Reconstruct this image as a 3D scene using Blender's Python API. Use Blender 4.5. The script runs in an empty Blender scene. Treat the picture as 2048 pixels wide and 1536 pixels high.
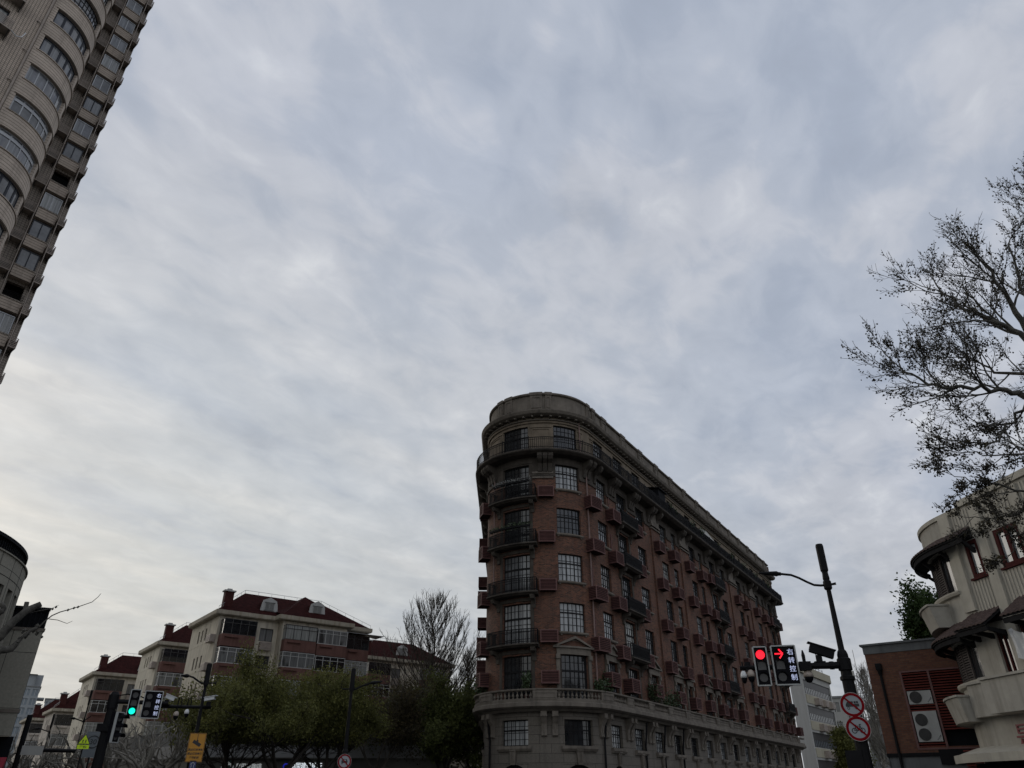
import bpy, math, random
from math import sin, cos, tan, pi, radians, degrees, hypot, atan2, sqrt, floor, ceil
from mathutils import Vector, Matrix
R = random.Random(7)
S = bpy.context.scene
COL = S.collection

# ------------------------------------------------------------ camera
FPX = 1440.0                       # focal length in pixels of a 2048 px wide picture
PITCH = radians(29.5)
EYE = 1.6
cam = bpy.data.cameras.new('camera')
cam.sensor_width = 36.0
cam.lens = FPX / 2048 * 36.0
cam.clip_start = 0.1
cam.clip_end = 5000
camo = bpy.data.objects.new('camera', cam)
COL.objects.link(camo)
camo.location = (0, 0, EYE)
camo.rotation_euler = (radians(90) + PITCH, 0, 0)
S.camera = camo

# ------------------------------------------------------------ world: overcast evening sky
SUN_AZ = radians(-48)              # from +Y towards -X
SUN_EL = radians(16)
w = bpy.data.worlds.new('World'); S.world = w; w.use_nodes = True
nt = w.node_tree; nt.nodes.clear()
N = nt.nodes.new; LK = nt.links.new
out = N('ShaderNodeOutputWorld'); bg = N('ShaderNodeBackground'); LK(bg.outputs[0], out.inputs[0])
bg.inputs[1].default_value = 0.1
sky = N('ShaderNodeTexSky'); sky.sky_type = 'NISHITA'; sky.sun_disc = False
sky.sun_elevation = SUN_EL; sky.sun_rotation = SUN_AZ; sky.dust_density = 3.0
tc = N('ShaderNodeTexCoord')
sep = N('ShaderNodeSeparateXYZ'); LK(tc.outputs['Generated'], sep.inputs[0])
def M_(op, a, b=None, clamp=False):
    n = N('ShaderNodeMath'); n.operation = op; n.use_clamp = clamp
    for i, q in enumerate((a, b)):
        if q is None: continue
        if isinstance(q, (int, float)): n.inputs[i].default_value = q
        else: LK(q, n.inputs[i])
    return n.outputs[0]
zz = M_('MAXIMUM', M_('ADD', sep.outputs[2], 0.16), 0.05)
px_ = M_('DIVIDE', sep.outputs[0], zz); py_ = M_('DIVIDE', sep.outputs[1], zz)
cmb = N('ShaderNodeCombineXYZ'); LK(px_, cmb.inputs[0]); LK(py_, cmb.inputs[1])
def noise_w(vec, scale, detail, rough, dist=0.0, rot=0.0, sc=(1, 1, 1), loc=(0, 0, 0)):
    m0 = N('ShaderNodeMapping'); LK(vec, m0.inputs[0]); m0.inputs['Rotation'].default_value = (0, 0, rot)
    mp = N('ShaderNodeMapping'); LK(m0.outputs[0], mp.inputs[0])
    mp.inputs['Scale'].default_value = sc; mp.inputs['Location'].default_value = loc
    n = N('ShaderNodeTexNoise'); LK(mp.outputs[0], n.inputs['Vector'])
    n.inputs['Scale'].default_value = scale; n.inputs['Detail'].default_value = detail
    n.inputs['Roughness'].default_value = rough; n.inputs['Distortion'].default_value = dist
    return n.outputs[0]
def ramp_w(fac, stops):
    r = N('ShaderNodeValToRGB'); LK(fac, r.inputs[0]); e = r.color_ramp.elements
    while len(e) < len(stops): e.new(0.5)
    for i, (p, c) in enumerate(stops):
        e[i].position = p; e[i].color = (c[0], c[1], c[2], 1)
    r.color_ramp.interpolation = 'EASE'
    return r.outputs[0]
def mix_w(fac, a, b, mode='MIX'):
    m = N('ShaderNodeMix'); m.data_type = 'RGBA'; m.blend_type = mode
    for idx, q in ((0, fac), (6, a), (7, b)):
        if isinstance(q, (int, float)): m.inputs[idx].default_value = q
        elif isinstance(q, tuple): m.inputs[idx].default_value = (*q, 1)
        else: LK(q, m.inputs[idx])
    return m.outputs[2]
n_big = noise_w(cmb.outputs[0], 1.5, 4, 0.5, 0.15, 0.5, (1.0, 0.8, 1), (3.1, 0.4, 0))
n_mid = noise_w(cmb.outputs[0], 6.5, 3, 0.5, 0.3, 0.2, (1.0, 0.7, 1), (7.3, 2.2, 0))
n_fin = noise_w(cmb.outputs[0], 11.0, 5, 0.6, 0.5, -0.87, (0.8, 1.1, 1), (2.3, 9.2, 0))
n_str = noise_w(cmb.outputs[0], 2.4, 5, 0.55, 0.2, -0.87, (0.28, 1.5, 1), (1.7, 5.1, 0))
left = M_('ADD', M_('MULTIPLY', sep.outputs[0], -0.9), 0.45, True)
lowm = M_('MULTIPLY', M_('SUBTRACT', 0.72, sep.outputs[2]), 2.2, True)
sw = M_('ADD', M_('ADD', M_('MULTIPLY', left, 0.55), M_('MULTIPLY', lowm, 0.55)), -0.22, True)
mott = M_('ADD', M_('MULTIPLY', n_big, 0.50), M_('ADD', M_('MULTIPLY', n_mid, 0.34), M_('MULTIPLY', n_fin, 0.16)))
strk = M_('ADD', M_('MULTIPLY', n_big, 0.25), M_('ADD', M_('MULTIPLY', n_str, 0.65), M_('MULTIPLY', n_fin, 0.10)))
f1 = M_('ADD', M_('MULTIPLY', mott, M_('SUBTRACT', 1.0, sw)), M_('MULTIPLY', strk, sw))
cloud = ramp_w(f1, [(0.40, (3.62, 4.08, 4.98)), (0.475, (4.02, 4.42, 5.22)), (0.54, (4.65, 4.90, 5.50)), (0.62, (5.50, 5.70, 6.10))])
low = ramp_w(f1, [(0.38, (4.75, 5.10, 5.45)), (0.50, (5.45, 5.65, 5.65)), (0.62, (6.25, 6.25, 6.00))])
sidew = M_('ADD', M_('MULTIPLY', sep.outputs[0], -1.15), 0.55, True)
el = M_('MULTIPLY', M_('SUBTRACT', 0.72, sep.outputs[2]), 2.0, True)
warm = M_('MULTIPLY', el, sidew, True)
c1 = mix_w(warm, cloud, low)
hz = M_('MULTIPLY', M_('SUBTRACT', 0.34, sep.outputs[2]), 3.0, True)
c2 = mix_w(M_('MULTIPLY', hz, 0.7), c1, (4.55, 4.58, 4.50))
n_d = noise_w(cmb.outputs[0], 3.1, 4, 0.5, 0.2, 0.0, (1, 1, 1), (11.3, 4.2, 0))
puff = M_('MULTIPLY', M_('SUBTRACT', n_d, 0.66), 5.0, True)
c3 = mix_w(M_('MULTIPLY', puff, 0.6), c2, (3.2, 3.4, 3.8))
dm = M_('ADD', 1.0, M_('MULTIPLY', M_('SUBTRACT', n_mid, 0.5), 0.27))
df = M_('ADD', 1.12, M_('MULTIPLY', M_('SUBTRACT', n_fin, 0.5), 0.22))
# added gain: unseen sky behind the camera brightened to light the facing fronts
rear_gain = M_('ADD', 1.0, M_('MULTIPLY', M_('MULTIPLY', M_('SUBTRACT', 0.1, sep.outputs[1]), 2.0, True), 0.32))
gain = M_('MULTIPLY', M_('MULTIPLY', dm, df), rear_gain)
vm = N('ShaderNodeVectorMath'); vm.operation = 'SCALE'; LK(c3, vm.inputs[0]); LK(gain, vm.inputs['Scale'])
c3 = vm.outputs[0]
c4 = mix_w(0.96, sky.outputs[0], c3)
LK(c4, bg.inputs[0])
# ------------------------------------------------------------ sun (behind thin cloud, low on the left beyond the houses)
sl = bpy.data.lights.new('sun', 'SUN'); sl.energy = 0.5; sl.angle = radians(25); sl.color = (1.0, 0.93, 0.84)
so = bpy.data.objects.new('sun', sl); COL.objects.link(so)
so.rotation_euler = Vector((sin(SUN_AZ) * cos(SUN_EL), cos(SUN_AZ) * cos(SUN_EL), sin(SUN_EL))).to_track_quat('Z', 'Y').to_euler()
so.location = (-60, 60, 90)
S.view_settings.view_transform = 'Standard'; S.view_settings.look = 'None'
S.view_settings.gamma = 1.0; S.view_settings.exposure = 0.0; S.view_settings.use_curve_mapping = False

# ------------------------------------------------------------ helpers: objects
WORLD = {}
def props(o, label=None, cat=None, group=None, kind=None):
    if label: o['label'] = label
    if cat: o['category'] = cat
    if group: o['group'] = group
    if kind: o['kind'] = kind
    return o
def thing(name, label, cat, loc=(0, 0, 0), rz=0.0, group=None):
    o = bpy.data.objects.new(name, None); COL.objects.link(o)
    o.location = loc; o.rotation_euler = (0, 0, rz); o.empty_display_size = 0.3
    props(o, label, cat, group)
    if rz == 0.0: WORLD[o.name] = Vector(loc)
    return o
def top_of(o):
    while o.parent: o = o.parent
    return o
def duplicate(root, loc, rz=0.0, label=None, scale=None):
    r = root.copy(); COL.objects.link(r); r.location = loc; r.rotation_euler = (0, 0, rz)
    if scale: r.scale = (scale,) * 3
    if label: r['label'] = label
    def rec(a, b):
        for ch in list(a.children):
            c_ = ch.copy(); COL.objects.link(c_); c_.parent = b
            rec(ch, c_)
    rec(root, r)
    return r
class MB:
    def __init__(s): s.v = []; s.f = []; s.uv = []; s.mi = []
    def face(s, pts, uv=None, m=0):
        i = len(s.v); s.v += [tuple(p) for p in pts]; s.f.append(tuple(range(i, i + len(pts))))
        s.uv.append(uv if uv else [(0, 0)] * len(pts)); s.mi.append(m)
    def hexa(s, p, m=0):
        i = len(s.v); s.v += [tuple(q) for q in p]
        for q in ((0, 3, 2, 1), (4, 5, 6, 7), (0, 1, 5, 4), (1, 2, 6, 5), (2, 3, 7, 6), (3, 0, 4, 7)):
            s.f.append(tuple(i + k for k in q)); s.uv.append([(0, 0)] * 4); s.mi.append(m)
    def box(s, c, d, rz=0.0, m=0, mat=None):
        h = [q / 2 for q in d]; P = []
        for z in (-1, 1):
            for x, y in ((-1, -1), (1, -1), (1, 1), (-1, 1)):
                q = Vector((x * h[0], y * h[1], z * h[2]))
                if mat is not None: q = mat @ q
                elif rz: q = Vector((q.x * cos(rz) - q.y * sin(rz), q.x * sin(rz) + q.y * cos(rz), q.z))
                P.append(Vector(c) + q)
        s.hexa(P, m)
    def tube(s, pts, rad, n=6, cap=True, m=0):
        pts = [Vector(p) for p in pts]
        if not isinstance(rad, (list, tuple)): rad = [rad] * len(pts)
        i0 = len(s.v); up = None
        for k, p in enumerate(pts):
            if k == 0: t = pts[1] - p
            elif k == len(pts) - 1: t = p - pts[k - 1]
            else: t = pts[k + 1] - pts[k - 1]
            if t.length < 1e-9: t = Vector((0, 0, 1))
            t.normalize()
            if up is None:
                up = t.orthogonal().normalized()
            else:
                up = (up - t * up.dot(t))
                up = up.normalized() if up.length > 1e-6 else t.orthogonal().normalized()
            b = t.cross(up)
            for j in range(n):
                a = 2 * pi * j / n
                s.v.append(tuple(p + (up * cos(a) + b * sin(a)) * rad[k]))
        for k in range(len(pts) - 1):
            for j in range(n):
                a = i0 + k * n + j; b_ = i0 + k * n + (j + 1) % n
                s.f.append((a, b_, b_ + n, a + n)); s.uv.append([(0, 0)] * 4); s.mi.append(m)
        if cap and n > 2:
            s.f.append(tuple(i0 + j for j in range(n))[::-1]); s.uv.append([(0, 0)] * n); s.mi.append(m)
            e = i0 + (len(pts) - 1) * n
            s.f.append(tuple(e + j for j in range(n))); s.uv.append([(0, 0)] * n); s.mi.append(m)
    def lathe(s, c, prof, n=8, m=0, axis=None):
        A = axis if axis is not None else Matrix.Identity(3)
        i0 = len(s.v); c = Vector(c)
        for r, z in prof:
            for j in range(n):
                a = 2 * pi * j / n
                s.v.append(tuple(c + A @ Vector((r * cos(a), r * sin(a), z))))
        for k in range(len(prof) - 1):
            for j in range(n):
                a = i0 + k * n + j; b_ = i0 + k * n + (j + 1) % n
                s.f.append((a, b_, b_ + n, a + n)); s.uv.append([(0, 0)] * 4); s.mi.append(m)
        s.f.append(tuple(i0 + j for j in range(n))[::-1]); s.uv.append([(0, 0)] * n); s.mi.append(m)
        e = i0 + (len(prof) - 1) * n
        s.f.append(tuple(e + j for j in range(n))); s.uv.append([(0, 0)] * n); s.mi.append(m)
    def prism(s, poly, y0, y1, m=0):   # poly in (x,z), extruded along y
        n = len(poly)
        s.face([(x, y0, z) for x, z in poly], m=m)
        s.face([(x, y1, z) for x, z in poly][::-1], m=m)
        for i in range(n):
            a, b = poly[i], poly[(i + 1) % n]
            s.face([(a[0], y0, a[1]), (a[0], y1, a[1]), (b[0], y1, b[1]), (b[0], y0, b[1])], m=m)
    def build(s, name, mats, parent=None, smooth=False, label=None, cat=None, group=None, kind=None, loc=None):
        off = Vector((0, 0, 0))
        if parent is not None: off = WORLD.get(top_of(parent).name, off)
        elif loc is not None: off = Vector(loc)
        me = bpy.data.meshes.new(name)
        me.from_pydata([(x - off.x, y - off.y, z - off.z) for x, y, z in s.v] if off.length else s.v, [], s.f)
        if not isinstance(mats, (list, tuple)): mats = [mats]
        for q in mats: me.materials.append(q)
        ul = me.uv_layers.new(name='UVMap')
        flat = []
        for q in s.uv:
            for a, b in q: flat += (a, b)
        ul.data.foreach_set('uv', flat)
        if len(mats) > 1: me.polygons.foreach_set('material_index', s.mi)
        if smooth: me.polygons.foreach_set('use_smooth', [True] * len(me.polygons))
        me.update()
        o = bpy.data.objects.new(name, me); COL.objects.link(o)
        if parent is not None: o.parent = parent
        elif loc is not None: o.location = loc
        props(o, label, cat, group, kind)
        return o

class Path:
    """a plan polyline running left to right as seen from outside; outward normal is to the right of travel"""
    def __init__(s, pts, s0=0.0, guard=0.006):
        q = []
        for i, p in enumerate(pts):
            p = Vector((p[0], p[1]))
            if 0 < i < len(pts) - 1:
                a = (p - Vector(pts[i - 1][:2])).normalized(); b = (Vector(pts[i + 1][:2]) - p).normalized()
                if a.dot(b) < 0.985:
                    q += [p - a * guard, p, p + b * guard]; continue
            q.append(p)
        s.p = q; n = len(q); s.L = [0.0]
        for i in range(n - 1): s.L.append(s.L[-1] + (q[i + 1] - q[i]).length)
        s.L = [l - s0 for l in s.L]
        seg = []
        for i in range(n - 1):
            d = (q[i + 1] - q[i]).normalized(); seg.append(Vector((d.y, -d.x)))
        s.nr = []
        for i in range(n):
            a = seg[max(i - 1, 0)]; b = seg[min(i, n - 2)]
            m = (a + b); m = m / max(m.length, 1e-9); m = m / max(m.dot(a), 0.3)
            s.nr.append(m)
    def _i(s, t):
        import bisect
        i = bisect.bisect_right(s.L, t) - 1
        return max(0, min(i, len(s.p) - 2))
    def P(s, t, off=0.0, z=0.0):
        i = s._i(t); l = s.L[i + 1] - s.L[i]; k = (t - s.L[i]) / l
        p = s.p[i].lerp(s.p[i + 1], k) if 0 <= k <= 1 else s.p[i] + (s.p[i + 1] - s.p[i]) * k
        kk = min(max(k, 0), 1); n = s.nr[i].lerp(s.nr[i + 1], kk)
        return Vector((p.x + n.x * off, p.y + n.y * off, z))
    def ang(s, t):
        i = s._i(t); d = s.p[i + 1] - s.p[i]
        return atan2(d.y, d.x)
    def brk(s, a, b):
        return [a] + [l for l in s.L if a + 1e-4 < l < b - 1e-4] + [b]
def sweep(mb, path, sa, sb, prof, m=0, uvs=False):
    """closed profile [(off,z)..] swept along the path"""
    br = path.brk(sa, sb); n = len(prof)
    rows = [[path.P(t, o, z) for o, z in prof] for t in br]
    pl = [0.0]
    for i in range(n):
        a, b = prof[i], prof[(i + 1) % n]; pl.append(pl[-1] + hypot(b[0] - a[0], b[1] - a[1]))
    for k in range(len(br) - 1):
        for i in range(n):
            j = (i + 1) % n
            uv = [(br[k], prof[i][1]), (br[k + 1], prof[i][1]), (br[k + 1], prof[j][1]), (br[k], prof[j][1])] if abs(prof[i][1] - prof[j][1]) > abs(prof[i][0] - prof[j][0]) else \
                 [(br[k], prof[i][0]), (br[k + 1], prof[i][0]), (br[k + 1], prof[j][0]), (br[k], prof[j][0])]
            mb.face([rows[k][i], rows[k + 1][i], rows[k + 1][j], rows[k][j]], uv, m)
    mb.face(rows[0][::-1], [(o, z) for o, z in prof][::-1], m)
    mb.face(rows[-1], [(o, z) for o, z in prof], m)
def pbox(mb, path, sa, sb, o0, o1, z0, z1, m=0):
    sweep(mb, path, sa, sb, [(o0, z0), (o1, z0), (o1, z1), (o0, z1)], m)
def pplate(mb, path, poly, o0, o1, m=0):
    """polygon in (s,z) extruded between two offsets"""
    n = len(poly)
    mb.face([path.P(a, o1, z) for a, z in poly], poly, m)
    for i in range(n):
        a, b = poly[i], poly[(i + 1) % n]
        mb.face([path.P(a[0], o0, a[1]), path.P(b[0], o0, b[1]), path.P(b[0], o1, b[1]), path.P(a[0], o1, a[1])], None, m)
def wall(mb, path, sa, sb, z0, z1, ops=(), off=0.0, dep=0.25, m=0, mr=None):
    """wall skin with real openings and reveals"""
    mr = m if mr is None else mr
    ops = [o for o in ops if o[1] > sa and o[0] < sb and o[3] > z0 and o[2] < z1]
    ss = set(path.brk(sa, sb)); zs = {z0, z1}
    for a, b, c, d in ops:
        ss |= {max(a, sa), min(b, sb)}; zs |= {max(c, z0), min(d, z1)}
    ss = sorted(ss); zs = sorted(zs)
    ss = [x for i, x in enumerate(ss) if i == 0 or x - ss[i - 1] > 1e-5]
    for i in range(len(ss) - 1):
        cs = (ss[i] + ss[i + 1]) / 2; col = [o for o in ops if o[0] < cs < o[1]]
        k = 0
        while k < len(zs) - 1:
            cz = (zs[k] + zs[k + 1]) / 2
            if any(o[2] < cz < o[3] for o in col): k += 1; continue
            e = k + 1
            while e < len(zs) - 1 and not any(o[2] < (zs[e] + zs[e + 1]) / 2 < o[3] for o in col): e += 1
            a, b = ss[i], ss[i + 1]; c, d = zs[k], zs[e]
            mb.face([path.P(a, off, c), path.P(b, off, c), path.P(b, off, d), path.P(a, off, d)], [(a, c), (b, c), (b, d), (a, d)], m)
            k = e
    for a, b, c, d in ops:
        br = path.brk(max(a, sa), min(b, sb)); i_, o_ = off - dep, off
        c_in, d_in = c >= z0 - 1e-6, d <= z1 + 1e-6
        c = max(c, z0); d = min(d, z1)
        for k in range(len(br) - 1):
            p, q = br[k], br[k + 1]
            if c_in: mb.face([path.P(p, o_, c), path.P(q, o_, c), path.P(q, i_, c), path.P(p, i_, c)], [(p, 0), (q, 0), (q, dep), (p, dep)], mr)
            if d_in: mb.face([path.P(p, i_, d), path.P(q, i_, d), path.P(q, o_, d), path.P(p, o_, d)], [(p, 0), (q, 0), (q, dep), (p, dep)], mr)
        for t, sg in ((br[0], 1), (br[-1], -1)):
            f = [path.P(t, i_, c), path.P(t, o_, c), path.P(t, o_, d), path.P(t, i_, d)]
            mb.face(f, [(t, c), (t + dep, c), (t + dep, d), (t, d)], mr)
def window(path, a, b, c, d, nx, ny, parent, mf, mg, off=-0.2, fr=0.05, bar=0.025, tz=None, th=0.05, name='window', mull=None):
    """frame with glazing bars (part) and its glass (sub-part)"""
    mb = MB()
    pbox(mb, path, a, a + fr, off, off + th, c, d); pbox(mb, path, b - fr, b, off, off + th, c, d)
    pbox(mb, path, a + fr, b - fr, off, off + th, c, c + fr); pbox(mb, path, a + fr, b - fr, off, off + th, d - fr, d)
    for i in range(1, nx):
        x = a + (b - a) * i / nx; hb = bar if not (mull and i % mull == 0) else bar * 2.2
        pbox(mb, path, x - hb / 2, x + hb / 2, off + 0.004, off + th - 0.006, c + fr, d - fr)
    for i in range(1, ny):
        z = c + (d - c) * i / ny
        pbox(mb, path, a + fr, b - fr, off + 0.008, off + th - 0.010, z - bar / 2, z + bar / 2)
    if tz is not None:
        pbox(mb, path, a + fr, b - fr, off + 0.002, off + th + 0.006, tz - bar * 1.4, tz + bar * 1.4)
    o = mb.build(name, mf, parent)
    g = MB(); br = path.brk(a, b)
    for k in range(len(br) - 1):
        p, q = br[k], br[k + 1]
        g.face([path.P(p, off + 0.01, c), path.P(q, off + 0.01, c), path.P(q, off + 0.01, d), path.P(p, off + 0.01, d)], [(p, c), (q, c), (q, d), (p, d)])
    g.build('pane', mg, o)
    return o
def azp(azdeg, h, z=0.0):
    return Vector((h * sin(radians(azdeg)), h * cos(radians(azdeg)), z))
def pix(u, v, h):
    """world point seen at pixel (u,v) of the 2048 px photograph at horizontal distance h"""
    cx = (u - 1024) / FPX; cy = (768 - v) / FPX
    r = Vector((cx, cos(PITCH) - cy * sin(PITCH), sin(PITCH) + cy * cos(PITCH)))
    k = h / hypot(r.x, r.y)
    return Vector((r.x * k, r.y * k, EYE + r.z * k))

# ------------------------------------------------------------ helpers: materials
def _mat(name):
    m = bpy.data.materials.new(name); m.use_nodes = True; t = m.node_tree; t.nodes.clear()
    o = t.nodes.new('ShaderNodeOutputMaterial'); b = t.nodes.new('ShaderNodeBsdfPrincipled'); t.links.new(b.outputs[0], o.inputs[0])
    return m, t, b
def sh(c, k): return tuple(min(1, max(0, q * k)) for q in c)
def _noise(t, scale, detail=4, vec=None, sc=None, rough=0.6):
    n = t.nodes.new('ShaderNodeTexNoise'); n.inputs['Scale'].default_value = scale; n.inputs['Detail'].default_value = detail
    n.inputs['Roughness'].default_value = rough
    if vec is None:
        tcn = t.nodes.new('ShaderNodeTexCoord'); vec = tcn.outputs['Object']
    if sc:
        mp = t.nodes.new('ShaderNodeMapping'); mp.inputs['Scale'].default_value = sc; t.links.new(vec, mp.inputs[0]); vec = mp.outputs[0]
    t.links.new(vec, n.inputs['Vector'])
    return n.outputs[0]
def _mix(t, fac, a, b, mode='MIX'):
    m = t.nodes.new('ShaderNodeMix'); m.data_type = 'RGBA'; m.blend_type = mode
    for i, q in ((0, fac), (6, a), (7, b)):
        if isinstance(q, (int, float)): m.inputs[i].default_value = q
        elif isinstance(q, tuple): m.inputs[i].default_value = (*q[:3], 1)
        else: t.links.new(q, m.inputs[i])
    return m.outputs[2]
def _ramp(t, f, p0, p1, c0=(0, 0, 0), c1=(1, 1, 1)):
    r = t.nodes.new('ShaderNodeValToRGB'); t.links.new(f, r.inputs[0])
    r.color_ramp.elements[0].position = p0; r.color_ramp.elements[1].position = p1
    r.color_ramp.elements[0].color = (*c0, 1); r.color_ramp.elements[1].color = (*c1, 1)
    return r.outputs[0]
def _bump(t, b, h, strength=0.3, dist=0.02):
    n = t.nodes.new('ShaderNodeBump'); n.inputs['Strength'].default_value = strength; n.inputs['Distance'].default_value = dist
    t.links.new(h, n.inputs['Height']); t.links.new(n.outputs[0], b.inputs['Normal'])
def paint(name, col, rough=0.6, var=0.25, scale=3.0, streak=0.0, metal=0.0, bump=0.0, spec=0.5, dirt=None):
    m, t, b = _mat(name)
    f = _noise(t, scale, 5)
    c = _mix(t, _ramp(t, f, 0.3, 0.7), sh(col, 1 - var), sh(col, 1 + var * 0.6))
    if streak:
        g = _noise(t, 1.0, 5, sc=(3.0, 3.0, 0.22))
        c = _mix(t, _ramp(t, g, 0.50, 0.72, (0, 0, 0), (streak,) * 3), c, dirt or sh(col, 0.35))
    t.links.new(c, b.inputs['Base Color']); b.inputs['Roughness'].default_value = rough; b.inputs['Metallic'].default_value = metal
    if rough >= 0.8 and spec == 0.5: spec = 0.2
    b.inputs['Specular IOR Level'].default_value = spec
    if bump: _bump(t, b, _noise(t, scale * 6, 4), bump)
    return m
def brickmat(name, c1, c2, mortar, bw=0.24, bh=0.078, mw=0.012, rough=0.85, stain=0.5, bump=0.4, offset=0.5, blotch=0.35, darkc=None):
    m, t, b = _mat(name)
    uv = t.nodes.new('ShaderNodeUVMap'); uv.uv_map = 'UVMap'
    br = t.nodes.new('ShaderNodeTexBrick'); t.links.new(uv.outputs[0], br.inputs['Vector'])
    br.inputs['Scale'].default_value = 1.0; br.inputs['Brick Width'].default_value = bw; br.inputs['Row Height'].default_value = bh
    br.inputs['Mortar Size'].default_value = mw; br.inputs['Mortar Smooth'].default_value = 0.2; br.offset = offset
    br.inputs['Color1'].default_value = (*c1, 1); br.inputs['Color2'].default_value = (*c2, 1); br.inputs['Mortar'].default_value = (*mortar, 1)
    f = _noise(t, 0.55, 5, uv.outputs[0])
    c = _mix(t, _ramp(t, f, 0.35, 0.7, (0, 0, 0), (blotch,) * 3), br.outputs[0], darkc or sh(c1, 0.4))
    f2 = _noise(t, 9.0, 4, uv.outputs[0])
    c = _mix(t, _ramp(t, f2, 0.3, 0.75, (0.72,) * 3, (1.25,) * 3), c, c) if False else _mix(t, 1.0, c, _ramp(t, f2, 0.3, 0.75, (0.74,) * 3, (1.0,) * 3), 'MULTIPLY')
    if stain:
        g = _noise(t, 1.0, 5, uv.outputs[0], sc=(2.2, 0.16, 1))
        c = _mix(t, _ramp(t, g, 0.52, 0.75, (0, 0, 0), (stain,) * 3), c, sh(c1, 0.3))
    t.links.new(c, b.inputs['Base Color']); b.inputs['Roughness'].default_value = rough
    b.inputs['Specular IOR Level'].default_value = 0.25
    _bump(t, b, br.outputs['Fac'], -bump, 0.02)
    return m
def glass(name, col, rough=0.08, curtain=0.0, ccol=(0.3, 0.31, 0.31), spec=0.6, fold=9.0):
    m, t, b = _mat(name)
    uv = t.nodes.new('ShaderNodeUVMap'); uv.uv_map = 'UVMap'
    c = _mix(t, _ramp(t, _noise(t, 0.8, 3, uv.outputs[0]), 0.35, 0.65), sh(col, 0.6), sh(col, 1.3))
    if curtain:
        wv = _noise(t, 1.0, 2, uv.outputs[0], sc=(fold, 0.3, 1))
        cc = _mix(t, _ramp(t, wv, 0.3, 0.7), sh(ccol, 0.45), ccol)
        k = _noise(t, 0.75, 1, uv.outputs[0], sc=(1.3, 0.35, 1))
        c = _mix(t, _ramp(t, k, 0.5 - curtain * 0.3, 0.56 - curtain * 0.3), c, cc)
    t.links.new(c, b.inputs['Base Color']); b.inputs['Roughness'].default_value = rough; b.inputs['Specular IOR Level'].default_value = spec
    b.inputs['IOR'].default_value = 1.5
    _bump(t, b, _noise(t, 1.3, 2, uv.outputs[0]), 0.05, 0.05)
    return m
def emit(name, col, k):
    m, t, b = _mat(name)
    b.inputs['Base Color'].default_value = (*sh(col, 0.5), 1)
    b.inputs['Emission Color'].default_value = (*col, 1); b.inputs['Emission Strength'].default_value = k
    return m
def flat(name, col, rough=0.5, metal=0.0):
    m, t, b = _mat(name); b.inputs['Base Color'].default_value = (*col, 1); b.inputs['Roughness'].default_value = rough; b.inputs['Metallic'].default_value = metal
    return m

MT = {}
MT['brick'] = brickmat('weathered_red_brick', (0.225, 0.086, 0.048), (0.055, 0.026, 0.018), (0.15, 0.11, 0.085), mw=0.013, stain=0.5, blotch=0.55, darkc=(0.062, 0.034, 0.028))
MT['stone'] = brickmat('grey_stucco_blocks', (0.165, 0.146, 0.122), (0.142, 0.126, 0.106), (0.035, 0.03, 0.026), bw=1.5, bh=0.52, mw=0.012, stain=0.45, bump=0.3, blotch=0.3, darkc=(0.10, 0.09, 0.078))
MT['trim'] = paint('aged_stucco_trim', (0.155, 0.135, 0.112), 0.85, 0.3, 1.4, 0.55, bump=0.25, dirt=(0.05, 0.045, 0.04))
MT['trimdark'] = paint('shaded_stucco_trim', (0.072, 0.062, 0.052), 0.9, 0.4, 1.2, 0.6, bump=0.25, dirt=(0.035, 0.03, 0.027))  # darker copy of the trim: shade below slabs put into the colour
MT['render8'] = paint('ochre_stucco', (0.175, 0.142, 0.105), 0.88, 0.25, 1.6, 0.5, bump=0.2, dirt=(0.08, 0.068, 0.055))
MT['iron'] = paint('black_iron', (0.007, 0.007, 0.008), 0.7, 0.3, 6, spec=0.15)
MT['steel'] = paint('dark_steel_window', (0.010, 0.010, 0.011), 0.7, 0.3, 6, spec=0.2)
MT['acbox'] = paint('maroon_metal_louvre', (0.105, 0.047, 0.042), 0.8, 0.22, 2.5, 0.35, spec=0.25, dirt=(0.06, 0.03, 0.028))
MT['acframe'] = paint('maroon_metal_frame', (0.145, 0.074, 0.067), 0.7, 0.2, 3, spec=0.3)
MT['pipe'] = paint('painted_downpipe', (0.17, 0.105, 0.09), 0.6, 0.3, 3, 0.3)
MT['g_dark'] = glass('dark_glass', (0.02, 0.022, 0.024), 0.07)
MT['g_cur'] = glass('glass_over_curtain', (0.03, 0.032, 0.035), 0.12, 1.0, (0.34, 0.35, 0.35))
MT['g_cur2'] = glass('glass_over_half_curtain', (0.02, 0.022, 0.024), 0.1, 0.25, (0.26, 0.27, 0.27), fold=14)
MT['g_mid'] = glass('grey_glass', (0.12, 0.125, 0.13), 0.12)
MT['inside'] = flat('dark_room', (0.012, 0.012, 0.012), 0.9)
MT['black'] = paint('black_painted_steel', (0.006, 0.006, 0.007), 0.7, 0.3, 5, spec=0.15)
MT['white'] = paint('white_plastic', (0.55, 0.56, 0.56), 0.45, 0.12, 4)
MT['concrete'] = paint('grey_concrete', (0.2, 0.2, 0.195), 0.9, 0.25, 1.5, 0.35, bump=0.2)
MT['leafplant'] = paint('plant_leaf', (0.035, 0.06, 0.02), 0.6, 0.4, 8)
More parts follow.
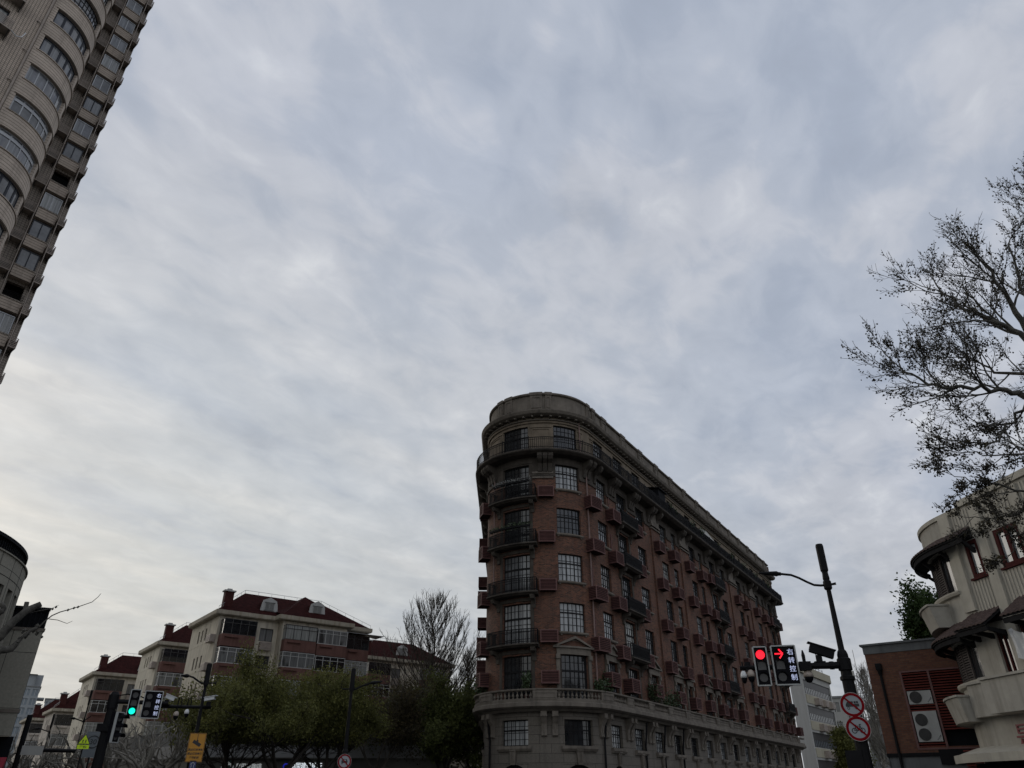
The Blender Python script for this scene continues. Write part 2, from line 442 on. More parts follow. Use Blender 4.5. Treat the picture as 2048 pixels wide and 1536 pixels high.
# ============================================================ the flatiron mansion
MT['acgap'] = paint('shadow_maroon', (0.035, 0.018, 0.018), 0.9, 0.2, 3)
MT['g_cur3'] = glass('glass_over_pale_blind', (0.03, 0.032, 0.035), 0.12, 1.0, (0.42, 0.42, 0.39), fold=3)
MT['g_cur4'] = glass('glass_over_dim_curtain', (0.02, 0.02, 0.022), 0.1, 0.6, (0.16, 0.15, 0.14), fold=12)
def mansion():
    CX, CY, RR = 2.44, 54.0, 4.3
    A = 31.7
    pts = [(CX - RR, CY + 46)]
    n = 46
    for i in range(n + 1):
        t = radians(-90 + i * (148.3) / n); pts.append((CX + RR * sin(t), CY - RR * cos(t)))
    a = radians(A); LEN = 56.0
    pts.append((CX + RR * cos(a) + sin(a) * LEN, CY - RR * sin(a) + cos(a) * LEN))
    P = Path(pts, s0=46 + RR * radians(90))
    sR = RR * radians(58.3); SE = sR + LEN; SL = -(46 + RR * radians(90)) + 0.02
    sLt = -RR * radians(90)
    end = P.P(SE, 0, 0)
    root = thing('apartment_building', 'red brick flatiron apartment block with rounded prow, stone base and maroon louvred boxes', 'building', (CX, CY, 0))
    FL = 3.36
    # ---- openings
    W = []       # (sa, sb, z0, z1, kind)
    cols = [('A', 0.7, 2.45, 'w'), ('B', 4.45, 6.3, 'b'), ('C', 8.35, 10.15, 'w'), ('D', 13.8, 15.45, 'w'), ('E', 16.75, 17.85, 'w'),
            ('F', 21.6, 23.3, 'w'), ('G', 24.4, 25.4, 'w'), ('H', 27.75, 29.5, 'b'), ('I', 31.2, 33.0, 'w'), ('J', 37.5, 39.2, 'w'),
            ('K', 40.3, 41.1, 'w'), ('L', 45.2, 47.0, 'w'), ('M', 48.3, 49.2, 'w'), ('N', 51.3, 53.0, 'b'), ('O', 53.9, 55.0, 'w')]
    ops = []
    for f in range(5):                       # 3F .. 7F
        zt = 9.38 + FL * f
        for nme, x0, x1, k in cols:
            z0 = zt - 1.85 if (k == 'w' and f > 0) else zt - 2.75
            W.append((sR + x0, sR + x1, z0, zt, 'f' if (k == 'b' or f == 0) else 'w', f))
        W.append((0.78, 2.75, zt - 1.88 if f > 0 else zt - 2.75, zt + 0.04, 'w' if f else 'f', f))
        W.append((-3.42, -1.2, zt - 2.75, zt, 'f', f))
        for k in range(6):
            W.append((sLt - 2.6 - 6.0 * k, sLt - 1.2 - 6.0 * k, zt - 1.85, zt, 'w', f))
    brick_ops = [q[:4] for q in W]
    mb = MB(); wall(mb, P, SL, SE, 6.45, 21.95, brick_ops, dep=0.22); mb.build('brick_wall', MT['brick'], root)
    mb = MB(); wall(mb, P, SL, SE, 21.95, 23.44, brick_ops, off=0.04, dep=0.26)
    w7 = sorted((q[0], q[1]) for q in W if q[5] == 4); t0 = SL
    for a_, b_ in w7 + [(SE, SE)]:
        if a_ - t0 > 0.05: sweep(mb, P, t0, a_, [(0.0, 21.85), (0.09, 21.85), (0.12, 22.0), (0.04, 22.05), (0.0, 22.05)])
        t0 = b_
    mb.build('stone_frieze', MT['trimdark'], root)
    # 8F
    T8 = []
    for nme, x0, x1, k in cols:
        T8.append((sR + x0, sR + x1, 24.0 if k == 'b' else 24.3, 26.1))
    T8 += [(0.72, 2.75, 24.0, 26.12), (-3.5, -1.25, 23.85, 26.05)] + [(sLt - 2.6 - 6.0 * k, sLt - 1.2 - 6.0 * k, 24.3, 26.1) for k in range(6)]
    mb = MB(); wall(mb, P, SL, SE, 23.44, 26.9, T8, off=-0.02, dep=0.2)
    sweep(mb, P, SL, SE, [(-0.03, 26.28), (0.08, 26.28), (0.12, 26.4), (0.02, 26.42), (-0.03, 26.42)])
    # framed panels between the windows
    for a0, b0 in ((-0.95, 0.45), (-5.6, -3.75), (2.95, 3.2), (4.5, 4.9)):
        for (x0, x1, y0, y1) in ((a0, b0, 25.75, 25.83), (a0, a0 + 0.07, 23.9, 25.75), (b0 - 0.07, b0, 23.9, 25.75)):
            pbox(mb, P, x0, x1, -0.03, 0.03, y0, y1)
        pbox(mb, P, a0 - 0.12, b0 + 0.12, -0.03, 0.05, 25.9, 26.02)
    for i in range(len(T8) - 10):
        pass
    mb.build('top_storey_wall', MT['render8'], root)
    # stone base 0 .. 6.1
    c0 = sR + 1.75
    base = []
    b2 = [(0.85, 2.92, 4.06, 5.55), (-3.47, -1.45, 4.06, 5.55)]
    for k in range(15):
        c_ = c0 + 3.84 * k
        if c_ < SE - 0.9: b2.append((c_ - 0.85, c_ + 0.85, 4.06, 5.45))
    for k in range(11): b2.append((sLt - 2.6 - 3.84 * k, sLt - 1.0 - 3.84 * k, 4.06, 5.45))
    arches = [(1.78 - 1.25, 1.78 + 1.25), (-2.46 - 1.25, -2.46 + 1.25)] + [(c0 + 3.84 * k - 1.2, c0 + 3.84 * k + 1.2) for k in range(14)] + [(sLt - 3.0 - 3.84 * k, sLt - 0.6 - 3.84 * k) for k in range(10)]
    ops = b2 + [(x, y, 0.3, 3.04) for x, y in arches]
    mb = MB(); wall(mb, P, SL, SE, 0, 6.45, ops, dep=0.3)
    for x, y in arches:                     # spandrels turn the square heads into arches
        c_ = (x + y) / 2; r = (y - x) / 2
        for sg in (-1, 1):
            poly = [(c_ + sg * r, 3.04)]
            K = 7
            arcp = [(c_ + sg * r * cos(q * pi / 2 / K), 3.04 - r + r * sin(q * pi / 2 / K)) for q in range(K + 1)]
            poly += arcp if sg > 0 else arcp
            pplate(mb, P, poly, -0.3, -0.002)
    mb.build('stone_base', MT['stone'], root)
    for x, y in arches:                     # keystones
        mb = MB()
        c_ = (x + y) / 2
        pplate(mb, P, [(c_ - 0.15, 3.02), (c_ + 0.15, 3.02), (c_ + 0.21, 3.78), (c_ - 0.21, 3.78)], 0, 0.16)
        pbox(mb, P, c_ - 0.23, c_ + 0.23, 0, 0.2, 3.78, 3.86)
        for q in (-0.08, 0.0, 0.08): pbox(mb, P, c_ + q - 0.018, c_ + q + 0.018, 0.16, 0.19, 3.15, 3.72)
        mb.build('keystone', MT['trim'], root)
        mb = MB(); pbox(mb, P, x, y, -0.36, -0.31, 0.3, 3.04); mb.build('arch_glazing', MT['g_dark'], root)
    # ---- windows
    mats = ['g_cur', 'g_cur2', 'g_cur3', 'g_mid', 'g_dark', 'g_cur2', 'g_dark', 'g_cur4', 'g_cur']
    rw = random.Random(3)
    for a_, b_, z0, z1, k, f in W:
        far = a_ > sR + 44 or a_ < sLt
        wdt = b_ - a_; nx = max(2, int(round(wdt / 0.34)))
        if a_ < sLt: nx = 3
        g = MT[rw.choice(mats)]
        if f == 4 and k == 'f': g = MT['g_dark']
        if k == 'f' and rw.random() < 0.45: g = MT['g_dark']
        if 0.7 < a_ < 0.8 and f in (1, 2): g = MT['g_cur']
        wo = window(P, a_, b_, z0, z1, nx, 4 if k == 'w' else 6, root, MT['steel'], g, tz=z0 + (z1 - z0) * (0.66 if k == 'w' else 0.64), bar=0.03, fr=0.06, mull=2)
        if k == 'w':
            sills = MB(); sweep(sills, P, a_ - 0.08, b_ + 0.1, [(0, z0 - 0.16), (0.1, z0 - 0.16), (0.16, z0 - 0.09), (0.16, z0), (-0.2, z0 + 0.001), (-0.2, z0 - 0.16)])
            for q in (a_ + 0.02, b_ - 0.12): pbox(sills, P, q, q + 0.1, 0, 0.08, z0 - 0.24, z0 - 0.161)
            sills.build('window_sill', MT['trim'], wo)
    for a_, b_, z0, z1 in T8:
        window(P, a_, b_, z0, z1, max(2, int(round((b_ - a_) / 0.34))), 5, root, MT['steel'], MT[rw.choice(['g_dark', 'g_cur2', 'g_mid', 'g_cur'])], off=-0.2, tz=z0 + (z1 - z0) * 0.62, bar=0.03, fr=0.06)
    for a_, b_, z0, z1 in b2:
        wo = window(P, a_, b_, z0, z1, max(2, int(round((b_ - a_) / 0.34))), 4, root, MT['steel'], MT[rw.choice(['g_cur2', 'g_dark', 'g_cur'])], off=-0.24, tz=z0 + (z1 - z0) * 0.6, bar=0.028, fr=0.06)
        sills = MB(); sweep(sills, P, a_ - 0.22, b_ + 0.22, [(0, z0 - 0.3), (0.1, z0 - 0.3), (0.2, z0 - 0.16), (0.2, z0), (-0.24, z0 + 0.001), (-0.24, z0 - 0.3)])
        sills.build('window_sill', MT['trim'], wo)
    # ---- terrace slab with balustrade (over the base)
    mb = MB()
    sweep(mb, P, SL, SE - 0.3, [(0, 5.98), (0.35, 5.98), (0.5, 6.1), (0.7, 6.16), (0.84, 6.24), (0.84, 6.46), (0.74, 6.5), (0.74, 6.62), (0.0, 6.62)])
    mb.build('terrace_slab', MT['trim'], root)
    mb = MB()
    sweep(mb, P, SL, SE - 0.35, [(0.46, 7.14), (0.72, 7.14), (0.78, 7.19), (0.78, 7.27), (0.44, 7.27), (0.44, 7.19)])
    sweep(mb, P, SL, SE - 0.35, [(0.48, 6.62), (0.72, 6.62), (0.72, 6.7), (0.48, 6.7)])
    peds = [(-0.98, 0.33), (3.12, 4.32), (-4.92, -3.63)]
    q = sR + 2.25
    while q < SE - 1.5: peds.append((q - 0.1, q + 0.95)); q += 3.84
    q = sLt - 3.0
    while q > SL + 1: peds.append((q - 0.5, q + 0.5)); q -= 3.84
    for x, y in peds:
        pbox(mb, P, x, y, 0.42, 0.76, 6.62, 7.15)
        for (u0, u1, v0, v1) in ((x + 0.08, y - 0.08, 7.0, 7.05), (x + 0.08, y - 0.08, 6.72, 6.77), (x + 0.08, x + 0.13, 6.77, 7.0), (y - 0.13, y - 0.08, 6.77, 7.0)):
            pbox(mb, P, u0, u1, 0.755, 0.79, v0, v1)
    peds.sort()
    for (x0, x1), (y0, y1) in zip(peds, peds[1:]):
        g0, g1 = x1, y0
        if g1 - g0 < 0.3: continue
        if g0 > sR + 10.5:                   # far spans are solid recessed panels
            pbox(mb, P, g0, g1, 0.52, 0.66, 6.7, 7.14)
            mid = (g0 + g1) / 2
            pbox(mb, P, g0 + 0.1, g1 - 0.1, 0.655, 0.70, 6.98, 7.03); pbox(mb, P, g0 + 0.1, g1 - 0.1, 0.655, 0.70, 6.78, 6.83)
            continue
        nb = max(3, int((g1 - g0) / 0.25))
        for i in range(nb):
            t = g0 + (g1 - g0) * (i + 0.5) / nb
            c_ = P.P(t, 0.6, 0)
            mb.lathe((c_.x, c_.y, 6.70), [(0.085, 0), (0.085, 0.03), (0.045, 0.06), (0.095, 0.15), (0.085, 0.2), (0.045, 0.30), (0.035, 0.36), (0.06, 0.38), (0.06, 0.45)], 7)
    mb.build('stone_balustrade', MT['trim'], root)
    # consoles under terrace
    def console(mb, s, wd, zt, h, dp):
        pr = [(0, zt - h), (0.10, zt - h), (0.16, zt - h + 0.06), (0.13, zt - h * 0.72), (0.2, zt - h * 0.5), (dp * 0.8, zt - h * 0.28), (dp, zt - h * 0.16), (dp, zt), (0, zt)]
        sweep(mb, P, s - wd / 2, s + wd / 2, pr)
        pbox(mb, P, s - wd / 2 - 0.03, s + wd / 2 + 0.03, 0, dp + 0.03, zt - 0.3, zt - 0.26)
        pbox(mb, P, s - wd * 0.12, s + wd * 0.12, 0.02, 0.18, zt - h * 0.86, zt - h * 0.5)
    cons = [(-0.42), (0.24), (3.72), (4.4), (-4.95), (-4.3)]
    q = sR + 3.35
    while q < SE - 0.6: cons += [q, q + 0.62]; q += 3.84
    q = sLt - 3.2
    while q > SL + 1: cons += [q, q + 0.62]; q -= 3.84
    for q in cons: mb = MB(); console(mb, q, 0.34, 5.98, 1.4, 0.5); mb.build('terrace_console', MT['trim'], root)
    # ---- pediments of the 3rd floor
    peds3 = [(1.73, 1.48)] + [(sR + (x0 + x1) / 2, (x1 - x0) / 2 + 0.45) for n_, x0, x1, k in cols if k == 'w']
    for c_, hw in peds3:
        mb = MB()
        zb = 9.42
        pbox(mb, P, c_ - hw + 0.22, c_ + hw - 0.22, 0.0, 0.12, zb, 9.82)
        pbox(mb, P, c_ - hw, c_ + hw, 0, 0.24, 9.82, 9.93)
        rise = 0.55
        pplate(mb, P, [(c_ - hw + 0.1, 9.93), (c_ + hw - 0.1, 9.93), (c_, 9.93 + rise)], 0, 0.08)
        for sg in (-1, 1):
            pl = [(c_ + sg * hw, 9.93), (c_ + sg * (hw - 0.28), 9.93), (c_, 9.93 + rise - 0.06), (c_, 9.93 + rise + 0.1)]
            if sg > 0: pl = pl[::-1]
            pplate(mb, P, pl, 0.0, 0.24)
        for sg in (-1, 1):
            x = c_ + sg * (hw - 0.3); pbox(mb, P, x - 0.12, x + 0.12, 0, 0.1, 6.62, zb); pbox(mb, P, x - 0.14, x + 0.14, 0.0, 0.2, zb - 0.28, zb)
        mb.build('window_pediment', MT['trim'], root)
    # jamb surrounds of the balcony windows
    for a_, b_, z0, z1, k, f in W:
        if k == 'f' and not (sLt > a_):
            mb = MB()
            pbox(mb, P, a_ - 0.24, a_ - 0.02, 0, 0.05, z0, z1 + 0.12); pbox(mb, P, b_ + 0.02, b_ + 0.24, 0, 0.05, z0, z1 + 0.12)
            pbox(mb, P, a_ - 0.3, b_ + 0.3, 0, 0.08, z1 + 0.12, z1 + 0.34)
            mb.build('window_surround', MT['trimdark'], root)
    # ---- iron balconies, 4F..7F
    def balcony(sa, sb, zf, dp, stone=False):
        b = MB()
        sweep(b, P, sa, sb, [(0, zf - 0.2), (dp - 0.22, zf - 0.2), (dp - 0.12, zf - 0.13), (dp, zf - 0.09), (dp, zf), (0, zf)])
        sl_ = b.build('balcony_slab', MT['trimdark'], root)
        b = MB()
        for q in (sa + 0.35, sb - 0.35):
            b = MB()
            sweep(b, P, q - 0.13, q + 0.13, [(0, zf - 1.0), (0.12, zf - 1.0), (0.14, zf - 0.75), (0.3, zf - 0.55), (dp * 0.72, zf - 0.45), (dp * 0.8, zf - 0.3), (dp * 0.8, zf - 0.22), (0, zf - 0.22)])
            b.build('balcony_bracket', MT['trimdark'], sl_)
        b = MB(); o = dp - 0.07; zt = zf + 0.92
        for z_, hh in ((zt, 0.05), (zf + 0.12, 0.04), (zt - 0.16, 0.03)):
            pbox(b, P, sa + 0.05, sb - 0.05, o - 0.02, o + 0.02, z_ - hh, z_)
            for q in (sa + 0.05, sb - 0.09): pbox(b, P, q, q + 0.04, 0.02, o - 0.021, z_ - hh, z_)
        nb = int((sb - sa) / 0.10)
        for i in range(nb + 1):
            t = sa + 0.07 + (sb - sa - 0.14) * i / nb; c_ = P.P(t, o, 0)
            b.box((c_.x, c_.y, (zf + zt) / 2), (0.034, 0.034, zt - zf), P.ang(t))
        for q in (sa + 0.07, sb - 0.07):
            for j in range(1, 7):
                c_ = P.P(q, o * j / 7, 0); b.box((c_.x, c_.y, (zf + zt) / 2), (0.034, 0.034, zt - zf), P.ang(q))
        b.build('balcony_railing', MT['iron'], root)
    for f in range(1, 5):
        zf = 9.38 + FL * f - 2.72
        balcony(-4.15, -0.62, zf, 0.85)
        for n_, x0, x1, k in cols:
            if k == 'b': c_ = sR + (x0 + x1) / 2; balcony(c_ - 1.65, c_ + 1.65, zf, 0.8)
    # ---- maroon louvred boxes
    def acbox(t, z, wd=1.3, h=0.92, dp=0.72):
        b = MB()
        # frame edges
        e = 0.055
        for z_ in (z, z + h - e):
            pbox(b, P, t, t + wd, dp - e, dp, z_, z_ + e, 1)
            for q in (t, t + wd - e): pbox(b, P, q, q + e, 0, dp - e, z_, z_ + e, 1)
        for q in (t, t + wd - e): pbox(b, P, q, q + e, dp - e, dp, z + e, z + h - e, 1)
        nl = 7
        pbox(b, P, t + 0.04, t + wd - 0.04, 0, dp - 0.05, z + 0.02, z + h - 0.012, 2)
        for i in range(nl):
            zc = z + e + (h - 2 * e) * (i + 0.5) / nl
            pbox(b, P, t + e, t + wd - e, dp - 0.046, dp - 0.012, zc - 0.026, zc + 0.018, 0)
            pbox(b, P, t + 0.008, t + 0.034, 0.02, dp - e, zc - 0.026, zc + 0.018, 0)
            pbox(b, P, t + wd - 0.034, t + wd - 0.008, 0.02, dp - e, zc - 0.026, zc + 0.018, 0)
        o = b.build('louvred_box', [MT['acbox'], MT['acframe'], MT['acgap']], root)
        return o
    rights = [0.1, 3.45, 8.0, 13.0, 16.75, 20.75, 24.5, 27.1, 31.0, 36.7, 40.2, 44.6, 48.4, 51.0, 54.9]
    rb = random.Random(5)
    cnt = 0
    for f in range(5):
        zt = 9.38 + FL * f
        zb = zt - 2.98 - 0.12 if f else 7.62
        for i, r_ in enumerate(rights):
            zz_ = zb + rb.uniform(-0.08, 0.1)
            if f == 0: r_ = r_ + 1.2
            if f == 4 and r_ in (31.0, 27.1): zz_ += 0.25
            if f in (1, 2) and r_ == 51.0: continue
            acbox(sR + r_ - 1.3, zz_ + (0.1 if f else 0), rb.choice([1.25, 1.3, 1.35])); cnt += 1
        acbox(-0.52, 13.4 + FL * (f - 2) + (0.05 if f else 0.9), 1.06, 0.8, 0.5)
        acbox(sLt + 0.55, zb + 0.1, 1.1, 0.9, 0.7); acbox(sLt - 2.4, zb + 0.95, 1.2, 0.85, 0.72)
        acbox(sLt - 8.9, zb + 0.35, 1.2, 0.85, 1.0)
    # ---- top balcony slab, railing, brackets
    mb = MB()
    sweep(mb, P, SL, SE + 0.4, [(0, 23.44), (0.72, 23.44), (0.86, 23.5), (1.0, 23.56), (1.06, 23.62), (1.06, 23.72), (0.98, 23.76), (-0.02, 23.76)])
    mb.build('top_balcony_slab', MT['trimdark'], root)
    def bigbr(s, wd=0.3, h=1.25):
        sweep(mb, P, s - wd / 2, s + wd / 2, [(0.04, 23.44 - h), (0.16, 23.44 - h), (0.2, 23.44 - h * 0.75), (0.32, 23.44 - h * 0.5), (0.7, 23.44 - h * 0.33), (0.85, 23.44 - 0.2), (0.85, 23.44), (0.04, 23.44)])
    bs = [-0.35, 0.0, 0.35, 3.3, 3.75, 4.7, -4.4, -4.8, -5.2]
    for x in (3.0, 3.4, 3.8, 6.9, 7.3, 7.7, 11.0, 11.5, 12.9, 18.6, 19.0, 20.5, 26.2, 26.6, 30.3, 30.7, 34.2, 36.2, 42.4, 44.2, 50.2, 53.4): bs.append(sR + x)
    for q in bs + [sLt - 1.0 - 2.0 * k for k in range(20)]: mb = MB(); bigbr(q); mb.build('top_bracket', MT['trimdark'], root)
    for x0, x1 in ((sR + 11.4, sR + 13.2), (sR + 18.6, sR + 20.8), (sR + 34.2, sR + 36.6), (sR + 42.3, sR + 44.6)):
        mb = MB(); pbox(mb, P, x0, x1, 0.0, 0.22, 22.15, 23.3); pbox(mb, P, x0 - 0.08, x1 + 0.08, 0, 0.3, 22.0, 22.16); pbox(mb, P, x0 - 0.05, x1 + 0.05, 0, 0.26, 21.75, 21.86)
        pbox(mb, P, x0 + 0.03, x1 - 0.03, 0.0, 0.14, 6.62, 21.75, 1)
        mb.build('pilaster', [MT['trim'], MT['brick']], root)
    mb = MB()
    sweep(mb, P, -0.95, 0.6, [(0, 21.72), (0.1, 21.72), (0.1, 21.84), (0.05, 21.88), (0.05, 22.08), (0.12, 22.1), (0.12, 22.24), (0, 22.24)])
    mb.build('prow_string_course', MT['trim'], root)
    mb = MB(); o = 0.98; z0, z1 = 23.76, 24.66
    for z_, hh, tk in ((z1, 0.05, 0.05), (z0 + 0.12, 0.035, 0.035), (z1 - 0.17, 0.03, 0.03)):
        pbox(mb, P, SL, SE + 0.35, o - tk / 2, o + tk / 2, z_ - hh, z_)
    t = -22.0; i = 0
    while t < SE + 0.3:
        c_ = P.P(t, o, 0); wd = 0.055 if i % 14 == 0 else 0.03
        mb.box((c_.x, c_.y, (z0 + z1) / 2 + (0.04 if wd > 0.03 else 0)), (wd, wd, z1 - z0 + (0.08 if wd > 0.03 else -0.01)), P.ang(t))
        t += 0.125; i += 1
    mb.build('top_railing', MT['iron'], root)
    # ---- cornice, modillions, parapet
    mb = MB()
    sweep(mb, P, SL, SE + 0.1, [(-0.02, 26.777), (0.3, 26.777), (0.5, 26.86), (0.56, 26.9), (0.62, 27.02), (0.66, 27.1), (0.66, 27.16), (0.1, 27.24), (-0.3, 27.24), (-0.3, 26.9)])
    sweep(mb, P, SL, SE, [(-0.02, 26.5), (0.1, 26.5), (0.14, 26.58), (-0.02, 26.6)])
    mb.build('cornice', MT['trim'], root)
    t = -7.5; nmod = 0
    while t < SE and nmod < 100:
        mb = MB(); pbox(mb, P, t, t + 0.15, -0.02, 0.40, 26.68, 26.776); mb.build('modillion', MT['trim'], root); t += 0.66; nmod += 1
    mb = MB()
    sweep(mb, P, SL, SE - 0.2, [(-0.32, 27.1), (-0.12, 27.1), (-0.12, 28.75), (-0.32, 28.75)])
    sweep(mb, P, SL, SE - 0.15, [(-0.36, 28.75), (-0.02, 28.75), (0.05, 28.80), (0.05, 28.90), (-0.02, 28.92), (-0.02, 28.97), (-0.36, 28.99)])
    sweep(mb, P, SL, SE - 0.2, [(-0.12, 27.2), (0.0, 27.2), (-0.05, 27.42), (-0.12, 27.42)])
    ps = [(-1.05, -0.1), (0.15, 0.65), (-3.3, -2.6), (-4.2, -3.6), (4.2, 4.7), (5.2, 5.7)]
    for k in range(14): ps += [(sR + 2.6 + 3.9 * k, sR + 3.5 + 3.9 * k)]
    for x, y in ps:
        pbox(mb, P, x, y, -0.13, 0.0, 27.3, 28.75); pbox(mb, P, x - 0.04, y + 0.04, -0.2, 0.07, 28.74, 28.985)
        for (u0, u1, v0, v1) in ((x + 0.1, y - 0.1, 28.5, 28.56), (x + 0.1, y - 0.1, 27.6, 27.66), (x + 0.1, x + 0.15, 27.66, 28.5), (y - 0.15, y - 0.1, 27.66, 28.5)):
            pbox(mb, P, u0, u1, -0.005, 0.05, v0, v1)
    mb.build('parapet', MT['trim'], root)
    # roof deck + back and end walls
    mb = MB()
    pl = [P.P(t, -0.3, 27.3) for t in P.brk(SL, SE - 0.2)]
    mb.face(pl)
    e0 = P.P(SE, 0, 0); l0 = P.P(SL, 0, 0)
    mb.build('roof_deck', MT['concrete'], root)
    mb = MB(); Q = Path([(e0.x, e0.y), (l0.x + 0.01, l0.y + 14), (l0.x, l0.y)])
    tot = Q.L[-1]
    wall(mb, Q, 0, tot, 0, 28.7, [(k * 4.0 + 2, k * 4.0 + 3.4, 4 + 3.36 * j, 5.8 + 3.36 * j) for k in range(8) for j in range(7)], dep=0.2)
    pbox(mb, Q, 0.02, tot - 0.02, -0.5, -0.22, 0, 27.3)
    mb.build('rear_wall', MT['brick'], root)
    # ---- pipes
    for t, z0_, z1_, r_ in ((3.45, 6.7, 23.3, 0.06), (-4.35, 13.0, 23.3, 0.05)):
        b = MB(); b.tube([P.P(t, 0.12, z0_), P.P(t, 0.12, z1_)], r_, 7)
        z_ = z0_ + 1
        while z_ < z1_: c_ = P.P(t, 0.12, z_); b.lathe(c_, [(r_ + 0.02, -0.04), (r_ + 0.02, 0.04)], 7); z_ += 1.9
        b.build('downpipe', MT['pipe'], root)
    b = MB(); b.tube([P.P(2.95, 0.1, 24.0), P.P(2.95, 0.1, 26.7)], 0.05, 6); b.build('downpipe', MT['pipe'], root)
    for t in (3.95, -4.65, sR + 6.3, sR + 9.9, sR + 13.9):
        b = MB(); b.tube([P.P(t, 0.1, 0.2), P.P(t, 0.1, 4.4), P.P(t + 0.02, 0.3, 5.9)], 0.065, 7); b.build('downpipe', MT['iron'], root)
    rp = random.Random(9)
    for f in range(1, 5):
        for x in (-0.35, 3.1, 7.0, 12.6, 20.4, 30.8, 36.0, 44.0):
            if rp.random() < 0.3: continue
            t = sR + x - 0.3; z_ = 9.38 + FL * f - 2.0
            b = MB(); b.tube([P.P(t, 0.05, z_), P.P(t, 0.05, z_ + rp.uniform(0.8, 1.7))], 0.04, 5); b.build('wall_conduit', MT['acframe'], root)
    return P, sR, root
MP, MSR, MROOT = mansion()
# ============================================================ tiled tower on the left
MT['tile'] = brickmat('beige_facade_tile', (0.60, 0.50, 0.41), (0.52, 0.435, 0.355), (0.17, 0.145, 0.12), bw=0.17, bh=0.15, mw=0.018, offset=0.0, stain=0.2, bump=0.3, blotch=0.15, darkc=(0.16, 0.14, 0.12))
MT['tileband'] = brickmat('beige_banded_tile', (0.61, 0.515, 0.425), (0.54, 0.455, 0.375), (0.17, 0.145, 0.122), bw=40.0, bh=0.235, mw=0.022, offset=0.0, stain=0.55, bump=0.4, blotch=0.35, darkc=(0.18, 0.16, 0.14))
MT['tilewing'] = brickmat('grey_brown_tile', (0.38, 0.33, 0.28), (0.33, 0.285, 0.24), (0.11, 0.095, 0.08), bw=0.22, bh=0.20, mw=0.018, offset=0.0, stain=0.4, bump=0.3, blotch=0.25, darkc=(0.10, 0.09, 0.08))
MT['alu'] = paint('aluminium_frame', (0.33, 0.34, 0.35), 0.4, 0.15, 3, metal=0.3)
MT['navy'] = paint('navy_window_frame', (0.028, 0.032, 0.042), 0.6, 0.2, 4, spec=0.25)
MT['g_tower'] = glass('tower_glass', (0.13, 0.135, 0.15), 0.06, 0.3, (0.22, 0.23, 0.24))
MT['g_tower2'] = glass('tower_glass_light', (0.14, 0.15, 0.155), 0.08, 0.9, (0.33, 0.34, 0.33))
MT['rack'] = paint('beige_metal_rack', (0.33, 0.28, 0.24), 0.6, 0.2, 3, spec=0.3)
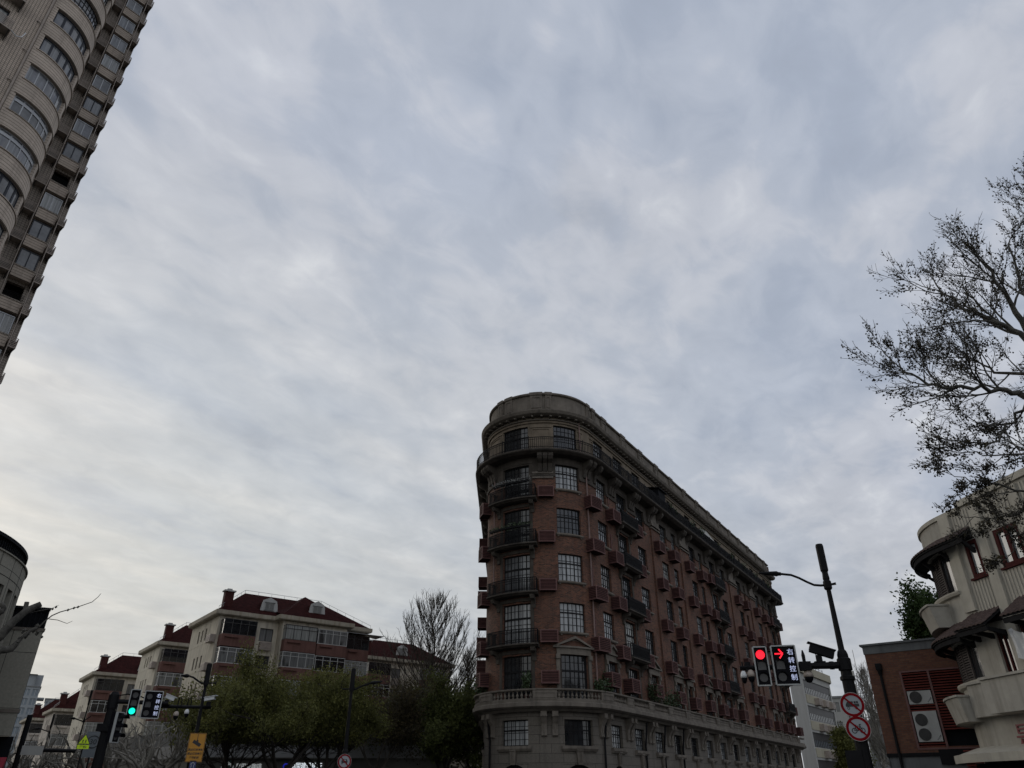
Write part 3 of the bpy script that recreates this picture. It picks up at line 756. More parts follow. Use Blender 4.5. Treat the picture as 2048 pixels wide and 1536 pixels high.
def tower():
    d = (sin(radians(36)), cos(radians(36)))
    s1 = (-30.55, 29.35)
    flatL = 22.0
    p0 = (s1[0] - d[0] * flatL, s1[1] - d[1] * flatL)
    C = (-32.62, 31.5); Rr = hypot(s1[0] - C[0], s1[1] - C[1])
    a0 = degrees(atan2(s1[1] - C[1], s1[0] - C[0]))
    pts = [p0]
    nn = 40
    for i in range(nn + 1):
        t = radians(a0 + (118 - a0) * i / nn); pts.append((C[0] + Rr * cos(t), C[1] + Rr * sin(t)))
    P = Path(pts, s0=flatL)
    root = thing('apartment_tower', 'tall beige tiled residential tower with curved window bays leaning in at the left edge', 'tower', (-33, 31, 0))
    Ht = 86.0; FH = 2.8; z_ref = 44.35
    arcL = Rr * radians(118 - a0)
    rt = random.Random(4)
    ops = []; wins = []
    k0 = -14; k1 = 13
    for k in range(k0, k1):
        zt = z_ref + FH * k
        wins.append((0.32, 3.55, zt - 1.34, zt + 0.06, 'c', k)); wins.append((3.95, 4.95, zt - 1.34, zt + 0.06, 'e', k))
        for q in (0,):
            wins.append((-3.1, -1.75, zt - 1.25, zt + 0.02, 'f', k)); wins.append((-8.1, -6.6, zt - 1.25, zt + 0.02, 'f', k))
    wins = [q for q in wins if 3 < q[2] and q[3] < Ht - 2]
    mb = MB()
    wall(mb, P, -flatL, 0.0, 0, Ht, [q[:4] for q in wins], dep=0.28)
    mb.build('tiled_wall', MT['tile'], root)
    mb = MB()
    wall(mb, P, 0.0, arcL, 0, Ht, [q[:4] for q in wins], dep=0.3)
    mb.build('curved_wall', MT['tileband'], root)
    lm = [MT['g_tower'], MT['g_tower'], MT['g_tower2'], MT['g_mid'], MT['g_tower']]
    for a, b, c, e, kd, k in wins:
        vis = 24 < c < 62
        if not vis and kd == 'e': continue
        fm = rt.choice([MT['navy'], MT['navy'], MT['alu']]) if kd != 'c' else (MT['alu'] if k in (-3, -2, -1) else MT['navy'])
        if k >= 2 and kd == 'c': fm = MT['steel']
        ny = 1 if k < 2 else (3 if kd == 'c' else 1)
        nx = {'c': 5 if k not in (-3,) else 4, 'e': 2, 'f': 2}[kd] * (2 if (k >= 2 and kd == 'c') else 1)
        window(P, a, b, c, e, nx, ny, root, fm, rt.choice(lm), off=-0.22, fr=0.09, bar=(0.15 if fm is MT['navy'] else 0.08) if ny == 1 else 0.05, tz=(e - 0.33) if (k in (-3, -2) and kd == 'c') else None)
    mb = MB()
    for k in range(k0, k1):      # thin drip lips over and under the strip windows
        zt = z_ref + FH * k
        if zt > Ht - 3: continue
        pbox(mb, P, 0.2, 5.2, 0.0, 0.05, zt + 0.08, zt + 0.13); pbox(mb, P, 0.2, 5.2, 0.0, 0.06, zt - 1.42, zt - 1.36)
    mb.build('window_ledges', MT['tileband'], root)
    # air conditioner racks on the flat wall
    def rack(PP, a, b, z, dp=0.75, h=0.62):
        b_ = MB()
        for i in range(6):
            z_ = z + 0.04 + h * i / 5
            pbox(b_, PP, a, b, dp - 0.03, dp, z_, z_ + 0.045)
            for q in (a, b - 0.03): pbox(b_, PP, q, q + 0.03, 0, dp - 0.031, z_, z_ + 0.045)
        for q in (a, b - 0.04): pbox(b_, PP, q + 0.001, q + 0.039, dp - 0.045, dp - 0.031, z, z + h + 0.08)
        pbox(b_, PP, a, b, 0.0, dp - 0.03, z - 0.1, z)
        pplate2 = [(a, z - 0.1)]
        o = b_.build('air_conditioner_rack', MT['rack'], root)
        g = MB()
        for q in (a + 0.06, b - 0.12):
            A0, A1, A2 = PP.P(q, 0, z - 0.55), PP.P(q, 0, z - 0.1), PP.P(q, dp - 0.05, z - 0.1)
            B0, B1, B2 = PP.P(q + 0.06, 0, z - 0.55), PP.P(q + 0.06, 0, z - 0.1), PP.P(q + 0.06, dp - 0.05, z - 0.1)
            g.face([A0, A1, A2]); g.face([B0, B2, B1]); g.face([A0, A2, B2, B0]); g.face([A0, B0, B1, A1]); g.face([A1, B1, B2, A2])
        if rt.random() < 0.75: pbox(g, PP, a + 0.12, b - 0.15, 0.15, dp - 0.2, z + 0.01, z + 0.5)
        g.build('rack_bracket', MT['acdark'], o)
    for k in range(-7, 6):
        zt = z_ref + FH * k
        rack(P, -2.95, -1.35, zt - 1.95)
        rack(P, -8.0, -6.5, zt - 1.95)
    # white pipe with brackets
    b = MB(); b.tube([P.P(-0.1, 0.12, 1), P.P(-0.1, 0.12, Ht - 1)], 0.055, 7)
    z = 3
    while z < Ht - 2:
        b.tube([P.P(-0.1, 0.12, z), P.P(-0.42, 0.05, z + 0.05)], 0.035, 5); z += 2.8
    b.build('drainpipe', MT['rack'], root)
    zc = z_ref - 0.9
    b = MB(); pp = [P.P(-1.35, 0.3, zc - 0.7), P.P(-1.0, 0.25, zc - 0.85), P.P(-0.72, 0.2, zc - 0.6), P.P(-0.66, 0.14, zc - 0.25), P.P(-0.62, 0.05, zc + 0.05)]
    b.tube(pp, 0.035, 6); b.build('loose_hose', MT['white'], root)
    # ---- wing set back on the right
    w1 = azp(-43.2, 56.0); dd = d
    L1 = 3.55
    wp = [(w1.x, w1.y), (w1.x + dd[0] * L1 * 1.0, w1.y + dd[1] * L1), ]
    we = azp(-39.33, 56.6)
    nd = (we - w1); nd.normalize()
    Q = Path([(w1.x, w1.y), (we.x, we.y), (we.x - 8 * cos(radians(18)), we.y + 8 * sin(radians(38)) + 3)])
    Lw = (Vector((we.x, we.y)) - Vector((w1.x, w1.y))).length
    def qs(azd):                     # s on the wing front for an azimuth
        lo, hi = 0.0, Lw
        for _ in range(40):
            m_ = (lo + hi) / 2; p = Q.P(m_)
            if degrees(atan2(p.x, p.y)) < azd: lo = m_
            else: hi = m_
        return lo
    sp, sb0, sb1 = qs(-41.55), qs(-41.3), qs(-39.98)
    FHw = 2.82; zr = 65.35
    mb = MB(); bays = []
    for k in range(-22, 7):
        zt = zr + FHw * k
        if zt < 6 or zt > Ht - 1: continue
        bays.append((sb0 + 0.05, sb1 - 0.05, zt - 1.55, zt, k))
    wall(mb, Q, 0, Q.L[-1], 0, Ht, [q[:4] for q in bays], dep=0.35)
    mb.build('wing_wall', MT['tilewing'], root)
    opened = (-7, -11)
    for a, b, c, e, k in bays:
        if not (20 < c < 78): continue
        m1 = MB()
        pbox(m1, Q, sb0 - 0.05, sb1 + 0.02, 0.0, 0.55, c - 1.05, c - 0.14)
        m1.build('bay_parapet', MT['tileband'], root)
        m1 = MB(); pbox(m1, Q, sb0 - 0.08, sb1 + 0.05, 0.0, 0.6, c - 0.139, c - 0.03)
        m1.build('bay_sill', MT['tilewing'], root)
        if k in opened:
            m1 = MB(); pbox(m1, Q, sb0 + 0.1, sb1 - 0.1, -1.5, -1.45, c - 0.2, e)
            for q in range(5): pbox(m1, Q, sb0, sb1, 0.52, 0.55, c + 0.02 + q * 0.12, c + 0.045 + q * 0.12)
            m1.build('open_balcony', MT['iron'], root); continue
        fm = rt.choice([MT['alu'], MT['alu'], MT['navy'], MT['alu']])
        o = window(Q, sb0, sb1, c - 0.03, e, 2, 1, root, fm, rt.choice(lm), off=0.36, fr=0.07, bar=0.07, name='bay_window')
        m1 = MB()
        for q in (sb0, sb1 - 0.03): pbox(m1, Q, q, q + 0.03, 0.0, 0.359, c - 0.03, e)
        pbox(m1, Q, sb0 + 0.03, sb1 - 0.03, -0.3, 0.359, e - 0.04, e)
        m1.build('bay_cheek', MT['tilewing'], o)
    for k in range(-22, 7):
        zt = zr + FHw * k
        if 20 < zt < 78:
            rack(Q, sp - 0.75, sp + 0.12, zt - 2.35, 0.75, 0.6)
            rack(Q, sb1 + 0.12, Lw - 0.02, zt - 2.5, 0.9, 0.62)
    for t in (sp + 0.03, sb1 + 0.1):
        b = MB(); b.tube([Q.P(t, 0.92, 1), Q.P(t, 0.92, Ht)], 0.035, 6); b.build('drainpipe', MT['rack'], root)
    # link between bay and wing, roof
    e_ = P.P(arcL - 0.05); mb = MB()
    LK_ = Path([(e_.x, e_.y), (w1.x + 0.3, w1.y - 0.2)])
    wall(mb, LK_, 0, LK_.L[-1], 0, Ht, [], 0); mb.build('link_wall', MT['tilewing'], root)
    mb = MB()
    back = (-60, 55)
    pl = [P.P(t, 0, Ht) for t in P.brk(-flatL, arcL)] + [Q.P(t, 0, Ht) for t in (0, Lw, Q.L[-1] - 0.01)] + [Vector((back[0], back[1], Ht)), Vector((p0[0] - 20, p0[1] + 15, Ht))]
    mb.face(pl); mb.build('roof_slab', MT['concrete'], root)
    BK = Path([(Q.P(Q.L[-1] - 0.01).x, Q.P(Q.L[-1] - 0.01).y), back, (p0[0] - 20, p0[1] + 15), p0])
    mb = MB(); wall(mb, BK, 0, BK.L[-1], 0, Ht, [], 0); mb.build('rear_wall', MT['tilewing'], root)
MT['acdark'] = paint('dark_grey_unit', (0.05, 0.045, 0.04), 0.6, 0.3, 4)
tower()

# ============================================================ stone clad building with round corner drum, lower left
MT['clad'] = brickmat('beige_stone_cladding', (0.30, 0.285, 0.235), (0.28, 0.265, 0.22), (0.02, 0.02, 0.018), bw=1.28, bh=2.55, mw=0.014, offset=0.0, stain=0.25, bump=0.3, blotch=0.15, darkc=(0.19, 0.18, 0.15))
MT['darkscreen'] = paint('near_black_metal_screen', (0.008, 0.009, 0.011), 0.8, 0.3, 3, spec=0.1)
def cladbuilding():
    root = thing('stone_clad_building', 'beige stone clad building with round louvre crowned drum and black ribbed parapet', 'building', (-33, 34, 0))
    h = 45.0
    def top(u, v): return pix(u, v, h)
    # lower block: right front corner at azimuth of pixel (100,1216)
    c = top(101, 1216); zt = c.z
    a = radians(68)          # front runs left-right
    dirf = (sin(a), cos(a))
    bk = (sin(radians(-37)), cos(radians(-37)))
    L = 14
    P = Path([(c.x - dirf[0] * L, c.y - dirf[1] * L), (c.x, c.y), (c.x + bk[0] * 12, c.y + bk[1] * 12)], s0=L)
    zb = top(87, 1263).z
    zsoff = top(31, 1472).z
    mb = MB(); wall(mb, P, -L, 12, zsoff, zb, [], 0); mb.build('stone_cladding', MT['clad'], root)
    mb = MB(); wall(mb, P, -L, 12, zb, zt, [], off=-0.12)
    t = -L
    while t < 12:
        if abs(t) > 0.2: pbox(mb, P, t, t + 0.05, -0.121, -0.04, zb, zt - 0.12)
        t += 0.22
    sweep(mb, P, -L, 12, [(-0.3, zt - 0.12), (0.04, zt - 0.12), (0.04, zt), (-0.3, zt)])
    mb.build('ribbed_parapet', MT['darkscreen'], root)
    mb = MB(); sweep(mb, P, -L, 12, [(-0.2, zb), (0.06, zb), (0.06, zb + 0.14), (-0.2, zb + 0.14)])
    zl = top(40, 1426).z
    sweep(mb, P, -L, 12, [(-0.1, zl), (0.05, zl), (0.05, zl + 0.16), (-0.1, zl + 0.16)])
    mb.build('stone_coping', MT['trim'], root)
    mb = MB(); wall(mb, P, -L, 12, 0, zsoff, [], off=-0.8); mb.face([P.P(-L, 0, zsoff), P.P(0, 0, zsoff), P.P(0, -2, zsoff), P.P(-L, -2, zsoff)])
    mb.build('ground_floor', MT['darkscreen'], root)
    mb = MB(); mb.face([P.P(-L, 0, zt - 0.2), P.P(0, 0, zt - 0.2), P.P(11.9, 0, zt - 0.2), P.P(0, 0, zt - 0.2) + Vector((-14, 6, 0))]); mb.build('roof_deck', MT['concrete'], root)
    # drum
    hd = 42.5
    sil = pix(52, 1150, hd); azs = atan2(sil.x, sil.y)
    r = 9.0; Dc = hypot(hd, r); azc = azs - math.asin(r / Dc)
    cx, cy = Dc * sin(azc), Dc * cos(azc)
    pts = []
    for i in range(61):
        t = radians(-125 + 200 * i / 60); pts.append((cx + r * cos(t), cy + r * sin(t)))
    D = Path(pts); Ld = D.L[-1]
    zc = sil.z; ztop = zc + (pix(40, 1115, hd).z - pix(50, 1148, hd).z) * 0.95
    ops = []
    n = 26
    for k in range(n):
        t = Ld * (k + 0.5) / n
        
        for z0, z1 in ((zc - 4.2, zc - 1.3), (zc - 7.6, zc - 4.35)): ops.append((t - 0.36, t + 0.36, z0, z1))
    mb = MB(); wall(mb, D, 0, Ld, 0, zc, ops, dep=0.3)
    sweep(mb, D, 0, Ld, [(-0.1, zc - 0.06), (0.07, zc - 0.06), (0.07, zc), (-0.1, zc)])
    mb.build('drum_wall', MT['clad'], root)
    mb = MB()
    for k in range(n):
        t = Ld * k / n
        for q in (0.0, 0.5): pbox(mb, D, t + q * Ld / n * 0 - 0.01, t + 0.012, 0.001, 0.006, 0, zc - 0.07)
    for z in (zc - 0.95, zc - 4.3, zc - 7.8): pbox(mb, D, 0, Ld, 0.001, 0.007, z, z + 0.025)
    mb.build('panel_joints', MT['darkscreen'], root)
    for a_, b_, c_, d_ in ops: window(D, a_, b_, c_, d_, 1, 1, root, MT['steel'], MT['g_dark'], off=-0.28, tz=(c_ + d_) / 2)
    mb = MB(); wall(mb, D, 0, Ld, zc, ztop, [], off=-0.35)
    t = 0
    while t < Ld: pbox(mb, D, t, t + 0.05, -0.349, -0.22, zc, ztop - 0.15); t += 0.2
    sweep(mb, D, 0, Ld, [(-0.5, ztop - 0.15), (-0.12, ztop - 0.15), (-0.12, ztop), (-0.5, ztop)])
    mb.build('louvre_crown', MT['darkscreen'], root)
    mb = MB(); mb.face([D.P(t, -0.3, ztop - 0.3) for t in D.brk(0, Ld)]); mb.build('drum_roof', MT['concrete'], root)
cladbuilding()
# ============================================================ cream art deco house, right
MT['cream'] = paint('cream_roughcast', (0.36, 0.34, 0.295), 0.9, 0.2, 1.3, 0.6, bump=0.35, dirt=(0.17, 0.155, 0.13))
MT['creamtrim'] = paint('cream_trim', (0.40, 0.375, 0.315), 0.8, 0.14, 2.0, 0.3, dirt=(0.14, 0.13, 0.11))
MT['rooftile'] = paint('brown_clay_tiles', (0.075, 0.052, 0.046), 0.8, 0.4, 5.0, bump=0.3)
MT['timber'] = paint('black_stained_timber', (0.014, 0.014, 0.015), 0.8, 0.3, 5, spec=0.1)
MT['redframe'] = paint('oxblood_window_frame', (0.055, 0.014, 0.013), 0.8, 0.3, 5, spec=0.1)
MT['shutter'] = paint('dark_brown_shutter', (0.045, 0.035, 0.031), 0.7, 0.3, 4)
MT['g_light'] = glass('pale_glass', (0.26, 0.29, 0.30), 0.15)
MT['redpaint'] = flat('dark_red_lettering', (0.16, 0.012, 0.02), 0.5)
def text_mesh(body, size, mat, parent, M, name='lettering', ext=0.01, sx=1.0, bold=0.0):
    cu = bpy.data.curves.new('lettering', 'FONT'); cu.body = body; cu.size = size; cu.extrude = ext; cu.align_x = 'CENTER'; cu.align_y = 'CENTER'; cu.offset = bold
    o = bpy.data.objects.new('lettering', cu); COL.objects.link(o)
    bpy.context.view_layer.update()
    me = bpy.data.meshes.new_from_object(o.evaluated_get(bpy.context.evaluated_depsgraph_get()))
    bpy.data.objects.remove(o); bpy.data.curves.remove(cu)
    me.transform(M @ Matrix.Diagonal((sx, 1, 1, 1)))
    me.materials.clear(); me.materials.append(mat)
    r = bpy.data.objects.new(name, me); COL.objects.link(r); r.parent = parent
    return r
UP = Matrix(((1, 0, 0, 0), (0, 0, -1, 0), (0, 1, 0, 0), (0, 0, 0, 1)))     # text plane upright, facing -Y
def deco():
    pts = []
    for i in range(41):
        t = radians(100 + 89 * i / 40); pts.append((20.25 + 3.55 * cos(t), 27.8 + 3.55 * sin(t)))
    pts.insert(0, (pts[0][0] + 9, pts[0][1] + 1.4))
    e = pts[-1]; pts.append((e[0] + 0.156 * 16, e[1] - 0.988 * 16))
    P = Path(pts, s0=hypot(9, 1.4))
    S0, SE = -hypot(9, 1.4), 5.51 + 16.19
    root = thing('art_deco_house', 'cream art deco house with rounded corner, tiled window hoods and dark red window frames', 'house', (20.25, 27.8, 0))
    ops = [(2.2, 5.42, 8.12, 9.74, 's'), (6.38, 7.02, 8.36, 9.68, 'r'), (7.85, 8.95, 8.36, 9.68, 'r'), (9.7, 10.9, 8.36, 9.68, 'r'), (12.2, 13.4, 8.36, 9.68, 'r'), (15, 16.2, 8.36, 9.68, 'r'),
           (2.4, 5.5, 5.06, 6.46, 's'), (7.6, 9.0, 4.95, 6.5, 'd'), (10.2, 11.6, 4.95, 6.5, 'd'), (13, 14.4, 4.95, 6.5, 'd'), (6.5, 7.05, 4.95, 6.45, 'd')]
    mb = MB(); wall(mb, P, S0, SE, 0, 10.95, [o[:4] for o in ops], dep=0.18)
    mb.build('roughcast_wall', MT['cream'], root)
    mb = MB(); sweep(mb, P, S0, 6.6, [(-0.25, 10.85), (0.07, 10.85), (0.07, 11.0), (-0.25, 11.0)])
    sweep(mb, P, 6.6, SE, [(-0.25, 10.95), (0.09, 10.95), (0.09, 11.18), (-0.25, 11.18)])
    for a, b in ((5.55, 6.1), (7.2, 7.62), (9.1, 9.5), (11.1, 11.5), (13.7, 14.1), (16.5, 17)):      # pilasters
        pbox(mb, P, a, b, 0, 0.1, 4.98 if a > 6 else 7.3, 10.85)
    for a, b in ((6.2, 7.15), (7.7, 9.05), (9.6, 11.0), (12, 13.6), (14.6, 16.4)):         # fluted spandrels
        t = a
        while t < b:
            pbox(mb, P, t, t + 0.07, 0, 0.022, 7.15, 8.25); pbox(mb, P, t, t + 0.07, 0, 0.022, 9.85, 10.84); t += 0.15
    mb.build('fluted_pilasters', MT['creamtrim'], root)
    for a, b, c, d, k in ops:
        if k == 's':
            o = window(P, a, b, c, d, 1, 1, root, MT['creamtrim'], MT['g_dark'], off=-0.12, fr=0.07)
            m1 = MB(); n = 5
            for i in range(n):
                x0 = a + 0.07 + (b - a - 0.14) * i / n; x1 = a + 0.07 + (b - a - 0.14) * (i + 1) / n
                if i == 4: pbox(m1, P, x0 - 0.03, x0 + 0.03, -0.1, -0.04, c + 0.07, d - 0.07); continue
                pbox(m1, P, x0, x0 + 0.06, -0.11, -0.05, c + 0.07, d - 0.07)
                z = c + 0.09
                while z < d - 0.1: pbox(m1, P, x0 + 0.06, x1, -0.105, -0.07, z, z + 0.05); z += 0.085
            m1.build('shutter_leaf', MT['shutter'], o)
            m1 = MB(); sweep(m1, P, a - 0.15, b + 0.2, [(0, c - 0.16), (0.14, c - 0.14), (0.18, c - 0.06), (0.18, c - 0.01), (0, c)]); m1.build('window_sill', MT['creamtrim'], o)
        elif k == 'r':
            o = window(P, a, b, c, d, 1 if b - a < 0.8 else 2, 1, root, MT['redframe'], MT['g_light'], off=-0.1, fr=0.13, bar=0.16, th=0.09)
            m1 = MB(); pbox(m1, P, a - 0.06, b + 0.25, -0.02, 0.1, c - 0.08, c - 0.01); m1.build('window_sill', MT['redframe'], o)
        else:
            window(P, a, b, c, d, 2, 1, root, MT['redframe'], MT['g_dark'], off=-0.14, fr=0.07, bar=0.08)
    # tiled hoods
    def hood(a, b, zw, ze, dp):
        br = P.brk(a, b); n = max(4, int((b - a) / 0.2)); m1 = MB()
        ts = sorted(set([a + (b - a) * i / n for i in range(n + 1)]))
        for i in range(n):
            t0, t1 = ts[i], ts[i + 1]; tm = (t0 + t1) / 2
            for j in range(4):                   # overlapping courses of half-round tiles
                k0, k1 = j / 4, (j + 1) / 4 + 0.04
                zA = zw + (ze - zw) * k0; zB = zw + (ze - zw) * k1
                def pt(t, k, up): return P.P(t, dp * k, zw + (ze - zw) * k + up)
                up = 0.03
                m1.face([pt(t0, k0, 0.0), pt(tm, k0, 0.055), pt(tm, k1, 0.085), pt(t0, k1, 0.03)])
                m1.face([pt(tm, k0, 0.055), pt(t1, k0, 0.0), pt(t1, k1, 0.03), pt(tm, k1, 0.085)])
                m1.face([pt(t0, k1, 0.03), pt(tm, k1, 0.085), pt(t1, k1, 0.03), pt(tm, k1, 0.0)])
        o = m1.build('tiled_hood', MT['rooftile'], root)
        m1 = MB()
        sweep(m1, P, a, b, [(0, zw - 0.10), (dp - 0.02, ze - 0.07), (dp - 0.02, ze + 0.0), (0, zw - 0.02)])
        sweep(m1, P, a, b, [(dp - 0.12, ze - 0.24), (dp - 0.06, ze - 0.24), (dp - 0.06, ze - 0.09), (dp - 0.12, ze - 0.06)])
        sweep(m1, P, a, b, [(0.02, zw - 0.42), (0.1, zw - 0.42), (0.1, zw - 0.18), (0.02, zw - 0.12)])
        nb = max(2, int((b - a) / 1.3))
        for i in range(nb + 1):
            t = a + 0.1 + (b - a - 0.2) * i / nb
            sweep(m1, P, t - 0.04, t + 0.04, [(0.0, zw - 0.95), (0.08, zw - 0.95), (dp - 0.12, ze - 0.2), (dp - 0.12, ze - 0.1), (0, zw - 0.78)])
        m1.build('timber_bracket', MT['timber'], o)
    hood(1.6, 6.95, 10.14, 9.78, 0.6); hood(1.8, 5.55, 7.05, 6.55, 0.66); hood(5.7, 7.2, 7.2, 6.62, 0.9); hood(8.0, 14, 7.3, 6.68, 0.9)
    # small box balconies by the rounded corner
    for z0, z1, a, b in ((7.0, 7.86, 1.2, 4.55), (3.75, 4.62, 1.2, 4.75)):
        m1 = MB(); sweep(m1, P, a, b, [(0, z0), (0.55, z0), (0.72, z1 - 0.07), (0, z1 - 0.07)]); sweep(m1, P, a - 0.04, b + 0.04, [(0, z1 - 0.069), (0.78, z1 - 0.069), (0.78, z1), (0, z1)])
        m1.build('balcony_box', MT['cream'], root)
    # long balcony parapet
    m1 = MB()
    sweep(m1, P, 4.86, 6.2, [(0, 3.85), (0.35, 3.85), (0.35, 4.9), (0, 4.9)]); sweep(m1, P, 6.2, SE - 1, [(0, 3.85), (0.85, 3.85), (0.85, 4.9), (0, 4.9)])
    sweep(m1, P, 4.8, 6.2, [(0.0, 4.901), (0.42, 4.901), (0.42, 4.98), (0.0, 4.98)]); sweep(m1, P, 6.2, SE - 1, [(0.0, 4.901), (0.92, 4.901), (0.92, 4.98), (0, 4.98)])
    m1.build('balcony_parapet', MT['cream'], root)
    # awning ledge over the shop
    m1 = MB(); sweep(m1, P, 3.2, SE - 0.5, [(0, 2.95), (0.15, 2.95), (0.85, 2.72), (0.92, 2.72), (0.92, 2.46), (0.86, 2.46), (0.86, 2.64), (0, 2.8)]); m1.build('shop_ledge', MT['creamtrim'], root)
    m1 = MB(); pbox(m1, P, 3.6, SE - 0.6, -0.02, 0.3, 0.2, 2.44); m1.build('shopfront', MT['darkscreen'], root)
    # rounded plaster screen with iron fan on the balcony
    m1 = MB(); c_ = 8.6; zb = 4.98; rr = 0.62
    poly = [(c_ + 0.0, zb)] + [(c_ + 0.75 - 0.75 * cos(q), zb + 0.7 * sin(q)) for q in [i * pi / 2 / 8 for i in range(9)]] + [(c_ + 2.2, zb + 0.7), (c_ + 2.2, zb)]
    pplate(m1, P, poly, 0.2, 0.3); m1.build('rounded_screen', MT['creamtrim'], root)
    m1 = MB(); cc = (c_ + 0.75, zb)
    for i in range(9):
        q = i * pi / 2 / 8
        m1.tube([P.P(cc[0] - 0.76 * cos(q), 0.3, cc[1] + 0.72 * sin(q)), P.P(cc[0] - 1.25 * cos(q), 0.3, cc[1] + 1.15 * sin(q))], 0.014, 5)
    for r_ in (0.82, 0.97, 1.12):
        m1.tube([P.P(cc[0] - r_ * cos(i * pi / 2 / 10), 0.3, cc[1] + r_ * 0.94 * sin(i * pi / 2 / 10)) for i in range(11)], 0.014, 5)
    m1.build('iron_fan', MT['iron'], root)
    tM = Matrix.Translation(P.P(6.5, 0.02, 3.12) - Vector((20.25, 27.8, 0))) @ Matrix.Rotation(P.ang(6.5), 4, 'Z') @ UP
    text_mesh('是', 0.85, MT['redpaint'], root, tM, 'red_lettering', 0.02)
    # roof + rear
    b0 = P.P(S0); b1 = P.P(SE)
    m1 = MB(); m1.face([P.P(t, 0, 10.6) for t in P.brk(S0, SE)] + [Vector((b1.x + 12, b1.y + 2, 10.6)), Vector((b0.x + 4, b0.y, 10.6))]); m1.build('roof_deck', MT['concrete'], root)
    Q = Path([(b1.x, b1.y), (b1.x + 12, b1.y + 2), (b0.x + 4, b0.y), (b0.x, b0.y)]); m1 = MB(); wall(m1, Q, 0, Q.L[-1], 0, 10.95, []); m1.build('rear_wall', MT['cream'], root)
    # laundry on the balcony
    t = thing('white_towel', 'white towel hung over the iron fan on the cream house balcony', 'towel', P.P(8.1, 0.3, 6.0))
    m1 = MB(); a0 = P.P(7.5, 0.32, 0); ux = (P.P(8.4, 0.32, 0) - a0)
    for i in range(8):
        for j in range(6):
            def q(i, j):
                p = a0 + ux * (i / 8) ; z = 6.35 - 0.16 * j + 0.05 * sin(i * 1.3) - 0.5 * (i / 8) * (i / 8)
                o = 0.05 * sin(i * 1.9 + j * 0.4); return Vector((p.x + o, p.y, z))
            m1.face([q(i, j), q(i + 1, j), q(i + 1, j + 1), q(i, j + 1)])
    m1.build('cloth', MT['white'], t)
    return P
DP = deco()

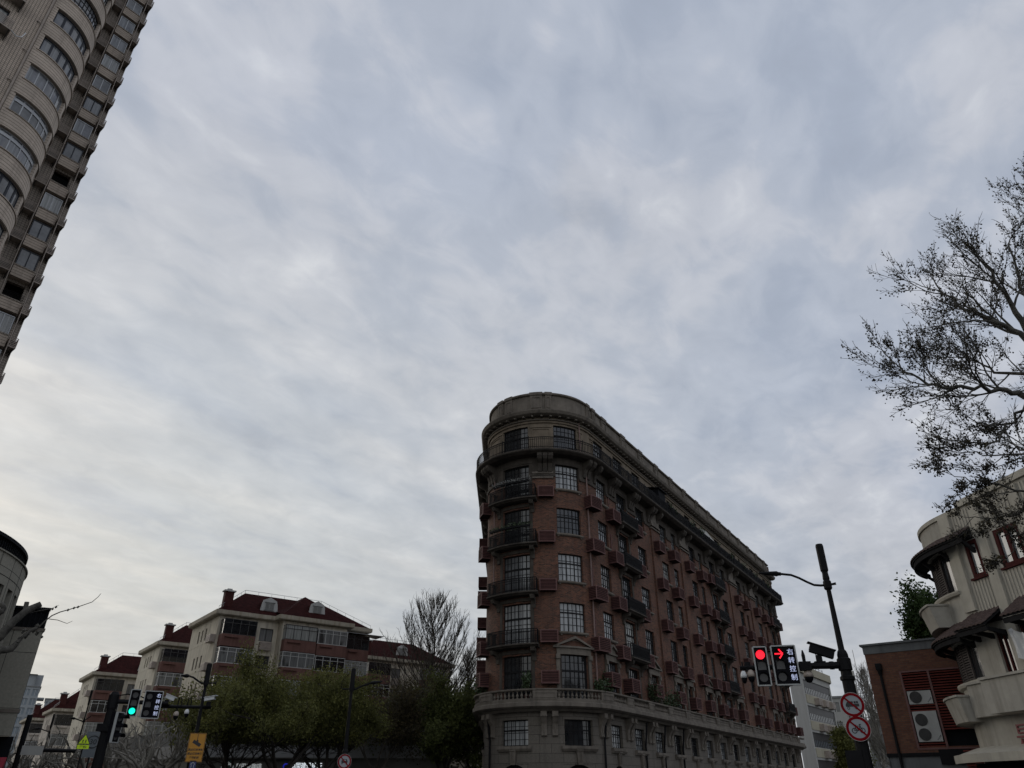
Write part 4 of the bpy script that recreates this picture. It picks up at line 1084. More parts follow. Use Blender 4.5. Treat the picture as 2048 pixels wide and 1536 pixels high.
# ============================================================ red brick annex with louvres
MT['annexbrick'] = brickmat('orange_red_annex_brick', (0.185, 0.082, 0.048), (0.115, 0.048, 0.033), (0.10, 0.07, 0.052), bw=0.25, bh=0.075, mw=0.012, stain=0.2, bump=0.4, blotch=0.35, darkc=(0.10, 0.035, 0.026))
MT['redlouvre'] = paint('dark_red_louvre', (0.125, 0.028, 0.021), 0.75, 0.2, 3, spec=0.2)
MT['greyslab'] = paint('grey_plaster_band', (0.125, 0.13, 0.132), 0.85, 0.2, 1.2, 0.4, bump=0.2)
MT['acwhite'] = paint('white_ac_casing', (0.33, 0.33, 0.315), 0.5, 0.1, 3, 0.25)
def annex():
    d = (0.8, -0.6)
    P = Path([(16 + 0.6 * 9, 34.5 + 0.8 * 9), (16, 34.5), (16 + d[0] * 9, 34.5 + d[1] * 9)], s0=9)
    root = thing('brick_annex', 'low orange red brick annex with grey parapet band and red louvre panel', 'building', (16, 34.5, 0))
    lou = (1.27, 3.7, 3.22, 6.12)
    mb = MB(); wall(mb, P, -9, 9, 3.0, 7.0, [lou], dep=0.3); mb.build('brick_wall', MT['annexbrick'], root)
    mb = MB(); sweep(mb, P, -9, 9, [(-0.3, 7.0), (0.03, 7.0), (0.03, 7.34), (0.12, 7.341), (0.12, 7.42), (-0.35, 7.42)])
    mb.build('parapet_band', MT['greyslab'], root)
    mb = MB(); wall(mb, P, -9, 9, 0, 2.86, [], off=-0.05)
    mb.build('plaster_base', MT['greyslab'], root)
    mb = MB(); sweep(mb, P, -9, 9, [(-0.3, 2.861), (0.02, 2.861), (0.02, 2.999), (-0.3, 2.999)]); pbox(mb, P, 2.0, 3.2, 0.0, 0.06, 2.55, 3.1); mb.build('black_band', MT['black'], root)
    mb = MB()
    a, b, c, e = lou
    for q in (a, 2.36, b - 0.06): pbox(mb, P, q - 0.03, q + 0.05, -0.08, 0.03, c - 0.05, e)
    pbox(mb, P, a - 0.03, b, -0.08, 0.03, e, e + 0.06)
    pbox(mb, P, a - 0.03, b, -0.08, 0.028, c - 0.11, c - 0.051)
    mb.build('louvre_frame', MT['acframe'], root)
    mb = MB(); z = c
    while z < e - 0.03:
        if not (3.38 < z < 4.58 or 4.8 < z < 5.36): sweep(mb, P, a + 0.05, 2.33, [(-0.1, z), (-0.0, z - 0.02), (0.0, z + 0.02), (-0.1, z + 0.05)])
        if z > 3.75: sweep(mb, P, 2.42, b - 0.09, [(-0.1, z), (-0.0, z - 0.02), (0.0, z + 0.02), (-0.1, z + 0.05)])
        z += 0.105
    mb.build('louvre_slats', MT['redlouvre'], root)
    mb = MB(); pbox(mb, P, a, b, -0.34, -0.3, c, e); mb.build('louvre_recess', MT['darkscreen'], root)
    mb = MB(); z = 0.5
    while z < 3.1: sweep(mb, P, 2.9, 4.3, [(0.02, z), (0.1, z - 0.02), (0.1, z + 0.02), (0.02, z + 0.05)]); z += 0.105
    mb.build('lower_louvre', MT['redlouvre'], root)
    mb = MB(); t = 0.5
    mb.box(P.P(t, 0.14, 6.42), (0.24, 0.2, 0.26), P.ang(t))
    mb.tube([P.P(t, 0.12, 6.3), P.P(t, 0.1, 6.05), P.P(t, 0.1, 0.2)], [0.12, 0.062, 0.062], 8)
    mb.build('downpipe', MT['black'], root)
    mb = MB(); mb.face([P.P(-9, 0, 7.2), P.P(0, 0, 7.2), P.P(9, 0, 7.2), P.P(9, 0, 7.2) + Vector((5.4, 7.2, 0))]); mb.build('roof_deck', MT['concrete'], root)
    Q = Path([(16 + 7.2, 34.5 - 5.4), (16 + 7.2 + 5.4, 34.5 - 5.4 + 7.2), (16 + 5.4, 34.5 + 7.2)]); mb = MB(); wall(mb, Q, 0, Q.L[-1], 0, 7.2, []); mb.build('rear_wall', MT['annexbrick'], root)
    # the units
    MT['fan'] = paint('dark_fan_grille', (0.03, 0.03, 0.03), 0.6, 0.2, 6)
    for lab, s0_, s1_, z0, z1, fans in (('white air conditioner with one fan, upper one in the red louvre panel', 1.36, 2.28, 4.84, 5.36, 1), ('tall white air conditioner with two stacked fans in the red louvre panel', 1.36, 2.28, 3.40, 4.56, 2)):
        c_ = P.P((s0_ + s1_) / 2, -0.05, z0)
        o = thing('air_conditioner', lab, 'air conditioner', c_, 0, 'air conditioners in the red louvre panel')
        m1 = MB(); pbox(m1, P, s0_, s1_, -0.28, 0.03, z0, z1); m1.build('casing', MT['acwhite'], o)
        for k in range(fans):
            zc = z0 + 0.27 + k * 0.56; x = s0_ + 0.3
            m1 = MB(); ang = P.ang(x); A = Matrix.Rotation(ang, 3, 'Z') @ Matrix.Rotation(pi / 2, 3, 'X')
            m1.lathe(P.P(x, 0.031, zc), [(0.23, 0.0), (0.23, 0.012)], 24, axis=A)
            g = m1.build('fan_opening', MT['fan'], o)
            m1 = MB()
            for r_ in (0.05, 0.09, 0.13, 0.17, 0.21, 0.235):
                m1.tube([P.P(x + r_ * cos(2 * pi * i / 20), 0.052, zc + r_ * sin(2 * pi * i / 20)) for i in range(21)], 0.005, 4)
            m1.build('fan_guard', MT['acdark'], g)
        m1 = MB()
        for i in range(4): pbox(m1, P, s1_ - 0.2 + 0.045 * i, s1_ - 0.17 + 0.045 * i, 0.031, 0.036, z0 + 0.05 + 0.04 * i, z0 + 0.09 + 0.05 * i)
        m1.build('marking', MT['navy'], o)
    return P
annex()
# ============================================================ row of red roofed apartment houses
MT['acream'] = paint('cream_painted_render', (0.56, 0.51, 0.41), 0.9, 0.18, 0.7, 0.7, bump=0.15, dirt=(0.2, 0.175, 0.14))
MT['apink'] = paint('pale_painted_render', (0.47, 0.42, 0.36), 0.9, 0.14, 1.0, 0.5, bump=0.15, dirt=(0.19, 0.17, 0.14))
MT['brownred'] = paint('brown_red_parapet', (0.15, 0.078, 0.064), 0.9, 0.22, 0.9, 0.35, bump=0.15)
MT['roofred'] = paint('dark_red_roof_shingle', (0.032, 0.0088, 0.008), 0.95, 0.5, 2.6, 0.35, bump=0.5, spec=0.05)
MT['eave'] = paint('stained_eave', (0.36, 0.325, 0.255), 0.85, 0.2, 1.0, 0.6, dirt=(0.15, 0.10, 0.06))
MT['dormer'] = paint('white_dormer', (0.42, 0.42, 0.40), 0.8, 0.12, 1.5, 0.4, dirt=(0.2, 0.19, 0.17))
MT['shut2'] = paint('grey_dormer_shutter', (0.17, 0.17, 0.165), 0.8, 0.15, 2)
MT['chimney'] = paint('dark_red_chimney', (0.055, 0.016, 0.014), 0.85, 0.3, 2)
MT['bronze'] = paint('dark_bronze_frame', (0.035, 0.032, 0.03), 0.5, 0.2, 3)
MT['wframe'] = paint('white_window_frame', (0.45, 0.45, 0.43), 0.5, 0.12, 3)
MT['g_apt'] = glass('house_glass', (0.03, 0.032, 0.033), 0.08)
MT['g_apt2'] = glass('house_glass_curtain', (0.04, 0.042, 0.042), 0.1, 0.6, (0.20, 0.205, 0.20), fold=5)
MT['g_apt3'] = glass('house_glass_dark', (0.015, 0.016, 0.018), 0.06)
MT['g_apt4'] = glass('house_glass_pale_curtain', (0.04, 0.042, 0.042), 0.1, 1.0, (0.33, 0.34, 0.32), fold=7)
DF = (0.8, 0.6); DS = (-0.606, 0.7955)
def aptblock(label, cx, cy, ze, front=17.1, side=9.6, wallmat='acream', seed=1, rich=True, parap='brownred', floors=6, roofh=3.2):
    r_ = random.Random(seed)
    P = Path([(cx + DS[0] * side, cy + DS[1] * side), (cx, cy), (cx + DF[0] * front, cy + DF[1] * front), (cx + DF[0] * front + DS[0] * side, cy + DF[1] * front + DS[1] * side)], s0=side)
    root = thing('apartment_house', label, 'apartment house', (cx, cy, 0), group='red roofed apartment houses in a row')
    FH = 2.8; base = ze - 18.4
    # openings
    ops = []; lev = []
    for f in range(floors):
        zt = ze - 1.3 - FH * f
        if zt < 2: break
        lev.append(zt)
        ops += [(4.52, 6.0, zt - 1.35, zt, 'w')]
        for q in (-6.75, -5.55, -4.2): ops.append((q, q + 0.55, zt - 1.25, zt, 's'))
    vol = (6.45, 14.05, 1.4)
    mb = MB(); wall(mb, P, -side, front, 0, ze, [o[:4] for o in ops], dep=0.2)
    V = Path([tuple(P.P(vol[0], 0)[:2]), tuple(P.P(vol[0], vol[2])[:2]), tuple(P.P(vol[1], vol[2])[:2]), tuple(P.P(vol[1], 0)[:2])], s0=vol[2])
    if rich: wall(mb, V, -vol[2], V.L[-1], 0, ze, [])
    for zt in lev: pbox(mb, P, -side + 0.01, -0.02, 0.001, 0.02, zt - 1.62, zt - 1.59); 
    mb.build('rendered_wall', MT[wallmat], root)
    Q = Path([tuple(P.P(front + side - 0.001)[:2]), tuple(P.P(-side)[:2])]); mb = MB(); wall(mb, Q, 0, Q.L[-1], 0, ze, []); mb.build('rear_wall', MT[wallmat], root)
    for a, b, c, d, k in ops:
        window(P, a, b, c, d, 2 if k == 'w' else 1, 1, root, MT['bronze'], MT[r_.choice(['g_apt', 'g_apt2'])], off=-0.16, fr=0.07, bar=0.07)
    # enclosed balconies
    def encl(a, b, o0, o1, zt, fm, sidewin=True, drop=0.0, dark=False):
        zb = zt - 1.55
        m1 = MB(); pbox(m1, P, a, b, o0, o1, zb - 1.18, zb); pbox(m1, P, a + 0.3, (a + b) / 2, o1, o1 + 0.18, zb - 0.32, zb - 0.2)
        o = m1.build('balcony_parapet', MT[parap], root)
        m1 = MB(); e = 0.06; n = max(3, int(round((b - a) / 0.9)))
        for z0, z1 in ((zb, zb + e), (zt - e, zt), (zt - 0.45, zt - 0.4)):
            pbox(m1, P, a, b, o1 - e, o1, z0, z1)
            for q in (a, b - e): pbox(m1, P, q, q + e, o0, o1 - e - 0.001, z0, z1)
        for i in range(n + 1):
            q = a + (b - a - e) * i / n; pbox(m1, P, q, q + e, o1 - e + 0.002, o1 - 0.002, zb + e, zt - e)
        w_ = m1.build('balcony_window', MT[fm], root)
        m1 = MB()
        m1.face([P.P(a, o1 - 0.04, zb), P.P(b, o1 - 0.04, zb), P.P(b, o1 - 0.04, zt), P.P(a, o1 - 0.04, zt)], [(a, zb), (b, zb), (b, zt), (a, zt)])
        for q in (a + 0.03, b - 0.03): m1.face([P.P(q, o0, zb), P.P(q, o1 - 0.05, zb), P.P(q, o1 - 0.05, zt), P.P(q, o0, zt)], [(0, zb), (o1 - o0, zb), (o1 - o0, zt), (0, zt)])
        m1.build('pane', MT['g_apt3'] if dark else MT[r_.choice(['g_apt', 'g_apt2', 'g_apt3', 'g_apt4', 'g_apt2'])], w_)
    for i, zt in enumerate(lev):
        fm = r_.choice(['wframe', 'bronze', 'wframe'])
        encl(0.25, 3.75, 0, 1.25, zt + (0.35 if i == 0 else 0.3), 'bronze' if i == 0 else fm, dark=(i == 0))
        if rich:
            encl(6.55, 10.15, 1.42, 2.3, zt + 0.3, 'wframe' if i else 'bronze'); encl(10.25, 13.75, 1.42, 2.35, zt + 0.2, 'wframe')
            encl(14.15, 17.0, 0, 1.3, zt + 0.2, 'bronze' if i == 0 else 'wframe', dark=(i == 0))
        else:
            encl(9.2, 12.8, 0, 1.25, zt + 0.3, 'wframe')
        # shuttered equipment boxes
        if i < 4:
            m1 = MB(); pbox(m1, P, -1.5, -0.1, 0.0, 0.55, zt - 1.9, zt - 1.15)
            for q in range(5): pbox(m1, P, -1.5, -0.1, 0.55, 0.58, zt - 1.88 + q * 0.14, zt - 1.82 + q * 0.14)
            m1.build('vent_box', MT['rack'], root)
            m1 = MB(); pbox(m1, P, 4.6, 5.9, 0, 0.45, zt - 2.3, zt - 1.45)
            for q in range(6): pbox(m1, P, 4.6, 5.9, 0.45, 0.48, zt - 2.28 + q * 0.14, zt - 2.22 + q * 0.14)
            m1.build('vent_box', MT['rack'], root)
    # roof canopy sheet over the first right balcony
    if rich:
        m1 = MB(); sweep(m1, P, 13.9, 17.6, [(0, ze - 0.75), (1.6, ze - 0.95), (1.6, ze - 0.9), (0, ze - 0.7)]); m1.build('balcony_canopy', MT['alu'], root)
    # eaves
    mb = MB()
    pr = [(-0.1, ze - 0.55), (0.45, ze - 0.5), (0.55, ze - 0.4), (0.55, ze), (-0.1, ze + 0.05)]
    sweep(mb, P, -side, vol[0] if rich else front, pr)
    if rich:
        sweep(mb, P, vol[1], front, pr)
        V2 = Path([tuple(P.P(vol[0] - 0.15, 0)[:2]), tuple(P.P(vol[0] - 0.15, vol[2])[:2]), tuple(P.P(vol[1] + 0.15, vol[2])[:2]), tuple(P.P(vol[1] + 0.15, 0)[:2])])
        sweep(mb, V2, 0, V2.L[-1], [(-0.1, ze - 0.52), (0.4, ze - 0.5), (0.5, ze - 0.4), (0.5, ze + 0.02), (-0.1, ze + 0.07)])
    sweep(mb, P, front, front + side, pr)
    mb.build('eave', MT['eave'], root)
    # hipped roof
    def pt(u, dpt, z): return Vector((cx + DF[0] * u + DS[0] * dpt, cy + DF[1] * u + DS[1] * dpt, z))
    ov = 0.35; hz = ze + roofh; mid = side / 2
    A = pt(-ov, -ov, ze); B = pt(front + ov, -ov, ze); C = pt(front + ov, side + ov, ze); D_ = pt(-ov, side + ov, ze)
    RA = pt(3.7, mid, hz); RB = pt(front - 4.0, mid, hz)
    mb = MB(); mb.face([A, B, RB, RA]); mb.face([B, C, RB]); mb.face([C, D_, RA, RB]); mb.face([D_, A, RA])
    if rich:      # cross gable over the front volume
        g0 = pt(vol[0] - 0.3, -vol[2] - ov, ze + 0.04); g1 = pt(vol[1] + 0.3, -vol[2] - ov, ze + 0.04); gm = pt((vol[0] + vol[1]) / 2, 3.0, hz + 0.15); gb = pt((vol[0] + vol[1]) / 2, 6.0, hz + 0.15)
        e0 = pt(vol[0] - 0.3, 2.5, ze + 1.2); e1 = pt(vol[1] + 0.3, 2.5, ze + 1.2)
        mb.face([g0, g1, gm]); mb.face([g1, e1, gb, gm]); mb.face([g0, gm, gb, e0])
    rf = mb.build('roof', MT['roofred'], root)
    mb = MB()
    for a, b in ((A, RA), (RA, RB), (RB, B)): mb.tube([a + Vector((0, 0, 0.35)), b + Vector((0, 0, 0.35))], 0.025, 4)
    for a, b in ((A, RA), (RA, RB), (RB, B)):
        for i in range(7): p = a.lerp(b, i / 6); mb.tube([p, p + Vector((0, 0, 0.36))], 0.018, 4)
    mb.build('ridge_wire', MT['alu'], rf)
    # dormers
    def dormer(u, dfront, w_, h):
        hd = MB(); zb = ze + 0.6
        ys = pt(u, dfront, 0)
        prof = [(-w_ / 2 - 0.12, 0), (w_ / 2 + 0.12, 0), (w_ / 2, h * 0.55), (w_ / 2 - 0.12, h * 0.78), (0, h), (-w_ / 2 + 0.12, h * 0.78), (-w_ / 2, h * 0.55)]
        def q(x, z, dd): return pt(u + x, dfront + dd, zb + z)
        n = len(prof)
        hd.face([q(x, z, 0.12) for x, z in prof])
        for i in range(n):
            a, b = prof[i], prof[(i + 1) % n]; hd.face([q(a[0] * .92, a[1] * .95, 0.12), q(b[0] * .92, b[1] * .95, 0.12), q(b[0] * .92, b[1] * .95, 2.6), q(a[0] * .92, a[1] * .95, 2.6)])
        o = hd.build('dormer', MT['roofred'], rf)
        hd = MB(); hd.face([q(x, z, 0) for x, z in prof]); hd.face([q(x, z, 0.119) for x, z in prof])
        for i in range(n):
            a, b = prof[i], prof[(i + 1) % n]; hd.face([q(a[0], a[1], 0), q(b[0], b[1], 0), q(b[0], b[1], 0.119), q(a[0], a[1], 0.119)])
        hd.build('dormer_front', MT['dormer'], rf)
        m1 = MB(); x0, x1, z0, z1 = -w_ * 0.28, w_ * 0.28, 0.2, h * 0.62
        # louvred shutters
        for (a, b) in ((x0, -0.02), (0.02, x1)):
            z = z0
            while z < z1: m1.hexa([q(a, z, -0.03), q(b, z, -0.03), q(b, z, -0.001), q(a, z, -0.001), q(a, z + 0.05, -0.03), q(b, z + 0.05, -0.03), q(b, z + 0.05, -0.001), q(a, z + 0.05, -0.001)]); z += 0.1
        for (a, b, c, d) in ((x0 - 0.1, x1 + 0.1, z1, z1 + 0.07), (x0 - 0.1, x1 + 0.1, z0 - 0.08, z0)):
            m1.hexa([q(a, c, -0.06), q(b, c, -0.06), q(b, c, -0.001), q(a, c, -0.001), q(a, d, -0.06), q(b, d, -0.06), q(b, d, -0.001), q(a, d, -0.001)])
        m1.build('dormer_shutter', MT['shut2'], rf)
    if rich: dormer(5.4, 0.75, 1.75, 1.6); dormer(10.5, -0.55, 1.75, 1.65)
    else: dormer(6.5, 0.75, 1.75, 1.6)
    # chimney
    m1 = MB()
    p = pt(0.8, 1.0, 0)
    ang = atan2(DF[1], DF[0])
    m1.box((p.x, p.y, ze + 1.1), (0.95, 0.7, 2.2), ang); o = m1.build('chimney', MT['chimney'], rf)
    m1 = MB(); m1.box((p.x, p.y, ze + 2.27), (1.25, 0.95, 0.14), ang); m1.box((p.x, p.y, ze + 2.44), (0.5, 0.4, 0.2), ang); m1.build('chimney_cap', MT['dormer'], rf)
    return P, root
BP1, _b = aptblock('nearest red roofed apartment house, the one with two white dormers in its roof', -31.0, 78.6, 18.4, seed=11)
aptblock('second red roofed apartment house, just left of the two dormer one', -45.1, 97.0, 18.4, seed=12, rich=False)
aptblock('third red roofed apartment house, the one behind the green traffic light', -59.5, 110.0, 16.5, seed=13, rich=False)
aptblock('fourth house of the red roofed row, low and pale with a curved eave', -72.5, 125.0, 13.1, seed=14, rich=False, wallmat='apink', parap='apink', floors=4, roofh=3.6)
aptblock('last and lowest of the red roofed row, beside the stone clad building', -86.5, 142.0, 13.1, seed=15, rich=False, wallmat='apink', parap='apink', floors=4, roofh=3.6)
aptblock('red roofed apartment house partly screened by the tall bare tree', -21.0, 108.0, 18.4, seed=16, rich=False, front=14.5)

# ============================================================ podium with shops
MT['fascia'] = paint('white_fascia_panel', (0.24, 0.24, 0.235), 0.7, 0.12, 0.6, 0.3)
MT['signwall'] = paint('dark_beige_signboard', (0.085, 0.082, 0.068), 0.7, 0.15, 0.8)
MT['lit'] = emit('lit_white_lettering', (0.85, 0.93, 1.0), 0.75)
MT['litdim'] = emit('dim_white_lettering', (0.8, 0.85, 0.85), 0.28)
MT['litblue'] = emit('lit_blue_logo', (0.015, 0.02, 0.4), 0.6)
def podium():
    h = 62.0
    c = pix(384, 1490, h)
    L1 = 16.0
    le = azp(-26.6, 79.0); re = azp(-4.5, 60.5)
    P = Path([(le.x, le.y), (c.x, c.y), (re.x, re.y)], s0=(Vector((c.x, c.y)) - Vector((le.x, le.y))).length)
    SL, SE = -P.L[0] * -1, P.L[-1]
    SL = P.L[0]
    root = thing('shop_podium', 'low shop podium with white fascia and roof terrace under the apartment houses', 'shop building', (c.x, c.y, 0))
    zt = 4.55; zs = 3.78
    mb = MB(); wall(mb, P, SL, SE, 3.72, zt, [], off=0.05)
    t = SL
    while t < SE: pbox(mb, P, t, t + 0.03, 0.045, 0.056, 3.74, zt - 0.02); t += 1.2
    mb.build('fascia', MT['fascia'], root)
    mb = MB(); wall(mb, P, SL, SE, 2.4, 3.72, []); pbox(mb, P, SL, SE, 0.0, 0.25, 3.66, 3.72); mb.build('signboard', MT['signwall'], root)
    mb = MB(); wall(mb, P, SL, SE, 0, 2.4, [], off=-0.3); mb.build('shopfront', MT['darkscreen'], root)
    mb = MB(); t = SL
    while t < SE:
        k = int((t - SL) / 3.2) % 2
        if k == 0:
            q = t
            while q < min(t + 1.6, SE): pbox(mb, P, q, q + 0.05, -0.06, 0.0, zt, zt + 0.95); q += 0.14
        else: pbox(mb, P, t, min(t + 1.6, SE), -0.06, 0, zt, zt + 0.9)
        t += 1.6
    pbox(mb, P, SL, SE, -0.09, 0.03, zt + 0.951, zt + 1.02)
    mb.build('terrace_fence', MT['concrete'], root)
    # set back glazed room on the terrace
    e = P.P(1.0, -3.5, 0)
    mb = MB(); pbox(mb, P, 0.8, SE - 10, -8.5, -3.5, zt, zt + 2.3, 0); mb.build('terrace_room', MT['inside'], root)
    mb = MB(); t = 1.0
    while t < SE - 10:
        pbox(mb, P, t, t + 0.07, -3.5, -3.42, zt, zt + 2.3); t += 1.1
    for z in (zt + 1.0, zt + 1.5, zt + 1.9): pbox(mb, P, 0.9, SE - 10, -3.48, -3.43, z, z + 0.05)
    mb.build('terrace_room_frame', MT['wframe'], root)
    mb = MB(); pbox(mb, P, 0.4, SE - 9.5, -8.6, -2.9, zt + 2.3, zt + 2.45); mb.build('terrace_roof', MT['eave'], root)
    mb = MB(); mb.face([P.P(SL, 0, zt - 0.05), P.P(0, 0, zt - 0.05), P.P(SE, 0, zt - 0.05), Vector((re.x - 2, re.y + 12, zt - 0.05)), Vector((le.x + 8, le.y + 14, zt - 0.05))]); mb.build('podium_deck', MT['concrete'], root)
    o = Vector((c.x, c.y, 0))
    def tp(az): 
        lo, hi = 0.0, SE
        for _ in range(40):
            m_ = (lo + hi) / 2; p = P.P(m_)
            if degrees(atan2(p.x, p.y)) < az: lo = m_
            else: hi = m_
        return lo
    def sign(body, u0, u1, v, sz, mat):
        a0 = degrees(atan2((u0 - 1024) / FPX, cos(PITCH) + 0.52 * sin(PITCH))); a1 = degrees(atan2((u1 - 1024) / FPX, cos(PITCH) + 0.52 * sin(PITCH)))
        s0_, s1_ = tp(a0), tp(a1); m_ = (s0_ + s1_) / 2
        z = pix((u0 + u1) / 2, v, hypot(P.P(m_).x, P.P(m_).y)).z
        M = Matrix.Translation(P.P(m_, 0.03, z) - o) @ Matrix.Rotation(P.ang(m_), 4, 'Z') @ UP
        n = len(body)
        return text_mesh(body, sz, mat, root, M, 'lettering', 0.02, (s1_ - s0_) / (n * sz) if ord(body[0]) > 255 else 1.0, 0.004), m_, z, s0_, s1_
    sign('中国建设银行', 582, 646, 1534, 0.52, MT['lit'])
    sign('星巴克咖啡', 474, 526, 1534, 0.42, MT['litdim'])
    # left arm sign
    q = P.P(-3.6, 0.03, 0)
    M = Matrix.Translation(P.P(-3.2, 0.03, 2.78) - o) @ Matrix.Rotation(P.ang(-3.2), 4, 'Z') @ UP
    text_mesh('anuari', 0.7, MT['litdim'], root, M, 'lettering', 0.02, 1.1)
    a0 = tp(-19.6)
    # round green badge and blue ring logo
    for (u, v, r, kind) in ((458, 1534, 0.46, 'g'), (574, 1533, 0.17, 'b')):
        azd = degrees(atan2((u - 1024) / FPX, cos(PITCH) + 0.52 * sin(PITCH))); m_ = tp(azd); p = P.P(m_); z = pix(u, v, hypot(p.x, p.y)).z
        A = Matrix.Rotation(P.ang(m_), 3, 'Z') @ Matrix.Rotation(pi / 2, 3, 'X')
        m1 = MB()
        if kind == 'g':
            m1.lathe(P.P(m_, 0.02, z), [(r, 0.0), (r, 0.05)], 28, axis=A); o1 = m1.build('round_logo', flat('deep_green_badge', (0.004, 0.03, 0.017)), root)
            m1 = MB()
            for sg in (-1, 1):
                for k in range(4):
                    a = 0.24 + 0.06 * k
                    m1.tube([P.P(m_ + sg * (a * cos(t)), 0.09, z + 0.30 * sin(t) - 0.02) for t in [-1.0 + i * 0.3 for i in range(7)]], 0.013, 4)
            for k in range(5): m1.tube([P.P(m_ + (k - 2) * 0.05, 0.09, z + 0.12), P.P(m_ + (k - 2) * 0.09, 0.09, z + 0.34 - abs(k - 2) * 0.05)], 0.018, 4)
            m1.build('badge_pattern', MT['litdim'], o1)
        else:
            m1.tube([P.P(m_ + r * cos(t), 0.05, z + r * sin(t)) for t in [0.5 + i * 0.45 for i in range(12)]], 0.045, 5); m1.build('ring_logo', MT['litblue'], root)
    return P
PP_ = podium()

# ============================================================ white flats far right
MT['fwhite'] = paint('white_tiled_flats', (0.36, 0.355, 0.33), 0.8, 0.12, 0.5, 0.3, dirt=(0.2, 0.19, 0.17))
MT['fcream'] = paint('cream_flats_band', (0.36, 0.33, 0.25), 0.85, 0.12, 0.5, 0.3)
MT['fblue'] = paint('blue_grey_glazing', (0.11, 0.125, 0.14), 0.5, 0.25, 0.4)
MT['towerconc'] = paint('pale_grey_tower', (0.27, 0.285, 0.29), 0.8, 0.15, 0.1)
def farflats():
    a = azp(20.55, 110.0); d = (sin(radians(36)), cos(radians(36)))
    L = 14.0
    P = Path([(a.x + 1.9, a.y + 10), (a.x, a.y), (a.x + d[0] * L, a.y + d[1] * L), (a.x + d[0] * L + 2, a.y + d[1] * L + 8)], s0=hypot(1.9, 10))
    root = thing('white_flats', 'white and cream block of flats with long window bands beyond the red traffic light', 'apartment block', (a.x, a.y, 0))
    FH = 3.2; t0 = EYE + 0.1193 * 110
    ops = []
    for k in range(5):
        zt = t0 - FH * k
        ops.append((0.6, L - 0.5, zt - 1.75, zt))
    S0 = -hypot(1.9, 10)
    mb = MB(); wall(mb, P, 0, P.L[-1], 0, t0 + 0.75, ops, dep=0.2); mb.build('tiled_wall', MT['fwhite'], root)
    mb = MB(); wall(mb, P, S0, 0, 0, t0 + 0.75, [], 0); mb.build('end_wall', MT['fblue'], root)
    mb = MB()
    for a_, b_, c, e in ops: pbox(mb, P, a_, b_, 0.0, 0.08, c - 1.15, c - 0.1)
    sweep(mb, P, S0, P.L[-1], [(-0.3, t0 + 0.75), (0.3, t0 + 0.75), (0.3, t0 + 1.75), (-0.3, t0 + 1.75)])
    mb.build('cream_bands', MT['fcream'], root)
    for i, (a_, b_, c, e) in enumerate(ops):
        window(P, a_, b_, c, e, 16, 1, root, MT['bronze'], MT['g_tower2'] if i < 2 else MT['fblue'], off=-0.15, fr=0.08, bar=0.28, tz=e - 0.5)
    r_ = random.Random(2)
    for i, (a_, b_, c, e) in enumerate(ops[:4]):
        for k in range(3):
            t = a_ + 3.5 + k * 3.3
            m1 = MB(); pbox(m1, P, t, t + 1.7, 0.08, 0.65, c - 1.2, c - 0.35)
            for q in range(6): pbox(m1, P, t, t + 1.7, 0.65, 0.69, c - 1.18 + q * 0.14, c - 1.12 + q * 0.14)
            m1.build('louvred_box', MT['rack'], root)
    mb = MB(); mb.face([P.P(t, -0.1, t0 + 1.4) for t in (S0, 0, L, P.L[-1] - 0.01)]); mb.build('roof_deck', MT['concrete'], root)
    mb = MB()
    for k in range(8): mb.tube([P.P(1 + k * 1.7, -0.4, t0 + 1.7), P.P(1 + k * 1.7, -0.4, t0 + 2.5)], 0.04, 4)
    mb.tube([P.P(1, -0.4, t0 + 2.3), P.P(13, -0.4, t0 + 2.3)], 0.025, 4)
    mb.build('roof_rail', MT['iron'], root)
farflats()
def farblock(name, label, u0, u1, v, h, floors, mat, gm, azf=70, dep=12, band=0.5, cat='building', top=1.0, zlow=None):
    a = pix(u0, v, h); b = pix(u1, v, h)
    # keep the top level
    z = (a.z + b.z) / 2
    fv = Vector((b.x - a.x, b.y - a.y)); fl = fv.length; n = Vector((fv.y, -fv.x)).normalized()
    if n.dot(Vector((a.x, a.y))) > 0: n = -n
    bk = -n * dep
    P = Path([(a.x + bk.x, a.y + bk.y), (a.x, a.y), (b.x, b.y), (b.x + bk.x, b.y + bk.y)], s0=dep)
    root = thing(name, label, cat, (a.x, a.y, 0))
    ops = []; FH = 3.1; k = 0
    while z - top - FH * k > 3 and k < floors:
        zt = z - top - FH * k; nn = max(2, int(fl / 3.2))
        for i in range(nn): x0 = fl * (i + 0.15) / nn; ops.append((x0, x0 + fl / nn * 0.7, zt - FH * band, zt))
        nd = max(1, int(dep / 4))
        for i in range(nd): ops.append((fl + dep * (i + 0.2) / nd, fl + dep * (i + 0.75) / nd, zt - FH * band, zt)); ops.append((-dep + dep * (i + 0.2) / nd, -dep + dep * (i + 0.75) / nd, zt - FH * band, zt))
        k += 1
    mb = MB(); wall(mb, P, -dep, fl + dep, 0, z, ops, dep=0.3); mb.build('wall', mat, root)
    mb = MB(); wall(mb, P, -dep, fl + dep, 0, z - 0.5, [], off=-0.3); mb.build('glazing', gm, root)
    mb = MB()
    for (a_, b_, c, e) in ops[:400]:
        pbox(mb, P, (a_ + b_) / 2 - 0.05, (a_ + b_) / 2 + 0.05, -0.28, -0.2, c, e)
    mb.build('window_bars', MT['wframe'], root)
    mb = MB(); mb.face([P.P(t, 0, z - 0.4) for t in (-dep, 0, fl, fl + dep)]); sweep(mb, P, -dep, fl + dep, [(-0.2, z - 0.3), (0.25, z - 0.3), (0.25, z), (-0.2, z)]); mb.build('roof', MT['concrete'], root)
    return P, root, z
